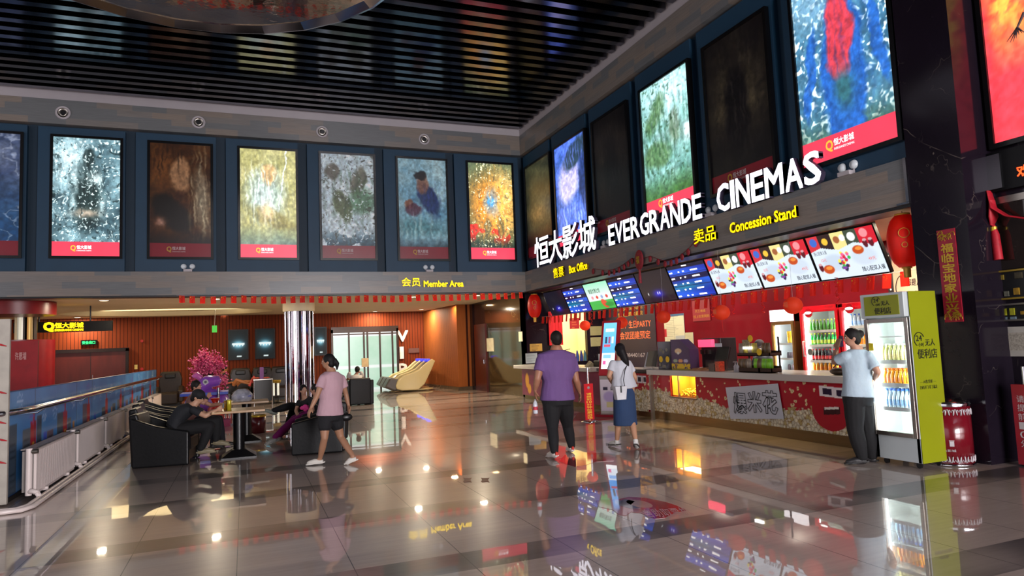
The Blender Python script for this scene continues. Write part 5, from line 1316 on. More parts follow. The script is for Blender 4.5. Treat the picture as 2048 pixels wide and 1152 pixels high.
M_GY = M('yellow sign lettering', 'f4c83a'); zt_, zb_ = sc(785), sc(838); ch = '请提前10分钟检票'; chs = ['请', '提', '前', '10', '分', '钟', '检', '票', '进', '场']
hgt = (zt_ - zb_) / len(chs)
for i, c in enumerate(chs): txt('lettering', c, (a_.x + (b_.x - a_.x) * .22, p.y - .036, zt_ - hgt * (i + .92)), BU, RV, (b_.x - a_.x) * .56, hgt * .84, M_GY, .001, t, bold=.02)
MB().lathe([(.02, 0), (.028, 0)], (0, 0, 0), 4).v
t_ = MB().lathe([(.001, -.002), (.03, -.002), (.03, 0)], (( a_.x + b_.x) / 2, p.y - .036, sc(775)), 20, ax=1).build('round_mark', M_WHITE, t)
pts = [PZ(x, y) for x, y in ((1146, 841), (1156, 826), (1222, 824), (1226, 838), (1190, 841))]
o = MB().prism([(q.x, q.y) for q in pts], (0, 0, .002), (1, 0, 0), (0, 1, 0), (0, 0, .008)).build('doormat', M('dark red carpet', '7a1420', rough=.9, nz=(60, .3)), None, loc=pts[0]); tag(o, 'dark red carpet mat on the floor around the ticket kiosk', 'mat')
o = None
def decal(label, pix, mat, extra=()):
    pts = [PZ(x, y) for x, y in pix]; t = thing('floor_decal', label, 'sticker', pts[0])
    MB().prism([(q.x, q.y) for q in pts], (0, 0, .0015), (1, 0, 0), (0, 1, 0), (0, 0, .001)).build('vinyl', mat, t)
    for nm, px_, mt in extra:
        qs = [PZ(x, y) for x, y in px_]; MB().prism([(q.x, q.y) for q in qs], (0, 0, .0028), (1, 0, 0), (0, 1, 0), (0, 0, .0004)).build(nm, mt, t)
    return t
M_DR = M('red floor vinyl', 'a02838', rough=.12, coat=.8, nz=(6, .15)); M_DP = M('pale floor vinyl', 'b08a7a', rough=.15, coat=.8); M_DN = M('navy floor vinyl', '3a2438', rough=.15, coat=.8)
def oval(cx_, cy_, rx_, ry_, n=20, ang=0): return [(cx_ + rx_ * math.cos(a) * math.cos(ang) - ry_ * math.sin(a) * math.sin(ang), cy_ + rx_ * math.cos(a) * math.sin(ang) + ry_ * math.sin(a) * math.cos(ang)) for a in (2 * PI * k / n for k in range(n))]
td = decal('large red floor decal with a pale oval and white characters in the foreground', ((1192, 1002), (1205, 1000), (1236, 999), (1258, 994), (1290, 996), (1330, 1004), (1352, 1011), (1372, 1021), (1350, 1026), (1330, 1036), (1310, 1038), (1280, 1026), (1262, 1024), (1252, 1032), (1238, 1030), (1226, 1020), (1198, 1014)), M_DR,
      (('navy_patch', ((1232, 1003), (1252, 999), (1270, 1003), (1262, 1010), (1282, 1017), (1262, 1018), (1240, 1012)), M_DN), ('pale_patch', oval(1279, 1008, 27, 6.5, 24, .17), M_DP)))
a_, b_ = PZ(1277, 1022), PZ(1335, 1019); c_ = PZ(1300, 1037); 
M_DW = M('white floor lettering', 'c8a8ac', rough=.2)
txt('lettering', '自助取票机', PZ(1297, 1036) + Vector((0, 0, .003)), (b_ - a_).normalized(), Vector((0, 0, 1)).cross((b_ - a_).normalized()), .42, .30, M_DW, .0005, td)
decal('faded red floor decal under the feet of the man in purple', ((1118, 922), (1130, 928), (1150, 934), (1172, 930), (1192, 924), (1228, 922), (1232, 914), (1210, 906), (1160, 905), (1130, 910)), M_DR, (('pale_patch', oval(1170, 917, 22, 5), M_DR),))
decal('far red floor decal left of the man in purple', ((1052, 864), (1064, 859), (1096, 860), (1100, 870), (1070, 871)), M_DR, (('pale_patch', ((1062, 862), (1076, 862), (1072, 868), (1060, 867)), M_DP),))
for k, cx_ in enumerate((934.5, 970)):
    o = MB().prism([(q.x, q.y) for q in [PZ(cx_ + dx, 960 + dy) for dx, dy in ((-8, -4), (-4, -3.4), (4, -3.4), (9, -4), (6, 0), (9, 5), (3, 4), (-5, 5), (-8, 4), (-5.5, 0))]], (0, 0, .002), (1, 0, 0), (0, 1, 0), (0, 0, .002)).build('tape_mark', M('brown tape', '6a3420', rough=.5), None, loc=PZ(cx_, 960)); tag(o, f'small brown star shaped tape mark on the floor, {("left", "right")[k]} of two', 'tape', 'brown tape marks')
# ------------------------------------------------------------------ right edge: lit poster, LED board, frames, knot, notice
def near_fn(U, V):
    n = fbm(U, V, 4, 201, 2); img = mixc(canvas(U, 'ff4450'), np.clip((V - .30) * 3.5, 0, 1) * np.clip((U - .01) * 9, 0, 1), 'ffa84e'); img = mixc(img, np.clip((fbm(U, V, 12, 203, 1.6) - .5) * 7, 0, 1) * np.clip((V - .25) * 4, 0, 1) * .75, 'ff5a48')
    return img
XN = 8.44
pa_ = PX(1991, 288, XN); tz = pa_.z
poster('huge glowing red and orange lightbox cut by the right picture edge', near_fn, True, (XN, pa_.y, tz), RU, 1.5, 2.6, (-1, 0, 0), redh=0, logo=False, nx=60, ny=80, es=1.15)
# bare dark twig on that print
c = PX(2030, 60, XN - .01); mb = MB()
for k in range(7): mb.tube([c + Vector((-.004, -.12, .16)), c + Vector((-.004, -.03, .02)), c + Vector((-.004, .10 - .035 * k, -.10 - .03 * math.sin(k)))], [.02, .012, .003], 5)
o = mb.build('twig_print', M('dark twig', '4a3a3e', rough=.6), None, loc=c); tag(o, 'dark branching twig shape on the huge red lightbox', 'picture')
a_ = PX(1966, 312, XN); b_ = PX(1984, 386, XN)
t = thing('led_board', 'chrome edged LED board with a red running character at the right edge', 'sign', (XN, a_.y, b_.z))
MB().box(8.40, 8.49, a_.y - 1.6, a_.y, b_.z, a_.z).build('housing', M_BEZ, t); MB().box(8.385, 8.40, a_.y - .22, a_.y - .02, b_.z + .03, a_.z - .03).build('chrome_end', M_CHROME, t)
q = PX(2034, 348, 8.39); txt('running_text', '欢迎光临', q - Vector((0, 0, .04)), RU, RV, .62, .13, M('red led text', 'ff4a1a', es=2.0), .002, t, bold=.02)
a_ = PX(1968, 400, XN); b_ = PX(1975, 542, XN)
t = thing('show_window', 'dark glass show window with dim reflections right of the pillar', 'window', (8.47, a_.y, b_.z))
MB().box(8.48, 8.5, a_.y - 1.6, a_.y, b_.z, a_.z).build('pane', M('dark glass', '1d1512', rough=.05, spec=.6), t); MB().box(8.46, 8.48, a_.y - 1.6, a_.y, a_.z - .08, a_.z).build('top_bar', M_STEEL, t)
M_GOLDF = M('dull gold frame', '9a8030', rough=.35, metal=.5)
def wall_frame(nm_, label, x0, y0, x1, y1, ext, cells, fmat):
    a_, b_ = PX(x0, y0, XN), PX(x1, y1, XN); zt_, zb_ = a_.z, b_.z; ya = (a_.y + b_.y) / 2 + .01; yb = ya - ext
    t = thing(nm_, label, 'frame', (XN, ya, zb_)); f = .02
    MB().box(8.42, 8.49, yb, ya, zt_ - f, zt_).box(8.42, 8.49, yb, ya, zb_, zb_ + f).box(8.42, 8.49, ya - f, ya, zb_, zt_).box(8.42, 8.49, yb, yb + f, zb_, zt_).build('frame', fmat, t); MB().box(8.47, 8.49, yb, ya, zb_, zt_).build('backing', M_BLACK, t)
    for (u0, v0, ww, hh, col) in cells: MB().box(8.45, 8.47, ya - u0 - ww, ya - u0, zb_ + v0, zb_ + v0 + hh).build('item_card', M('card ' + col, col, rough=.4, nz=(20, .4)), t)
    return t
wall_frame('medal_case', 'wide gold edged frame with dark medal cases at the right edge', 1963, 546, 1976, 602, 1.3, ((.05, .04, .10, .10, '161c30'), (.22, .04, .05, .06, '5a5a50'), (.33, .05, .06, .08, '8a6a1e'), (.18, .24, .05, .06, '6a5a20'), (.36, .24, .08, .07, '3a3424')), M_GOLDF)
wall_frame('framed_medal', 'small narrow black frame with a yellow medal', 1970, 612, 1978, 646, .12, ((.035, .07, .05, .05, 'a8801e'), (.03, .015, .06, .035, '4a5a64')), M_STEEL)
wall_frame('framed_cards', 'long black frame with three small yellow cards', 1991, 609, 2000, 643, 1.1, ((.04, .07, .06, .08, '8a8a1e'), (.14, .07, .05, .08, '8a8a1e'), (.04, .015, .06, .035, '5a6a74'), (.14, .015, .06, .035, '5a6a74'), (.26, .07, .08, .04, '8a6a1e')), M_STEEL)
a_, b_ = PX(1989, 655, XN), PX(1996, 713, XN); t = thing('perforated_notice', 'pale perforated notice sheet taped to the black marble', 'notice', (8.48, a_.y, b_.z))
MB().box(8.478, 8.484, a_.y - .42, a_.y, b_.z, a_.z).build('sheet', M('off white sheet', 'a8a49c', rough=.6), t); MB().box(8.474, 8.478, a_.y - .33, a_.y - .1, b_.z + .07, a_.z - .07).build('faint_print', M('faint grey print', '9a9488', nz=(50, .35)), t)
mb = MB()
for k in range(9): mb.box(8.474, 8.478, a_.y - .035, a_.y - .022, b_.z + .02 + .03 * k, b_.z + .032 + .03 * k)
mb.build('punched_holes', M_INK, t)
c = PX(1990, 450, 8.38); M_KNOT = M('red knot cord', 'a00c20', rough=.6, nz=(20, .2)); t = thing('chinese_knot', 'red fabric knot with long tassel hanging right of the pillar', 'ornament', c)
MB().tube([(8.38, c.y + .03, c.z + .42), (8.36, c.y - .02, c.z + .2), (8.38, c.y - .15, c.z + .08), (8.38, c.y - .45, c.z - .02), (8.38, c.y - .9, c.z + .02)], [.05, .07, .06, .04, .03], 8, ry=.012).build('ribbon', M_KNOT, t)
MB().tube([(8.37, c.y + .0, c.z + .30), (8.37, c.y + .0, c.z + .1), (8.37, c.y + .03, c.z)], [.05, .09, .03], 10, ry=.02).build('knot', M_KNOT, t); MB().tube([(8.38, c.y + .02, c.z), (8.38, c.y + .01, c.z - .12), (8.38, c.y, c.z - .42)], [.02, .045, .05], 12).build('tassel', M_KNOT, t); MB().lathe([(.035, -.05), (.035, .0)], (8.38, c.y + .02, c.z - .02), 12).build('tassel_band', M_GOLDP, t)
a_ = PX(2028, 768, 8.2); t = thing('red_stand_sign', 'red standing sign with a steel pole cut by the right picture edge', 'sign', (8.2, a_.y - .15, 0))
MB().box(8.14, 8.24, a_.y - .5, a_.y, .02, a_.z).build('panel', M('deep red panel', '8a0f24', rough=.35), t); MB().cyl((8.2, a_.y - .12, 0), (8.2, a_.y - .12, a_.z + .2), .025, n=12).build('pole', M_CHROME, t)
for i, c in enumerate('请提前10分'): txt('lettering', c, (8.139, a_.y - .05, a_.z - .2 - .1 * i), RU, RV, .08, .08, M_SILV, .001, t)
# ------------------------------------------------------------------ ceiling downlights
M_DL = M('warm downlight', 'fff0d0', es=7.0)
def downlight(x, y, wh, Z=3.2, r=.11):
    p = PZ(x, y, Z); t = thing('ceiling_downlight', f'glowing round downlight in the {wh}', 'ceiling light', p)
    MB().lathe([(r, 0), (r + .025, -.012), (r + .03, 0)], p, 20).build('trim_ring', M_WHITE, t); MB().add([(p.x + r * math.cos(a), p.y + r * math.sin(a), p.z - .004) for a in (-2 * PI * k / 20 for k in range(20))], [tuple(range(20))]).build('diffuser', M_DL, t)
    if 'behind the oval' in wh: return
    l = area('downlight lamp', (p.x, p.y, p.z - .008), (r * 1.8, r * 1.8), 85, (1.0, .84, .60), shape='DISK'); l.parent = None
for x, y, wh in ((208, 601, 'lobby ceiling, first right of the left hanging sign rods'), (155, 635, 'lobby ceiling above the red brown double door'), (431, 598, 'lobby ceiling close to the fascia, above the pink tree'), (448, 631, 'lobby ceiling behind the oval recess'),
                 (750, 623, 'lobby ceiling above the glass entrance'), (843, 619, 'lobby ceiling above the white massage chairs'), (825, 594, 'lobby ceiling below the Member Area sign'), (953, 591, 'lobby ceiling nearest the room corner'), (8, 603, 'lobby ceiling at the left picture edge')):
    downlight(x, y, wh)
downlight(1797, 442, 'recess ceiling beside the big oval lantern', 3.2, .10)

# ------------------------------------------------------------------ lobby back wall
YB = 28.58
a_, b_ = PY(668, 774, YB - .06), PY(792, 656, YB - .06); x0, x1, zt = a_.x, b_.x, b_.z
M_DAY = M('bright misty daylight behind glass', 'dff4e4', es=1.25); M_FR = M('bronze door frame', '2a1c14', rough=.3, metal=.5)
wn = struct(MB().box(x0, x1, YB - .02, YB, 0, zt).build('window_1', M_DAY))
paint('frosted_pane', (x0, YB - .03, 0), BU, RV, x1 - x0, zt - .12, 60, 60, lambda U, V: mixc(mixc(canvas(U, 'a6d8b8'), fbm(U, V, 5, 77), 'd0ecd8'), (V > .93) * 1.0 + (V < .05) * .7 + ((np.abs(V - .40) < .03)) * .8, 'ffffff'), paintmat('frosted daylight', .68, .2), wn)
mb = MB(); mb.box(x0 - .08, x1 + .08, YB - .1, YB - .03, zt - .14, zt + .1).box(x0 - .08, x0, YB - .1, YB - .03, 0, zt).box(x1, x1 + .08, YB - .1, YB - .03, 0, zt)
for px_ in (698, 728, 735, 760, 785): xx = PY(px_, 715, YB).x; mb.box(xx - .035, xx + .035, YB - .09, YB - .03, 0, zt)
for py_ in (668,): zz_ = PY(730, py_, YB).z; mb.box(x0, x1, YB - .08, YB - .03, zz_ - .025, zz_ + .025)
mb.build('window_frame', M_FR, wn)
q = PY(730, 725, YB - .1); o = MB().box(q.x - .14, q.x + .14, YB - .14, YB - .11, q.z - .18, q.z + .18).build('door_notice', M('beige paper', 'b8a07a', rough=.6), None, loc=q); tag(o, 'beige notice sheet hanging on the glass entrance', 'notice')
M_VIP = M('white acrylic letter', 'e4dcd8', rough=.4)
for c, (xa, ya_, xb, yb_) in (('V', (794, 683, 815, 661)), ('I', (800, 717, 806, 694)), ('P', (797, 750, 813, 727))):
    a_, b_ = PY(xa, ya_, YB), PY(xb, yb_, YB); o = txt('wall_letter', c, a_, BU, RV, b_.x - a_.x, b_.z - a_.z, M_VIP, .05, None, bold=.03, loc=a_); tag(o, f'white upright letter {c} of VIP on the brown wall', 'letter', 'letters VIP')
a_, b_ = PY(817, 706, YB), PY(838, 696, YB); o = MB().box(a_.x, b_.x, YB - .03, YB, a_.z, b_.z).build('room_plate', M('dull brown plate', '5a3a34'), None, loc=a_); tag(o, 'small dull plate right of the letter I', 'sign')
def tele(U, V):
    img = mixc(canvas(U, '0a1418'), gauss(U, V, .5, .5, .4, .3), '1e4450'); img = mixc(img, gauss(U, V, .5, .5, .3, .12) * 1.2, '9adcf0'); 
    img = mixc(img, ((np.abs(V - .5) < .05) & (np.abs(U - .5) < .36) & ((V > .49) | (np.abs(((U * 6) % 1) - .5) < .2))) * 1.0, 'f0ffff'); return mixc(img, ((np.abs(V - .08) < .018) & (np.abs(U - .55) < .14)) * 1.0, 'e0f0f0')
for (xa, ya_, xb, yb_, wh) in ((459, 718, 494, 661, 'left of three, beside the pink tree'), (513, 716, 547, 659, 'middle of three on the brown wall'), (631, 709, 651, 656, 'right of three, partly behind the chrome column')):
    a_, b_ = PY(xa, ya_, YB - .06), PY(xb, yb_, YB - .06); t = thing('wall_display', f'upright wall display with a white glowing bar, {wh}', 'display', a_, 'wall displays in the lobby')
    MB().box(a_.x - .05, b_.x + .05, YB - .06, YB, a_.z - .05, b_.z + .05).build('housing', M_BEZ, t); paint('picture', (a_.x, YB - .063, a_.z), BU, RV, b_.x - a_.x, b_.z - a_.z, 30, 44, tele, paintmat('display picture', .7, .4, spec=.1), t)
# double door and small fittings
a_, b_ = PY(108, 790, YB), PY(252, 702, YB); xa, xb, zt = a_.x, b_.x, b_.z
dr = struct(MB().box(xa, xb, YB - .04, YB, 0, zt).build('door_1', M_WOODDOOR)); MB().box(xa - .1, xa, YB - .1, YB, 0, zt + .1).box(xb, xb + .1, YB - .1, YB, 0, zt + .1).box(xa - .1, xb + .1, YB - .1, YB, zt, zt + .12).build('door_frame', M('dark door frame', '1c100c', rough=.3), dr)
MB().box((xa + xb) / 2 - .008, (xa + xb) / 2 + .008, YB - .045, YB - .03, 0, zt).build('door_gap', M_BLACK, dr); MB().cyl(((xa + xb) / 2 + .08, YB - .1, 1.0), ((xa + xb) / 2 + .08, YB - .1, 1.15), .015, n=8).build('door_handle', M_CHROME, dr)
M_EXIT = M('green exit sign light', '16d060', es=1.6)
q = PY(178, 685, YB); t = thing('exit_sign', 'glowing green exit sign above the double door', 'sign', q); MB().box(q.x - .25, q.x + .25, YB - .06, YB, q.z - .09, q.z + .09).build('housing', M_BEZ, t); txt('pictogram', '安全出口', q + Vector((-.2, -.062, -.055)), BU, RV, .4, .11, M_EXIT, .002, t, bold=.03)
q = PY(429, 658, 26.0); t = thing('exit_sign', 'small green exit sign hanging on a rod in front of the oval recess', 'sign', q); MB().box(q.x - .08, q.x + .08, 25.98, 26.02, q.z - .12, q.z + .12).build('panel', M('green lit panel', '3aa83a', es=.6), t); MB().cyl((q.x, 26, q.z + .1), (q.x + .04, 26, 3.36), .008, n=6).build('rod', M_WHITE, t)
for (x, y, r, nm, lb) in ((284, 682, .05, 'alarm_bell', 'small red alarm dot high on the brown wall'), (284, 738, .055, 'call_point', 'small red call point low on the brown wall')):
    q = PY(x, y, YB); o = MB().cyl(q, q - Vector((0, .04, 0)), r, n=16).build(nm, M('alarm red', 'a01414'), None, loc=q); tag(o, lb, 'alarm')
q = PY(272, 734, YB); o = MB().box(q.x - .05, q.x + .05, YB - .02, YB, q.z - .08, q.z + .08).build('wall_switch', M('ivory switch', 'c8b46a'), None, loc=q); tag(o, 'ivory wall switch right of the double door', 'switch')
# doors and sheets on the side wall of the far corridor
ya, yb = PX(974, 700, 7.95).y, PX(952, 700, 7.95).y; zt = PX(965, 648, 7.95).z
dr = struct(MB().box(7.90, 7.96, ya, yb, 0, zt).build('door_2', M('dark red door leaf', '42120f', rough=.25))); MB().cyl((7.87, ya + .15, .98), (7.87, ya + .15, 1.12), .02, n=8).build('door_handle', M_CHROME, dr)
def sidecard(nm, lb, cat, x0_, y0_, x1_, y1_, mat):
    a_, b_ = PX(x0_, y1_, 7.94), PX(x1_, y0_, 7.94); o = MB().box(7.935, 7.955, b_.y, a_.y, a_.z, b_.z).build(nm, mat, None, loc=a_); tag(o, lb, cat)
sidecard('wall_paper', 'pale upright sheet on the brown marble beside the dark red door', 'notice', 974, 676, 986, 703, M('cream sheet', 'd8d0b0', rough=.5)); sidecard('wall_paper', 'small pale sheet at the edge of the brown marble wall', 'notice', 1038, 663, 1044, 683, M('cream sheet'))

# ------------------------------------------------------------------ hanging sign of the lobby
YS = 22.2; a_, b_ = PY(26, 665, YS), PY(225, 642, YS); sx0, sx1 = a_.x, b_.x; sz0, sz1 = PY(125, 664, YS).z, PY(125, 643, YS).z
t = thing('hanging_sign', 'long black hanging sign with yellow glowing 恒大影城 lettering', 'sign', (sx0, YS, sz0))
MB().box(sx0, sx1, YS, YS + .12, sz0, sz1).build('box', M_BEZ, t, bevel=.01)
for px_ in (77, 180): xx = PY(px_, 640, YS).x; MB().cyl((xx, YS + .06, sz1), (xx, YS + .06, 3.2), .02, n=8).build('rod', M_BLACK, t)
zc = (sz1 + sz0) / 2; hh = sz1 - sz0; q = PY(88, 655, YS)
txt('logo_mark', 'Q', (q.x, YS - .002, zc - hh * .42), BU, RV, PY(108, 655, YS).x - q.x, hh * .84, M_YELLOW, .02, t, bold=.06)
q = PY(110, 655, YS); ww = PY(167, 655, YS).x - q.x; txt('lettering', '恒大影城', (q.x, YS - .002, zc - hh * .12), BU, RV, ww, hh * .5, M_YELLOW, .02, t, bold=.03); txt('lettering', 'EVERGRANDE CINEMAS', (q.x, YS - .002, zc - hh * .42), BU, RV, ww, hh * .2, M_YELLOW, .02, t, bold=.03)
# red wishing wall far left, curtain strips behind
t = thing('wishing_wall', 'dark red panel wall lettered 许愿墙 behind the blue hoarding', 'partition', (PY(20, 740, 16).x, 16, 0))
a_, b_ = PY(-40, 780, 16), PY(76, 681, 16); MB().box(a_.x, b_.x, 16, 16.08, 0, b_.z).build('panel', M('dark red panel', '8a0c14', rough=.4), t)
a_, b_ = PY(30, 720, 16), PY(53, 704, 16); txt('lettering', '许愿墙', (a_.x, 15.995, a_.z), BU, RV, b_.x - a_.x, (b_.z - a_.z), M('dusty pink lettering', 'c08a86'), .003, t, bold=.02)
t = thing('curved_booth', 'dark red rounded booth at the far left of the lobby', 'booth', (-7.2, 20.6, 0)); cx_ = PY(20, 740, 20.6).x; ex = PY(94, 740, 19.9).x
mb = MB(); R_ = ex - cx_; mb.loft([[(cx_ + R_ * math.cos(a), 20.6 + R_ * .8 * math.sin(a), z) for a in (2 * PI * k / 40 for k in range(40))] for z in (0, PY(20, 680, 19.9).z)]); mb.build('shell', M('dark red shell', '6c0a10', rough=.35), t)
mb = MB(); mb.loft([[(cx_ + R_ * 1.02 * math.cos(a), 20.6 + R_ * .82 * math.sin(a), z) for a in (2 * PI * k / 40 for k in range(40))] for z in (PY(20, 628, 19.9).z, 3.19)]); mb.build('canopy', M('dark red shell'), t)
t = thing('strip_curtain', 'pale and gold upright strips above the red booth', 'curtain', (PY(50, 660, 21.8).x, 21.8, 1.6))
for k, (px_, cl) in enumerate(((33, 'b8a888'), (38, 'd8d4c8'), (43, 'e8e4d8'), (50, '3a3028'), (54, 'c88a2a'), (59, 'f0d088'), (64, 'b89a6a'), (70, '5a4a3a'))):
    q = PY(px_, 655, 21.8); MB().box(q.x - .045, q.x + .045, 21.8, 21.84, 1.4, 3.19).build('strip', M('strip ' + cl, cl, rough=.35, es=.25 if k in (1, 2, 5) else 0, ecol=cl), t)

# ------------------------------------------------------------------ left side: white board, blue hoarding, rail, radiators
a_, b_ = PY(-150, 1010, 9.55), PY(7, 1008, 9.55); zt = PY(15, 638, 9.55).z
t = thing('standing_banner', 'tall off white panel with small red strokes at the left picture edge', 'panel', (b_.x, 9.55, 0)); MB().box(a_.x, PY(17, 800, 9.55).x, 9.55, 9.60, .02, zt).build('panel', M('off white panel', 'a8a298', rough=.5), t)
mb = MB()
for (x, y) in ((3, 690), (3, 785), (2, 845), (4, 880), (2, 925)): q = PY(x, y, 9.54); mb.tube([q + Vector((-.05, 0, .02)), q, q + Vector((.05, 0, -.015))], [.004, .012, .004], 6)
mb.build('red_stroke', M('red paint', 'b0202a'), t)
XH = -2.62; HY0, HY1 = 9.68, 24.3; HL = HY1 - HY0
def hoard(U, V):
    Y_ = U * HL; Z_ = V * 1.22; img = mixc(canvas(U, '3a78bc'), fbm(U * 12 % 1, V, 3, 31), '5aa4dc'); img = mixc(img, (1 - V) * .25, '2a5a9a')
    rs = np.random.RandomState(4)
    for k in range(26):
        y = .3 + k * .57; h_ = rs.uniform(.4, .85); w_ = rs.uniform(.12, .2)
        m = (np.abs(Y_ - y) < w_) & (Z_ < h_); c = ['4a5868', '5c6470', '3c4a5c', '6a5a6a'][k % 4]; img = np.where(m[..., None], C3(c), img)
        img = mixc(img, ((np.abs(Y_ - y) < w_ * .7) & (Z_ < h_ * .9) & (((Z_ * 14) % 1) < .25)) * .7, '28323e')
        if k % 3 == 1:
            img = np.where((((np.abs(Y_ - y - .3) < .13) & (Z_ < .8)) | ((np.abs(Y_ - y - .3) < .035) & (Z_ < 1.0)))[..., None], C3('b02030'), img); img = mixc(img, (((Y_ - y - .3) / .08) ** 2 + ((Z_ - .45) / .08) ** 2 < 1) * 1.0, 'e0a040')
        if k % 3 == 2: img = mixc(img, (((np.abs(Y_ - y - .3) < .07)) & (Z_ < .6)) * .9, ['3a4ac0', 'c07a3a', 'c8d0e0'][k % 2])
        fy, fz = y + .25, rs.uniform(.8, 1.1); d = np.hypot(Y_ - fy, Z_ - fz); an = np.arctan2(Z_ - fz, Y_ - fy)
        img = mixc(img, ((d < .13) & (np.abs(np.sin(an * 5)) < .35)) * .8, ['c8e0ff', '7a4ac0', 'e8f0ff'][k % 3])
    return mixc(img, (np.abs(((Y_ / 1.22) % 1) - .5) > .493) * .8, '16305a')
t = thing('hoarding', 'long blue hoarding printed with towers, red bottles and fireworks', 'partition', (XH, 17, 0))
MB().box(XH - .06, XH - .004, HY0, HY1, .05, 1.29).build('panel', M('blue board', '1c4a80', rough=.4), t); paint('print', (XH, HY0, .06), (0, 1, 0), RV, HL, 1.22, 560, 48, hoard, paintmat('hoarding print', 0, .3), t)
MB().box(XH - .5, XH - .06, HY0, HY0 + .06, .05, 1.29).build('end_panel', M('teal end board', '1a5a80', rough=.4, nz=(4, .2)), t)
t = thing('handrail', 'long polished steel handrail in front of the blue hoarding', 'rail', (-2.45, 17, 1.06))
MB().tube([(-3.6, 9.5, 1.05), (-2.62, 9.55, 1.05), (-2.48, 9.75, 1.06), (-2.45, 10.2, 1.06), (-2.45, 24.0, 1.06)], .038, 14).build('rail', M_CHROME, t)
for yy in (10.6, 13.2, 15.8, 18.4, 21.0, 23.6): MB().tube([(-2.45, yy, 1.03), (-2.52, yy, .98), (-2.62, yy, .98)], .012, 8).build('bracket', M_CHROME, t)
M_RAD = M('white radiator enamel', 'ddd0cc', rough=.3, nz=(3, .04))
t = thing('radiator', 'white panel radiator', 'radiator', (-2.4, 9.75, 0)); RL, RZ0, RZ1 = 2.05, .06, .60
mb = MB(); mb.box(-2.36, -2.33, 9.80, 9.75 + RL - .05, RZ0, RZ1)
for k in range(58): yy = 9.84 + k * .0335; mb.box(-2.334, -2.3285, yy, yy + .026, RZ0 + .03, RZ1 - .03)
mb.build('front_panel', M_RAD, t, bevel=.004); MB().box(-2.48, -2.36, 9.82, 9.75 + RL - .07, RZ0 + .03, RZ1 - .03).build('fins', M('shaded radiator core', '8a827e', rough=.5), t)
MB().box(-2.49, -2.33, 9.79, 9.75 + RL - .04, RZ1 - .01, RZ1).build('top_grille', M('radiator grille', 'a89c98', rough=.4), t); MB().cyl((-2.40, 9.77, RZ0), (-2.40, 9.77, RZ1 + .01), .035, n=12).build('side_column', M_RAD, t)
MB().cyl((-2.31, 9.775, RZ1 - .03), (-2.40, 9.775, RZ1 - .03), .03, n=14).build('vent_cap', M_STEEL, t); MB().tube([(-2.40, 9.78, RZ0 + .03), (-2.36, 9.72, .12), (-2.30, 9.70, .10), (-2.27, 9.70, .05)], .028, 10).build('valve', M_RAD, t)
for yy in (10.2, 11.3): MB().box(-2.36, -2.30, yy, yy + .03, .04, RZ0 + .02).build('foot', M_RAD, t)
for k, wh in enumerate(('second from the left picture edge', 'third from the left picture edge, partly behind the armchair', 'fourth along the blue hoarding', 'fifth along the blue hoarding', 'farthest along the blue hoarding')):
    dup(t, (-2.4, 9.75 + 2.22 * (k + 1), 0), 0, f'white panel radiator below the rail, {wh}', 'radiators along the hoarding')
t['label'] = 'white panel radiator below the rail, nearest and largest'; t['group'] = 'radiators along the hoarding'
t = thing('heating_pipe', 'pair of white heating pipes along the foot of the radiators', 'pipe', (-2.26, 16, 0))
for dx, z in ((0, .035), (.06, .03)): MB().tube([(-3.6, 9.15 - dx, z), (-2.5, 9.05 - dx, z), (-2.34 + dx, 9.05 - dx * .5, z), (-2.27 + dx, 9.2, z), (-2.27 + dx, 9.6, z), (-2.27 + dx, 24.2, z)], .026, 10).build('pipe', M_RAD, t)
for yy in (9.75, 11.97, 14.19, 16.41, 18.63, 20.85): MB().tube([(-2.27, yy - .05, .035), (-2.30, yy - .07, .1)], .024, 8).build('branch', M_RAD, t)
MB().tube([(-2.72, 9.1, .03), (-2.72, 9.12, .2), (-2.85, 9.12, .2)], .03, 8).build('elbow', M_RAD, t)
struct(MB().box(XH - .1, XH + .02, 9.7, 24.3, 0, .05).build('baseboard_left', M('dark skirting', '1a1614')))

# ------------------------------------------------------------------ mirrored column
a_ = PY(602, 812, 20.4); ccx, ccy = a_.x, 20.7; RC = (PY(631, 720, 20.4).x - PY(573, 720, 20.4).x) / 2
M_MIR = M('polished mirror panel', '9a9498', rough=.05, metal=1.0, nz=(3, .04)); zcap = PY(600, 622, 20.4).z
t = thing('mirror_column', 'many sided mirror clad column with chrome ribs', 'column', (ccx, ccy, 0))
mb = MB(); N = 12; NF = 36
mb.loft([[(ccx + RC * (1, .93, .97)[k % 3] * math.cos(2 * PI * (k + .5) / NF), ccy + RC * (1, .93, .97)[k % 3] * math.sin(2 * PI * (k + .5) / NF), z) for k in range(NF)] for z in (0, zcap)], smooth=False); mb.build('mirror_cladding', M_MIR, t)
for k in range(N): a = 2 * PI * (k + .5) / N; MB().cyl((ccx + RC * math.cos(a), ccy + RC * math.sin(a), 0), (ccx + RC * math.cos(a), ccy + RC * math.sin(a), zcap), .022, n=8).build('chrome_rib', M_CHROME, t)
MB().lathe([(RC + .03, zcap), (RC + .05, zcap + .02), (RC + .05, 3.2)], (ccx, ccy, 0), 32).build('capital', M_CREAM, t); MB().lathe([(RC + .05, 0), (RC + .05, .08), (RC + .02, .1)], (ccx, ccy, 0), 24).build('base_ring', M_CHROME, t)

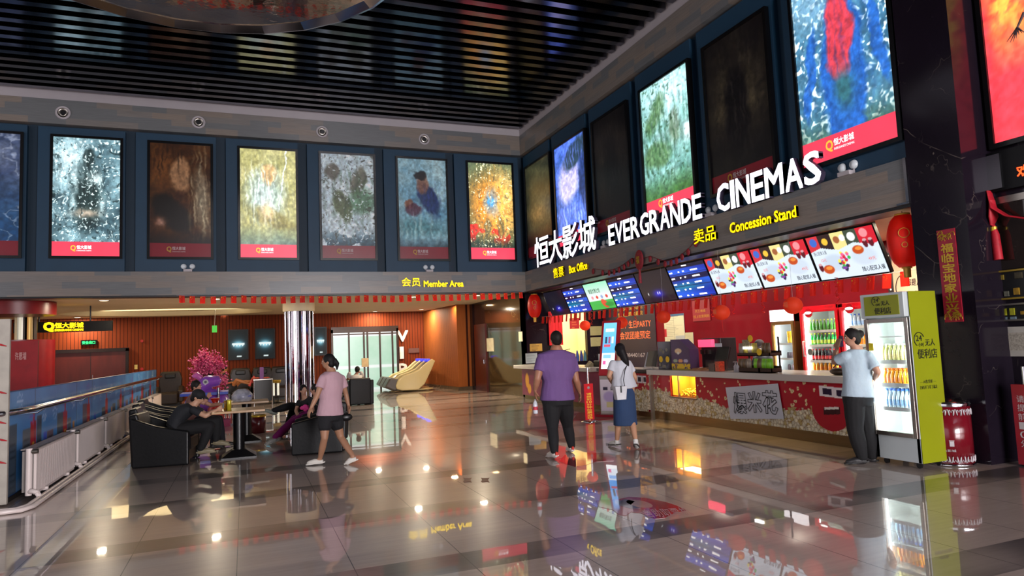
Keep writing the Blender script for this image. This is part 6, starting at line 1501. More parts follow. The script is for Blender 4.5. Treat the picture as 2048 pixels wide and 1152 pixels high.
# ------------------------------------------------------------------ armchairs and tables
M_LEA = M('black leather', '0b0c0e', rough=.42, spec=.3, nz=(24, .25), bump=.12)
def armchair(name, label, cat='armchair', loc=(0, 0, 0), rz=0, group='black leather armchairs'):
    """faces +x, footprint 0.78 wide (y) by 0.80 deep (x), built on the origin"""
    t = thing(name, label, cat, (0, 0, 0), group)
    for s in (-1, 1):
        mb = MB(); y = s * .36 - .055; mb.prism([(-.38, .005), (.40, .005), (.40, .50), (-.05, .60), (-.40, .74), (-.42, .70)], (0, y, 0), (1, 0, 0), (0, 0, 1), (0, .11, 0)); mb.build('armrest', M_LEA, t, bevel=.025, seg=3)
    mb = MB(); mb.prism([(-.42, .01), (-.30, .01), (-.24, .45), (-.34, .80), (-.46, .78), (-.44, .4)], (0, -.31, 0), (1, 0, 0), (0, 0, 1), (0, .62, 0)); mb.build('backrest', M_LEA, t, bevel=.03, seg=3)
    MB().box(-.27, .40, -.30, .30, .20, .42).build('seat_cushion', M_LEA, t, bevel=.04, seg=3); MB().box(-.36, .36, -.30, .30, .05, .20).build('seat_base', M_LEA, t, bevel=.01)
    for sx in (-.34, .34):
        for sy in (-.34, .34): MB().cyl((sx, sy, 0), (sx, sy, .05), .025, n=8).build('foot', M_BLACK, t)
    return t
ch = armchair('armchair', 'nearest black leather armchair, its side towards us, where the man in the cap sits')
ch.location = (-1.14, 11.95, 0); ch.rotation_euler[2] = math.radians(-8)
def put_chair(x, y, deg, label): return dup(ch, (x, y, 0), math.radians(deg), label, 'black leather armchairs')
put_chair(-1.36, 13.35, 0, 'black leather armchair behind the nearest one, below the radiators')
put_chair(-1.50, 14.75, 0, 'third black leather armchair in the left row, only its top visible')
put_chair(-1.60, 16.2, 0, 'fourth black leather armchair in the left row, farthest from us')
put_chair(1.12, 11.75, 172, 'black leather armchair behind the walking girl, turned to the left')
put_chair(1.34, 13.3, 180, 'black leather armchair where the girl in magenta trousers sits')
put_chair(PY(714, 780, 21.2).x, 21.2, 95, 'distant black leather armchair seen from behind before the glass entrance')
M_WOODT = M('pale wooden table top', 'a8845c', rough=.3, nz=(4, .15, (1, 6, 1)))
def table(label, x, y, sx=.78, sy=.7, top=.75):
    t = thing('pedestal_table', label, 'table', (x, y, 0), 'pedestal tables')
    MB().box(x - sx / 2, x + sx / 2, y - sy / 2, y + sy / 2, top - .035, top).build('table_top', M_WOODT, t, bevel=.004)
    MB().cyl((x, y, .08), (x, y, top - .035), .085, .085, n=4).build('pedestal', M_BLACK, t); MB().loft([[(x + a * r, y + b * r, z) for a, b in ((-1, -1), (1, -1), (1, 1), (-1, 1))] for r, z in ((.26, 0), (.26, .02), (.10, .12))], smooth=False).build('foot', M_BLACK, t)
    return t
table('square pedestal table with pale top in front of the man in the cap', -.10, 11.95)
table('second pedestal table, behind the first, with a plastic bag on it', .02, 14.0)
# on the tables
TT = .75
def tcyl(nm, lb, cat, px_, Y, r, h_, mat, cap=None):
    q = PY(px_, 800, Y); t = thing(nm, lb, cat, (q.x, Y, TT)); MB().lathe([(.001, 0), (r, 0), (r, h_ * .9), (r * .8, h_), (.001, h_)], (q.x, Y, TT), 16).build('can_body', mat, t)
    if cap: MB().lathe([(r * .82, h_), (r * .82, h_ + .012), (.001, h_ + .012)], (q.x, Y, TT), 16).build('lid', cap, t)
tcyl('drink_can', 'tall yellow green drink can on the near table', 'can', 458, 11.8, .034, .17, M('yellow green can', 'b8a82a', rough=.3, metal=.3), M_STEEL)
tcyl('drink_cup', 'amber drink cup behind the yellow green can', 'cup', 452, 11.95, .036, .15, M('amber cup', '9a6a1e', rough=.2), M_WHITE)
q = PY(484, 780, 14.0); t = thing('plastic_bag', 'crumpled clear plastic bag with blue contents on the second table', 'bag', (q.x, 14.0, TT)); mb = MB(); rs = random.Random(2)
rings = [[(q.x + (.19 * r_ + rs.uniform(-.02, .02)) * math.cos(a), 14.0 + (.16 * r_) * math.sin(a), TT + z * .85) for a in (2 * PI * k / 18 for k in range(18))] for r_, z in ((.8, .0), (1, .06), (.95, .14), (.7, .22), (.35, .27))]
mb.loft(rings); mb.build('film', M('milky plastic film', 'b4b4bc', rough=.25, alpha=.6, nz=(12, .3)), t); MB().ell((q.x + .03, 13.97, TT + .09), (.15, .12, .07), 12, 8).build('contents', M('blue contents', '3a4aa8', nz=(20, .5)), t)
q = PZ(517, 867); t = thing('metal_drum', 'small dark red drum with a gold rim on the floor between the tables', 'drum', (q.x, q.y + .15, 0)); MB().lathe([(.001, 0), (.15, 0), (.15, .36), (.001, .36)], (q.x, q.y + .15, 0), 24).build('drum_body', M('oxblood enamel', '4a1014', rough=.25), t); MB().lathe([(.152, .33), (.158, .36), (.152, .37), (.13, .37)], (q.x, q.y + .15, 0), 24).build('rim', M_GOLDP, t)

# ------------------------------------------------------------------ kiddie ride, railing, blossom tree
YR = 17.6; q0 = PY(415, 800, YR); M_PUR = M('purple ride shell', '8a4ab0', rough=.25, coat=.4, nz=(3, .1))
t = thing('kiddie_ride', 'purple fish shaped coin ride with a round white eye', 'ride', (q0.x, YR, 0))
hz = PY(430, 764, YR).z; hx0, hx1 = PY(398, 764, YR).x, PY(443, 764, YR).x
mb = MB(); pts = [(hx0 + .02, YR, hz - .25), (hx0 + .06, YR, hz - .08), (hx0 + .2, YR, hz), ((hx0 + hx1) / 2, YR, hz + .02), (hx1 - .05, YR, hz + .03), (hx1, YR, hz + .03)]
mb.tube(pts, [.16, .17, .17, .15, .11, .02], 16, ry=[.2, .24, .24, .22, .18, .05]); mb.build('head', M_PUR, t)
q = PY(411, 764, YR - .25); MB().cyl(q, q + Vector((0, .03, 0)), .06, n=20).build('eye', M_WHITE, t); MB().cyl(q - Vector((0, .004, 0)), q + Vector((0, .02, 0)), .028, n=16).build('pupil', M_BLACK, t)
MB().ell((q0.x + .0, YR, .5), (.5, .36, .38), 20, 12).build('body', M_PUR, t); MB().box(q0.x - .55, q0.x + .45, YR - .42, YR + .42, .74, .80).build('blue_band', M('blue band', '2a4ab8', rough=.3), t); MB().box(q0.x - .5, q0.x + .5, YR - .4, YR + .4, 0, .16).build('base', M('pink base', 'b03a6a'), t)
q = PY(400, 756, YR); MB().tube([(hx0 + .05, YR, hz + .1), (hx0 - .05, YR, hz + .18), (hx0 - .15, YR, hz + .16)], [.06, .08, .02], 10).build('fin', M('pink fin', 'c05a9a', rough=.3), t)
pq = PY(437, 800, YR - .5); MB().cyl((pq.x, YR - .5, 0), (pq.x, YR - .5, PY(437, 775, YR - .5).z), .03, n=12).build('pole', M_CHROME, t)
q = PY(430, 795, 16.2); o = MB().loft([[(q.x + r_ * math.cos(a), 16.2 + r_ * math.sin(a), z) for a in (2 * PI * k / 14 for k in range(14))] for r_, z in ((.12, 0), (.17, .1), (.15, .5), (.05, .62), (.1, .72))]).build('gift_bag', M('red gold foil', 'c0281a', rough=.25, nz=(16, .5)), None, loc=(q.x, 16.2, 0)); tag(o, 'red and gold shiny gift bag beside the purple ride', 'bag')
a_, b_ = PZ(440, 852), PZ(470, 850); t = thing('play_barrier', 'low red and white barred play barrier behind the near table', 'barrier', a_); z1 = PY(455, 822, a_.y).z
for k in range(9): xx = a_.x + (b_.x - a_.x) * k / 8; MB().box(xx - .012, xx + .012, a_.y - .012, a_.y + .012, 0.02, z1).build('bar', M('pink white bar', 'd89a9a' if k % 2 else 'd8d0cc') if False else (M_WHITE if k % 2 else M('red bar', 'b02a30')), t)
MB().box(a_.x - .03, b_.x + .03, a_.y - .03, a_.y + .03, z1 - .02, z1 + .03).build('top_rail', M('red bar'), t); MB().box(a_.x - .03, b_.x + .03, a_.y - .03, a_.y + .03, 0, .04).build('bottom_rail', M_WHITE, t)
YT = 19.6; qb = PY(417, 780, YT); t = thing('blossom_tree', 'artificial cherry tree full of deep pink blossom', 'tree', (qb.x, YT, 0)); tz = PY(417, 690, YT).z
MB().tube([(qb.x, YT, 0), (qb.x + .04, YT, .5), (qb.x - .02, YT, 1.0), (qb.x, YT, 1.4)], [.07, .05, .04, .02], 8).build('trunk', M('dark bark', '2a1a14', rough=.8), t); MB().lathe([(.001, 0), (.2, 0), (.26, .3), (.22, .3), (.001, .28)], (qb.x, YT, 0), 20).build('pot', M('dark pot', '2a2220'), t)
rs = random.Random(5); br = MB(); fl1, fl2 = MB(), MB(); fl1.cm = 0
wx = (PY(458, 750, YT).x - PY(372, 750, YT).x) / 2
for k in range(70):
    a = rs.uniform(0, 2 * PI); el = rs.uniform(-.1, 1.35); L_ = rs.uniform(.75, 1.02)
    tip = Vector((qb.x + math.cos(a) * math.cos(el) * wx * L_, YT + math.sin(a) * math.cos(el) * wx * .8 * L_, 1.0 + math.sin(el) * (tz - 1.02) * L_ - (.35 if el < .25 else 0) * rs.random()))
    base = Vector((qb.x, YT, rs.uniform(.7, 1.2))); mid = base.lerp(tip, .5) + Vector((0, 0, .08)); br.tube([base, mid, tip], [.012, .008, .003], 5)
    for _ in range(34):
        f = rs.uniform(.35, 1.0) ** .8; p = (base.lerp(mid, f * 2) if f < .5 else mid.lerp(tip, f * 2 - 1)) + Vector((rs.gauss(0, .05), rs.gauss(0, .05), rs.gauss(0, .045)))
        n1 = Vector((rs.gauss(0, 1), rs.gauss(0, 1), rs.gauss(0, 1))).normalized(); n2 = n1.orthogonal().normalized(); n3 = n1.cross(n2); r_ = rs.uniform(.018, .034)
        (fl1 if rs.random() < .6 else fl2).add([p + n1 * r_, p + n2 * r_, p - n1 * r_, p - n2 * r_, p + n3 * r_ * .6], [(0, 1, 4), (1, 2, 4), (2, 3, 4), (3, 0, 4)])
br.build('branches', M('dark bark'), t); fl1.build('blossom', M('deep pink blossom', 'c03a6a', rough=.7), t); fl2.build('blossom', M('pale pink blossom', 'e0708e', rough=.7), t, label='paler pink blossom')

# ------------------------------------------------------------------ massage chairs
M_DBR = M('dark brown leather', '241812', rough=.4, nz=(12, .2)); M_IVO = M('ivory shell', 'cfc08e', rough=.18, coat=.6, nz=(2, .03))
t = thing('massage_chair', 'dark brown massage chair', 'massage chair', (0, 0, 0), 'brown massage chairs')
mb = MB(); mb.prism([(-.36, .30), (.36, .30), (.38, .9), (.30, 1.16), (-.30, 1.16), (-.38, .9)], (0, .25, 0), (1, 0, 0), (0, 0, 1), (0, .22, .0)); mb.build('backrest', M_DBR, t, bevel=.06, seg=3)
for s in (-1, 1): mb = MB(); mb.prism([(-.45, .1), (.3, .1), (.34, .6), (-.1, .66), (-.45, .5)], (s * .38 - .08, .0, 0), (0, 1, 0), (0, 0, 1), (.16, 0, 0)); mb.build('armrest', M_DBR, t, bevel=.04, seg=3)
MB().box(-.29, .29, -.35, .3, .25, .45).build('seat', M_DBR, t, bevel=.04); MB().box(-.3, .3, -.62, -.38, .05, .42).build('footrest', M_DBR, t, bevel=.04); MB().box(-.17, .17, .17, .26, .92, 1.08).build('head_pillow', M_BLACK, t, bevel=.03); MB().box(-.36, .36, -.4, .4, 0, .1).build('base', M_BLACK, t)
brs = ((339, 'alone at the left, beside the far end of the hoarding'), (481, 'left one of the group under the wall displays'), (525, 'middle one of the group under the wall displays'), (562, 'right one of the group, beside the chrome column'))
for k, (px_, wh) in enumerate(brs):
    yy = 26.9; loc = (PY(px_, 760, yy).x, yy, 0)
    if k == 0: t.location = loc; t['label'] = f'dark brown massage chair, {wh}'
    else: dup(t, loc, 0, f'dark brown massage chair, {wh}', 'brown massage chairs')
t = thing('massage_chair', 'ivory', 'massage chair', (0, 0, 0), 'ivory massage chairs')
shell = [(-.72, .12), (-.5, .06), (.1, .05), (.35, .25), (.62, .75), (.80, 1.12), (.66, 1.20), (.42, 1.05), (.18, .84), (-.1, .72), (-.45, .62), (-.68, .45), (-.76, .25)]
for s in (-1, 1): mb = MB(); mb.prism(shell, (0, s * .36 - .05, 0), (1, 0, 0), (0, 0, 1), (0, .10, 0)); mb.build('side_shell', M_IVO, t, bevel=.045, seg=3)
mb = MB(); mb.prism([(-.5, .2), (.1, .2), (.4, .5), (.74, 1.12), (.6, 1.12), (.3, .75), (0, .5), (-.5, .45)], (0, -.3, 0), (1, 0, 0), (0, 0, 1), (0, .6, 0)); mb.build('seat', M('black massage pad', '1c1818', rough=.4), t, bevel=.03)
mb = MB(); mb.prism([(-1.15, .22), (-.8, .05), (-.6, .1), (-.62, .5), (-.95, .55)], (0, -.32, 0), (1, 0, 0), (0, 0, 1), (0, .64, 0)); mb.build('footrest', M('grey massage pad', '4a4440', rough=.4), t, bevel=.06, seg=3)
MB().box(.5, .64, -.2, .2, 1.1, 1.2).build('blue_light', M('blue glow bar', '3a3aff', es=1.0, ecol='3a3aff'), t, bevel=.02); MB().ell((.25, 0, .06), (.55, .3, .06), 18, 8).build('base', M_IVO, t)
for k, (yy, wh) in enumerate(((25.9, 'nearest of three'), (26.85, 'middle of three'), (27.75, 'farthest of three'))):
    loc = (PY(826 - k * 8, 750, yy).x, yy, 0)
    if k == 0: t.location = loc; t['label'] = f'ivory massage chair with blue light by the brown wall, {wh}'
    else: dup(t, loc, 0, f'ivory massage chair with blue light by the brown wall, {wh}', 'ivory massage chairs')
yy = 23.6; a_, b_ = PY(507, 800, yy), PY(546, 757, yy); t = thing('drinks_table', 'dark side table with metal frame in front of the brown massage chairs', 'table', ((a_.x + b_.x) / 2, yy, 0)); zt = b_.z
MB().box(a_.x, b_.x, yy, yy + .5, zt - .03, zt).build('table_top', M_STEEL, t); MB().box(a_.x + .04, b_.x - .04, yy + .04, yy + .46, .12, zt - .03).build('cloth', M_BLACK, t)
for sx in (a_.x + .02, b_.x - .02):
    for sy in (yy + .02, yy + .48): MB().cyl((sx, sy, 0), (sx, sy, zt - .03), .015, n=6).build('leg', M_CHROME, t)
o = MB().box(a_.x + .2, a_.x + .32, yy + .15, yy + .25, zt, zt + .38).build('drink_box', M('violet carton', '6a3a7a'), None, loc=(a_.x + .26, yy + .2, zt)); tag(o, 'tall violet carton on the dark side table', 'box')
o = MB().ell((a_.x + .07, yy + .2, zt + .035), (.14, .1, .035), 12, 6).ell((b_.x - .2, yy + .2, zt + .03), (.12, .1, .03), 12, 6).build('table_clutter', M('red white clutter', 'b04a3a', nz=(20, .6)), None, loc=(a_.x + .1, yy + .2, zt)); tag(o, 'red and white clutter on the dark side table', 'clutter', kind='stuff')
for k, x in enumerate((547, 556)):
    q = PY(x, 760, 24.2); t = thing('yellow_stand', f'small yellow topped stand with a white tube, {("left", "right")[k]} of two by the chrome column', 'stand', (q.x, 24.2, 0)); MB().lathe([(.001, q.z - .1), (.08, q.z - .1), (.1, q.z), (.001, q.z)], (q.x, 24.2, 0), 10).build('head', M('mustard plastic', 'a88a2a'), t); MB().cyl((q.x, 24.2, .25), (q.x, 24.2, q.z - .1), .035, n=8).build('tube', M('white lit tube', 'f0f0e0', es=.5), t); MB().lathe([(.001, 0), (.14, 0), (.14, .03), (.03, .05), (.03, .25)], (q.x, 24.2, 0), 12).build('foot', M_BLACK, t)
# ------------------------------------------------------------------ mirror ring under the slatted ceiling
M_DMIR = M('dark mirror foil', '8a8a92', rough=.06, metal=1.0, nz=(2, .2), bump=.6)
t = thing('ceiling_ring', 'large dark mirror clad ring lamp hanging under the slatted ceiling', 'chandelier', (-.75, 9.5, 7.0)); rc, cx_, cy_ = 2.95, -.68, 9.0; N = 26
def ringp(r, z): return [(cx_ + r * math.cos(a), cy_ + r * math.sin(a), z) for a in (2 * PI * k / N for k in range(N))]
MB().loft([ringp(rc, 7.0), ringp(rc + .06, 7.12), ringp(rc + .06, 7.7), ringp(rc - .05, 7.7)], caps=False, smooth=False).build('outer_band', M_DMIR, t)
MB().loft([ringp(rc - .18, 7.06), ringp(rc - .06, 6.98), ringp(rc, 7.0)], caps=False, smooth=False).build('rim', M_CHROME, t)
MB().loft([ringp(rc - .18, 7.06), ringp(rc - .2, 7.65), ringp(.2, 7.68)], caps=True, smooth=False).build('inner_reflector', M_DMIR, t)
for k in range(4): a = PI / 4 + k * PI / 2; MB().cyl((cx_ + 1.8 * math.cos(a), cy_ + 1.8 * math.sin(a), 7.68), (cx_ + 1.8 * math.cos(a), cy_ + 1.8 * math.sin(a), 8.45), .02, n=6).build('suspension_rod', M_STEEL, t)
# red rosette garland on the band between Box Office and Concession signs
t = thing('rosette_garland', 'string of small dark red rosettes with a central knot under the word EVERGRANDE', 'garland', PX(1280, 520, 7.93)); M_ROS = M('dark red rosette', '7a1420', rough=.6, nz=(30, .3))
pp = [(1186, 543), (1205, 546), (1218, 546), (1228, 544), (1238, 540), (1248, 534), (1256, 528), (1264, 522), (1300, 518), (1316, 524), (1330, 528), (1342, 526), (1353, 522), (1364, 514), (1376, 504), (1391, 487)]
for x, y in pp: c = PX(x, y, 7.93); MB().ell(c, (.02, .06, .07), 8, 6).build('rosette', M_ROS, t)
c = PX(1278, 520, 7.9); MB().ell(c, (.03, .17, .22), 14, 10).build('knot', M_ROS, t); txt('character', '福', c + Vector((-.035, .06, -.08)), RU, RV, .12, .16, M_GOLDP, .002, t, bold=.02); MB().tube([c - Vector((0, 0, .2)), c - Vector((0, 0, .5))], [.02, .04], 8).build('tassel', M_ROS, t)
MB().tube([PX(x, y - 6, 7.945) for x, y in pp[:8]] + [c] + [PX(x, y - 6, 7.945) for x, y in pp[8:]], .005, 5).build('cord', M_ROS, t)
# ------------------------------------------------------------------ people
def organic(name, mb, mat, parent, voxel=.011, sm=3, label=None):
    """closes overlapping volumes into one continuous skin"""
    me = bpy.data.meshes.new('tmp'); me.from_pydata([tuple(v) for v in mb.v], [], mb.f); me.update()
    o = bpy.data.objects.new('tmp', me); COL.objects.link(o)
    r = o.modifiers.new('r', 'REMESH'); r.mode = 'VOXEL'; r.voxel_size = voxel; r.use_smooth_shade = True
    s = o.modifiers.new('s', 'SMOOTH'); s.factor = .5; s.iterations = sm
    dg = bpy.context.evaluated_depsgraph_get(); m2 = bpy.data.meshes.new_from_object(o.evaluated_get(dg))
    bpy.data.objects.remove(o); bpy.data.meshes.remove(me)
    off = origin(parent); m2.transform(Matrix.Translation(-off)); m2.materials.clear(); m2.materials.append(mat); m2.name = name
    m2.polygons.foreach_set('use_smooth', [True] * len(m2.polygons))
    ob = bpy.data.objects.new(name, m2); link(ob, parent)
    if label: ob['label'] = label
    return ob
def lerp_path(pts, n=4):
    out = []
    for a, b in zip(pts[:-1], pts[1:]): out += [a.lerp(b, k / n) for k in range(n)]
    return out + [pts[-1]]
def fit(vals, n):
    k = len(vals) - 1; return [vals[min(k, int(i / (n - 1) * k))] * (1 - (i / (n - 1) * k) % 1) + vals[min(k, int(i / (n - 1) * k) + 1)] * ((i / (n - 1) * k) % 1) for i in range(n)]
def limb(mb, pts, radii, n=12, blunt=True):
    P = lerp_path([Vector(p) for p in pts], 4); R = fit(radii, len(P)); mb.tube(P, R, n)
    if blunt: mb.ell(P[0], (R[0],) * 3, 10, 7); mb.ell(P[-1], (R[-1],) * 3, 10, 7)
def basis(f, u=Vector((0, 0, 1))):
    f = Vector(f).normalized(); s = f.cross(u).normalized(); u2 = s.cross(f); return Matrix((s, f, u2)).transposed(), s, f, u2
TORSO = [(-.10, .150, .115), (0.0, .172, .125), (.18, .160, .112), (.38, .148, .100), (.60, .160, .112), (.80, .172, .112), (.92, .150, .085), (1.0, .075, .065), (1.08, .055, .058)]
def torso(mb, P, k, grow, t0, t1, bulk=1.0, flare=0.0):
    pel, nk = P['pelvis'], P['neck']; up = (nk - pel); ss = (P['shR'] - P['shL']).normalized(); sh = (P['hipR'] - P['hipL']).normalized()
    bend = P.get('bend', Vector((0, 0, 0))); rings = []; wsh = (P['shR'] - P['shL']).length / 2
    ts = sorted(set([t0, t1] + [t for t, _, _ in TORSO if t0 < t < t1]))
    for t in ts:
        rx = np.interp(t, [a[0] for a in TORSO], [a[1] for a in TORSO]); ry = np.interp(t, [a[0] for a in TORSO], [a[2] for a in TORSO])
        s = sh.lerp(ss, max(0, min(1, t))).normalized(); s = (s - up.normalized() * s.dot(up.normalized())).normalized(); f = up.normalized().cross(s).normalized()
        if .55 < t < .95: rx = max(rx * k, wsh * .93) / k
        fl = flare * max(0, .5 - t); c = pel + up * t + bend * math.sin(max(0, min(1, t)) * PI)
        rings.append([c + s * ((rx * bulk * k + grow + fl) * math.cos(a)) + f * ((ry * bulk * k + grow + fl) * math.sin(a)) for a in (2 * PI * i / 20 for i in range(20))])
    mb.loft(rings)
def hand(mb, wr, ha, palm_n, k, curl=.5, side=1):
    d = (ha - wr).normalized(); n = (palm_n - d * palm_n.dot(d)).normalized(); s = d.cross(n).normalized() * side; L = .085 * k
    c = wr + d * L * .5; R_ = Matrix((s, n, d)).transposed(); mb.ell(c, (.040 * k, .018 * k, .052 * k), 12, 8, rot=R_)
    for i, (o_, ln) in enumerate(((-.030, .070), (-.010, .080), (.010, .076), (.028, .060))):
        b = wr + d * L * .92 + s * o_ * k; p1 = b + (d * math.cos(curl * .5) + n * math.sin(curl * .5)) * ln * .45 * k; p2 = p1 + (d * math.cos(curl * 1.3) + n * math.sin(curl * 1.3)) * ln * .33 * k; p3 = p2 + (d * math.cos(curl * 2.1) + n * math.sin(curl * 2.1)) * ln * .25 * k
        mb.tube([b - d * .02, b, p1, p2, p3], [.0105 * k, .010 * k, .0095 * k, .009 * k, .0075 * k], 8)
    b = wr + d * L * .25 - s * .030 * k; mb.tube([b, b + (d * .6 - s * .8 + n * .3) * .035 * k, b + (d * 1.5 - s * .85 + n * .8) * .035 * k], [.014 * k, .012 * k, .009 * k], 8)
SK = {}
def skin(col): return M('skin ' + col, col, rough=.5, nz=(6, .05))
def human(label, P, face, head_face=None, k=1.0, bulk=1.0, skincol='a8765c', hair=('16120f', 'short'), top=('6a5a8a', .02, .55, -.02), bottom=('111114', 'long', .0), shoes=('d8d4d0', None), voxel=.0115, curl=.5, palm=None, eyes=False, sole=None, slipper=False, mask=None):
    """P: joints in world space. top = colour, looseness, sleeve share of upper arm, hem on the spine. bottom = colour, kind, hem"""
    lo = min(P['anL'].z, P['anR'].z); base = Vector(((P['anL'].x + P['anR'].x) / 2, (P['anL'].y + P['anR'].y) / 2, 0 if P.get('ground', 1) else lo))
    t = thing('person', label, 'person', base); f = Vector(face).normalized(); sdv = f.cross(Vector((0, 0, 1))).normalized()
    P.setdefault('hipL', P['pelvis'] - sdv * .088 * k); P.setdefault('hipR', P['pelvis'] + sdv * .088 * k)
    sk = skin(skincol); mb = MB(); torso(mb, P, k, 0, -.10, 1.08, bulk)
    limb(mb, [P['neck'] - Vector((0, 0, .03)), P['head'] - Vector((0, 0, .04))], [.058 * k * bulk ** .5, .052 * k], 12)
    for S in 'LR':
        sg = -1 if S == 'L' else 1; sh, el, wr, ha = P['sh' + S], P['el' + S], P['wr' + S], P['ha' + S]
        limb(mb, [sh, el], [.053 * k * bulk, .046 * k * bulk, .038 * k * bulk]); limb(mb, [el, wr], [.039 * k * bulk, .037 * k * bulk, .025 * k])
        pn = Vector(palm) if palm else (-sdv * sg); hand(mb, wr, ha, pn, k, curl, sg)
        hp, kn, an = P['hip' + S], P['kn' + S], P['an' + S]
        limb(mb, [hp, kn], [.088 * k * bulk, .078 * k * bulk, .055 * k]); limb(mb, [kn, an], [.053 * k, .054 * k * bulk, .034 * k])
        to = P['toe' + S]; he = an + Vector((0, 0, 0)) - (to - an).normalized() * .02; he.z = min(an.z - .03, an.z)
        limb(mb, [an - Vector((0, 0, .03)), an.lerp(to, .5) - Vector((0, 0, .01)), to], [.036 * k, .034 * k, .022 * k])
    hf = Vector(head_face or face).normalized(); Rm, s_, f_, u_ = basis(hf); c = P['head']
    mb.ell(c + f_ * -.005 + u_ * .012 * k, (.073 * k, .092 * k, .100 * k), 18, 12, rot=Rm); mb.ell(c + f_ * .022 * k - u_ * .052 * k, (.052 * k, .060 * k, .058 * k), 14, 10, rot=Rm)
    mb.ell(c + f_ * .090 * k - u_ * .022 * k, (.012 * k, .018 * k, .020 * k), 10, 7, rot=Rm); mb.ell(c + f_ * .073 * k - u_ * .058 * k, (.022 * k, .012 * k, .010 * k), 10, 6, rot=Rm)
    for sg in (-1, 1): mb.ell(c + s_ * sg * .074 * k - f_ * .008 * k - u_ * .012 * k, (.010 * k, .018 * k, .030 * k), 8, 6, rot=Rm)
    organic('body', mb, sk, t, voxel)
    # hair
    mb = MB(); hc, st = hair; mb.ell(c - f_ * .016 * k + u_ * .024 * k, (.083 * k, .097 * k, .100 * k), 18, 12, rot=Rm)
    if st != 'short': mb.ell(c - f_ * .045 * k - u_ * .03 * k, (.074 * k, .06 * k, .075 * k), 14, 9, rot=Rm)
    else: mb.ell(c - f_ * .040 * k - u_ * .02 * k, (.072 * k, .055 * k, .065 * k), 14, 9, rot=Rm)
    if st == 'long':
        q = P['hairend']; limb(mb, [c - f_ * .06 * k, c.lerp(q, .45) - f_ * .05, q], [.068 * k, .060 * k, .022 * k])
    if st == 'pony':
        b = c - f_ * .10 * k + u_ * .02; limb(mb, [b, b - f_ * .035 - u_ * .06 * k, b - f_ * .03 - u_ * .15 * k], [.034 * k, .036 * k, .014 * k])
    if st == 'bun': mb.ell(c - f_ * .105 * k + u_ * .03 * k, (.05 * k, .05 * k, .055 * k), 12, 8, rot=Rm)
    organic('hair', mb, M('hair ' + hc, hc, rough=.62, spec=.25, nz=(40, .4)), t, max(.010, voxel * .9), 2)
    if st == 'cap':
        mb = MB(); mb.ell(c - f_ * .008 * k + u_ * .040 * k, (.093 * k, .108 * k, .088 * k), 18, 12, rot=Rm); organic('cap', mb, M('cap cloth ' + P['capcol'], P['capcol'], rough=.8), t, .010, 2)
        br = [c + u_ * .050 * k + f_ * (.07 + .10 * math.sin(a)) * k + s_ * .078 * math.cos(a) * k - u_ * .02 * k * math.sin(a) for a in (PI * i / 10 for i in range(11))]
        MB().add(br + [p - u_ * .006 for p in br], [tuple(range(11)), tuple(range(21, 10, -1))] + [(i, i + 11, i + 12, i + 1) for i in range(10)]).build('cap_brim', M('cap cloth ' + P['capcol'], P['capcol']), t)
    if eyes:
        for sg in (-1, 1):
            e = c + s_ * sg * .030 * k + f_ * .083 * k + u_ * .008 * k; MB().ell(e, (.013 * k, .006 * k, .007 * k), 10, 6, rot=Rm).build('eye', M('eye white', 'd8d4cc', rough=.2), t); MB().ell(e + f_ * .004 * k, (.006 * k, .004 * k, .006 * k), 8, 6, rot=Rm).build('iris', M('dark iris', '140c08', rough=.1), t)
            MB().tube([e + u_ * .018 * k - s_ * sg * .014 * k, e + u_ * .022 * k, e + u_ * .017 * k + s_ * sg * .016 * k], .003 * k, 5).build('eyebrow', M('hair ' + hc), t)
        if not mask: MB().ell(c + f_ * .082 * k - u_ * .060 * k, (.020 * k, .005 * k, .006 * k), 10, 6, rot=Rm).build('mouth', M('lip', '8a3c38'), t)
    if mask: mb = MB(); mb.ell(c + f_ * .045 * k - u_ * .050 * k, (.062 * k, .062 * k, .050 * k), 14, 9, rot=Rm); mb.build('face_mask', M('white mask', 'd0d6dc'), t)
    # shirt
    tc, gr, slv, hem = top; mb = MB(); torso(mb, P, k, gr, hem, 1.0, bulk, P.get('flare', .03))
    for S in 'LR':
        sh, el, wr = P['sh' + S], P['el' + S], P['wr' + S]
        if slv <= 1: e = sh.lerp(el, slv); limb(mb, [sh, e], [.056 * k * bulk + gr * .35, .052 * k * bulk + gr * .7], blunt=False); mb.ell(sh, (.054 * k * bulk + gr * .35,) * 3, 10, 7)
        else: limb(mb, [sh, el, el.lerp(wr, slv - 1)], [.060 * k * bulk + gr * .5, .050 * k * bulk + gr, .040 * k + gr])
    ms = M('cloth ' + tc, tc, rough=.8, nz=(7, .07, (1, 1, .6)), bump=1.6); organic('shirt', mb, ms, t, voxel, 2)
    # lower garment
    bc, kind, bh = bottom; mb = MB(); mp = M('cloth ' + bc, bc, rough=.85, nz=(6, .12, (1, 1, .5)), bump=1.6)
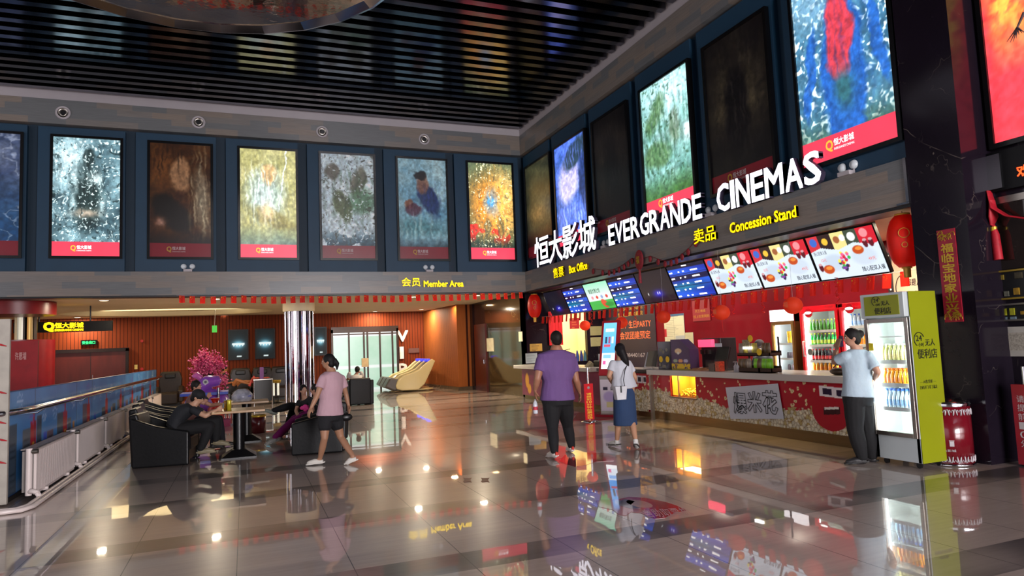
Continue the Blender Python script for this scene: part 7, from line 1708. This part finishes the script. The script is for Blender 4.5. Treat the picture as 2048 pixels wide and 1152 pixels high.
    if kind == 'skirt':
        w0 = P['pelvis'] + (P['neck'] - P['pelvis']) * .15; hz = P['hem']; rings = []
        for q, rx, ry in ((0, .135, .105), (.25, .180, .140), (.6, .188, .155), (1, .195, .17)):
            cc = w0.lerp(hz, q); rings.append([cc + sdv * rx * k * math.cos(a) + f * ry * k * math.sin(a) * (1 + .02 * math.sin(5 * a)) for a in (2 * PI * i / 28 for i in range(28))])
        mb.loft(rings)
    else:
        torso(mb, P, k, .012 + bh, -.10, .16, bulk)
        for S in 'LR':
            hp, kn, an = P['hip' + S], P['kn' + S], P['an' + S]
            if kind == 'short': limb(mb, [hp, hp.lerp(kn, .42)], [.098 * k * bulk + bh, .094 * k * bulk + bh], blunt=True)
            else:
                limb(mb, [hp, kn], [.098 * k * bulk + bh, .088 * k * bulk + bh, .070 * k + bh]); limb(mb, [kn, an + Vector((0, 0, .01))], [.070 * k + bh, .066 * k + bh, .050 * k + bh * .6])
    organic('skirt' if kind == 'skirt' else 'shorts' if kind == 'short' else 'trousers', mb, mp, t, voxel, 2)
    sc, acc = shoes
    if sc:
        for S in 'LR':
            an, to = P['an' + S], P['toe' + S]; d = (to - an); dl = Vector((d.x, d.y, 0)).normalized() if Vector((d.x, d.y, 0)).length > .02 else f; he = an - dl * .035 - Vector((0, 0, .045))
            mb = MB(); mb.tube([he - dl * .01, he + dl * .03, an.lerp(to, .5) - Vector((0, 0, .012)), to, to + dl * .03], [.030 * k, .042 * k, .044 * k, .036 * k, .018 * k], 12)
            if not slipper: limb(mb, [an - Vector((0, 0, .01)), an - Vector((0, 0, .04))], [.042 * k, .040 * k])
            o = organic('slipper' if slipper else 'shoe', mb, M('shoe ' + sc, sc, rough=.5), t, .009, 2)
            sb = MB(); a_, b_ = he - dl * .035 - Vector((0, 0, .012)), to + dl * .045 - Vector((0, 0, .026)); a_.z = max(a_.z, .008); b_.z = max(b_.z, .008)
            sb.tube([a_, a_.lerp(b_, .3), a_.lerp(b_, .75), b_], [.025, .036, .042, .024], 12, up=(0, 0, 1), ry=None); 
            for i, v in enumerate(sb.v): pass
            q0 = MB(); sdd = dl.cross(Vector((0, 0, 1))); seg = [(0, .026), (.25, .036), (.7, .044), (.95, .034), (1, .02)]
            L_ = [a_.lerp(b_, u) + sdd * w_ for u, w_ in seg] + [a_.lerp(b_, u) - sdd * w_ for u, w_ in reversed(seg)]; n_ = len(L_); q0.add(L_ + [p + Vector((0, 0, .016)) for p in L_], [tuple(range(n_))[::-1], tuple(range(n_, 2 * n_))] + [(i, (i + 1) % n_, (i + 1) % n_ + n_, i + n_) for i in range(n_)])
            q0.build('sole', M('sole ' + (sole or sc), sole or sc, rough=.6), o)
            if acc: MB().ell(he - dl * .022 + Vector((0, 0, .02)), (.022, .022, .03), 8, 6).build('heel_tab', M('heel ' + acc, acc), o)
    return t
def J(x, y, Y): return PY(x, y, Y)
V3 = lambda *a: Vector(a)
# 1 man in the purple shirt, walking away
Ym = 8.9
P = dict(head=J(1112, 679, Ym), neck=J(1113, 700, Ym), shL=J(1083, 719, Ym), shR=J(1143, 719, Ym), elL=J(1075, 757, Ym - .03), wrL=J(1070, 781, Ym + .05), haL=J(1071, 796, Ym + .06),
         elR=J(1152, 760, Ym - .03), wrR=J(1159, 784, Ym + .1), haR=J(1161, 800, Ym + .13), pelvis=J(1115, 800, Ym), knL=J(1105, 855, 8.85), knR=J(1135, 850, 9.05), anL=J(1109, 903, 8.72), anR=J(1143, 892, 9.08))
P['toeL'] = J(1110, 912, 8.72) + V3(-.02, .17, 0); P['toeL'].z = .035; P['toeR'] = P['anR'] + V3(.02, .16, 0); P['toeR'].z = .035
man = human('man in a purple t-shirt and black trousers seen from behind, holding a bottle', P, (.1, 1, 0), k=1.05, bulk=1.24, top=('65487c', .022, .62, .0), bottom=('0f0f12', 'long', .008), shoes=('c8c0ba', 'c83a2a'), skincol='9a6a52')
hb = P['haL'] + V3(0, .02, -.02); bz = hb.z - .20
t = thing('water_bottle', 'clear bottle with red and white band in the left hand of the man in purple', 'bottle', (hb.x, hb.y, bz)); MB().lathe([(.001, 0), (.032, 0), (.034, .02), (.033, .12), (.028, .15), (.014, .18), (.001, .18)], (hb.x, hb.y, bz), 14).build('bottle_body', M('milky bottle', 'c8ccd4', rough=.15, nz=(20, .2)), t)
MB().lathe([(.0345, .05), (.0345, .10)], (hb.x, hb.y, bz), 14).build('paper_band', M('red white band', 'b83040', nz=(30, .5)), t); MB().lathe([(.015, .18), (.015, .2), (.001, .2)], (hb.x, hb.y, bz), 10).build('cap', M_WHITE, t)
# 2 woman in the denim skirt, walking away
P = dict(head=J(1239, 701, Ym), neck=J(1241, 720, Ym), shL=J(1226, 727, Ym), shR=J(1256, 727, Ym), elL=J(1218, 752, Ym), wrL=J(1224, 766, Ym + .22), haL=J(1228, 768, Ym + .32), elR=J(1270, 755, Ym), wrR=J(1268, 770, Ym + .18), haR=J(1266, 774, Ym + .28),
         pelvis=J(1248, 775, Ym), knL=J(1238, 832, 9.0), knR=J(1262, 834, 8.85), anL=J(1234, 881, 9.12), anR=J(1271, 880, 8.66), hairend=J(1257, 742, Ym - .08), hem=J(1251, 850, Ym), flare=.06)
P['toeL'] = P['anL'] + V3(-.02, .16, 0); P['toeL'].z = .035; P['toeR'] = J(1274, 897, 8.78); P['toeR'].z = .04
human('woman in a white t-shirt and long denim skirt seen from behind, carrying a white bag', P, (.05, 1, 0), k=.93, top=('b9bcc4', .018, .6, -.02), bottom=('22385a', 'skirt', 0), shoes=('c8c6c2', None), hair=('120e10', 'long'), skincol='b08468', sole='3a3634')
q = J(1240, 785, 8.72); t = thing('shoulder_bag', 'small white bucket bag on the hip of the woman in the denim skirt', 'bag', q - V3(0, 0, .08)); mb = MB(); mb.loft([[q + V3(a * w_, b * .05, z) for a, b in ((-1, -1), (1, -1), (1, 1), (-1, 1))] for w_, z in ((.075, -.10), (.10, .09))], smooth=False); mb.build('bag_body', M('white leather', 'c4c4c8', rough=.4), t, bevel=.012)
MB().box(q.x - .02, q.x + .0, q.y - .056, q.y - .05, q.z + .0, q.z + .1).build('black_tab', M_BLACK, t); MB().tube([q + V3(.07, -.02, .09), J(1247, 760, 8.72), J(1250, 740, 8.74), J(1255, 728, 8.80), J(1254, 722, 8.92)], .007, 6).build('strap', M_BLACK, t)
# 3 girl crossing the hall
P = dict(head=J(656, 723, 10.2), neck=J(663, 743, 10.2), shL=J(646, 757, 10.08), shR=J(683, 757, 10.32), elL=J(634, 792, 10.02), wrL=J(622, 816, 9.98), haL=J(616, 830, 9.96), elR=J(692, 789, 10.36), wrR=J(697, 811, 10.34), haR=J(698, 824, 10.32),
         pelvis=J(660, 832, 10.2), knL=J(649, 876, 10.12), knR=J(681, 874, 10.25), anL=J(640, 917, 10.28), anR=J(706, 912, 10.02), flare=.05)
P['toeL'] = P['anL'] + V3(-.15, .03, 0); P['toeL'].z = .035; P['toeR'] = J(694, 926, 10.03)
human('girl with a ponytail in a pale pink t-shirt and black shorts, striding left', P, (-.5, .85, 0), head_face=(-1, .25, 0), k=.94, top=('b4929c', .026, .55, .02), bottom=('121216', 'short', .012), shoes=('c4c0b8', None), hair=('0f0d0e', 'pony'), skincol='9c7258', slipper=True, eyes=True)
q = P['haR'] + V3(-.05, -.02, -.02); t = thing('hand_bag', 'small black bag in the right hand of the striding girl', 'bag', q - V3(0, 0, .1)); MB().ell(q - V3(0, 0, .05), (.10, .05, .06), 14, 9).build('bag_body', M_BLACK, t); MB().tube([q + V3(-.06, 0, -.02), q + V3(0, 0, .04), q + V3(.06, 0, -.02)], .008, 6).build('strap', M_BLACK, t)
# pink print on her back is part of the cloth seen in the photo: left to the shirt colour
# 4 woman at the lime sided fridge
Yw = 6.22
P = dict(head=J(1703, 675, Yw), neck=J(1714, 699, Yw), shL=J(1692, 712, Yw + .02), shR=J(1737, 712, Yw - .12), elL=J(1669, 724, Yw + .18), wrL=J(1674, 697, Yw + .3), haL=J(1677, 678, Yw + .3), elR=J(1755, 744, Yw - .22), wrR=J(1750, 757, Yw - .08), haR=J(1744, 757, Yw + .02),
         pelvis=J(1716, 800, Yw), knL=J(1710, 858, Yw), knR=J(1735, 858, Yw + .04), anL=J(1724, 914, Yw - .02), anR=J(1744, 912, Yw + .06), flare=.06)
P['toeL'] = P['anL'] + V3(-.13, .09, 0); P['toeL'].z = .032; P['toeR'] = P['anR'] + V3(-.09, .13, 0); P['toeR'].z = .032
human('woman with a hair bun, pale blue shirt and black trousers at the lime fridge', P, (-.2, 1, 0), head_face=(-.85, .5, -.1), k=.98, top=('9fb0bc', .026, .75, .06), bottom=('0c0c0f', 'long', .026), shoes=('1c1a1c', None), hair=('120e0e', 'bun'), skincol='a07560', eyes=True, sole='0c0c0c')
q = P['haL'] + V3(.06, .02, -.03); o = MB().obox(q, (.03, 0, 0), (0, .005, 0), (0, 0, .07)).build('phone', M('dark violet phone', '2a1a3a', rough=.2), None, loc=q); tag(o, 'dark phone held to the face of the woman with the bun', 'phone')
# 5 man in the cap, leaning on the table
def seated(x, y, sgn, dx=0.0, lean=.22, k=1.0):
    """joints of a person seated at x, y facing +x (sgn 1) or -x (sgn -1)"""
    g = lambda a, b, z: V3(x + sgn * a, y - sgn * b, z)
    P = dict(pelvis=g(0, 0, .53), neck=g(lean, 0, 1.02 - lean * .25), shL=g(lean * .95, -.18, .96 - lean * .25), shR=g(lean * .95, .18, .96 - lean * .25), hipL=g(.02, -.09, .50), hipR=g(.02, .09, .50),
             knL=g(.44, -.10, .50), knR=g(.42, .12, .50), anL=g(.50, -.10, .09), anR=g(.34, .12, .09), head=g(lean + .07, 0, 1.15 - lean * .3))
    P['toeL'] = P['anL'] + V3(sgn * .16, 0, -.05); P['toeR'] = P['anR'] + V3(sgn * .16, 0, -.05)
    P['elL'] = g(lean + .1, -.24, .74); P['elR'] = g(lean + .1, .24, .74); P['wrL'] = g(lean + .3, -.12, .76); P['wrR'] = g(lean + .3, .12, .76); P['haL'] = g(lean + .4, -.08, .77); P['haR'] = g(lean + .4, .08, .77)
    return P
P = seated(-1.02, 11.95, 1, lean=.26)
P.update(head=J(396, 794, 11.95), neck=J(385, 811, 11.95), shR=J(387, 820, 11.78), shL=J(390, 818, 12.12), elR=J(411, 832, 11.72), wrR=J(434, 820, 11.76), haR=J(444, 814, 11.78), elL=J(413, 829, 12.16), wrL=J(432, 820, 12.05), haL=J(441, 817, 12.0),
         knR=J(420, 852, 11.8), knL=J(433, 842, 12.08), anR=J(402, 898, 11.8), anL=J(432, 880, 12.1), bend=V3(-.06, 0, .02), capcol='0e0e12')
P['toeR'] = P['anR'] + V3(.17, 0, -.04); P['toeL'] = P['anL'] + V3(.17, -.02, -.07)
human('man in a black cap and black t-shirt leaning over the table with his phone', P, (1, 0, 0), head_face=(.85, -.25, -.42), k=.98, top=('16181d', .02, .6, 0), bottom=('0b0b0e', 'long', .012), shoes=('7a7058', None), hair=('100c0b', 'cap'), skincol='b48a70', eyes=True, curl=.9)
q = P['haR'] + V3(.02, .02, .02); o = MB().obox(q, (.004, .0, .035), (0, .035, 0), (.012, 0, -.003)).build('phone', M_BLACK, None, loc=q); tag(o, 'black phone in the hands of the man in the cap', 'phone')
# 6 person in the chair behind him
P = seated(PY(383, 850, 13.3).x, 13.3, 1, lean=.2); P.update(head=J(393, 773, 13.3), neck=J(388, 790, 13.3)); P['shR'] = P['neck'] + V3(0, -.17, -.05); P['shL'] = P['neck'] + V3(0, .17, -.05); P['elR'] = J(407, 806, 13.1); P['wrR'] = J(417, 795, 13.15); P['haR'] = J(418, 787, 13.2)
human('person with short dark hair seated behind the man in the cap, chin on hand', P, (1, 0, 0), head_face=(.9, -.4, -.1), k=.92, top=('8a6058', .015, .6, 0), bottom=('1a1a22', 'long', .005), shoes=('2a2624', None), skincol='a87a64', eyes=True, voxel=.014)
# 7 girl in magenta trousers
P = seated(1.18, 13.25, -1, lean=.02); P.update(head=J(607, 780, 13.15), neck=J(609, 797, 13.2), shR=J(598, 805, 13.32), shL=J(622, 805, 13.0), elR=J(592, 822, 13.25), wrR=J(597, 834, 13.1), haR=J(602, 838, 13.05), elL=J(626, 824, 12.95), wrL=J(616, 836, 12.9), haL=J(608, 840, 12.92),
         knL=J(582, 845, 13.0), knR=J(588, 838, 13.3), anL=J(550, 875, 13.0), anR=J(560, 872, 13.25))
P['toeL'] = P['anL'] + V3(-.14, -.04, 0); P['toeL'].z = .04; P['toeR'] = P['anR'] + V3(-.14, -.02, 0); P['toeR'].z = .04
human('girl in a black t-shirt and magenta trousers looking at us from her armchair', P, (-.85, -.5, 0), head_face=(.25, -1, 0), k=.86, top=('101014', .014, .5, 0), bottom=('7a1260', 'long', .008), shoes=('8a8a86', None), hair=('120e0e', 'tied'), skincol='b48870', eyes=True, voxel=.0115)
c = J(611, 816, 13.0); pp_ = [x for x in COL.objects if x.name.startswith('person')][-1]; c.y = 13.06
mb = MB()
for dx, dz, r_ in ((-.05, 0, .045), (0, .02, .05), (.045, -.01, .04), (.0, -.04, .035), (.07, .03, .025)): mb.ell(c + V3(dx, 0, dz), (r_, .012, r_ * .8), 10, 6)
mb.build('shirt_print', M('hot pink print', 'd83a8a', rough=.7), pp_, label='hot pink print')
# 8 person beside her
P = seated(1.30, 14.1, -1, lean=.0); P.update(head=J(629, 779, 14.0), neck=J(633, 795, 14.05), knL=J(580, 812, 13.9), knR=J(585, 822, 14.2), anL=J(548, 822, 13.85), anR=J(572, 862, 14.2)); P['shR'] = P['neck'] + V3(0, .17, -.05); P['shL'] = P['neck'] + V3(0, -.17, -.05)
P['toeL'] = P['anL'] + V3(-.15, -.02, .02); P['toeR'] = P['anR'] + V3(-.14, 0, -.04)
for s_, S_ in ((1, 'R'), (-1, 'L')): n_ = P['neck']; P['el' + S_] = n_ + V3(-.02, s_ * .22, -.32); P['wr' + S_] = n_ + V3(-.22, s_ * .12, -.42); P['ha' + S_] = n_ + V3(-.30, s_ * .08, -.44)
human('dark haired person in black with crossed legs behind the girl in magenta', P, (-1, 0, 0), head_face=(-.9, .3, 0), k=.9, top=('0e0e12', .014, .6, 0), bottom=('0c0c10', 'long', .012), shoes=('7a8076', None), skincol='a87a64', voxel=.014)
# 9 person in the distant armchair
x9 = PY(712, 760, 21.2).x; P = seated(x9, 21.2, 1, lean=.1)
for kk in list(P):
    v = P[kk] - V3(x9, 21.2, 0); P[kk] = V3(x9 - v.y, 21.2 + v.x, v.z)
P['head'] = J(715, 740, 21.3); P['neck'] = J(712, 750, 21.3)
human('distant person in a white top slouching in the armchair before the glass entrance', P, (0, 1, 0), head_face=(.5, .8, -.2), k=.95, top=('b8b0a8', .015, .6, 0), bottom=('2a2a32', 'long', .01), shoes=('3a3634', None), skincol='9a6e58', voxel=.018)
# 10 person resting with bare legs up
P = seated(PY(459, 790, 24.2).x, 24.2, 1, lean=-.2); P.update(knL=J(473, 760, 24.0), knR=J(480, 764, 24.4), anL=J(500, 768, 24.0), anR=J(504, 762, 24.3)); P['toeL'] = P['anL'] + V3(.06, 0, .14); P['toeR'] = P['anR'] + V3(.06, 0, .14)
human('person resting with bare legs stretched out, half hidden behind the pink tree', P, (1, 0, 0), k=.95, top=('2a2426', .015, .6, 0), bottom=('16161a', 'short', .01), shoes=('b03a34', None), skincol='9a5e34', voxel=.018)
# 11 shop assistant behind the counter
c = PX(1519, 692, 8.75)
g = lambda a, b, z: V3(c.x + a, c.y + b, c.z + z)
P = dict(head=c, neck=g(.05, 0, -.16), shL=g(.06, -.18, -.22), shR=g(.06, .18, -.22), elL=g(-.02, -.24, -.46), elR=g(-.02, .24, -.46), wrL=g(-.2, -.16, -.5), wrR=g(-.2, .16, -.5), haL=g(-.29, -.12, -.5), haR=g(-.29, .12, -.5), pelvis=g(.05, 0, -.66), knL=V3(c.x + .03, c.y - .1, .48), knR=V3(c.x + .03, c.y + .1, .48), anL=V3(c.x + .05, c.y - .1, .085), anR=V3(c.x + .05, c.y + .1, .085), toeL=V3(c.x - .1, c.y - .1, .035), toeR=V3(c.x - .1, c.y + .1, .035), capcol='4a4448')
human('shop assistant in a grey cap and white mask behind the snack rack', P, (-1, -.1, 0), head_face=(-.75, -.5, -.35), k=.95, top=('6a6e78', .015, .6, 0), bottom=('16161a', 'long', .01), shoes=('1a1a1a', None), hair=('100c0b', 'cap'), skincol='a87a64', eyes=True, mask=True, voxel=.014)
# ------------------------------------------------------------------ tidy up
for o in PROTOS:
    for c in list(KIDS.get(o.name, [])): bpy.data.objects.remove(c)
    bpy.data.objects.remove(o)
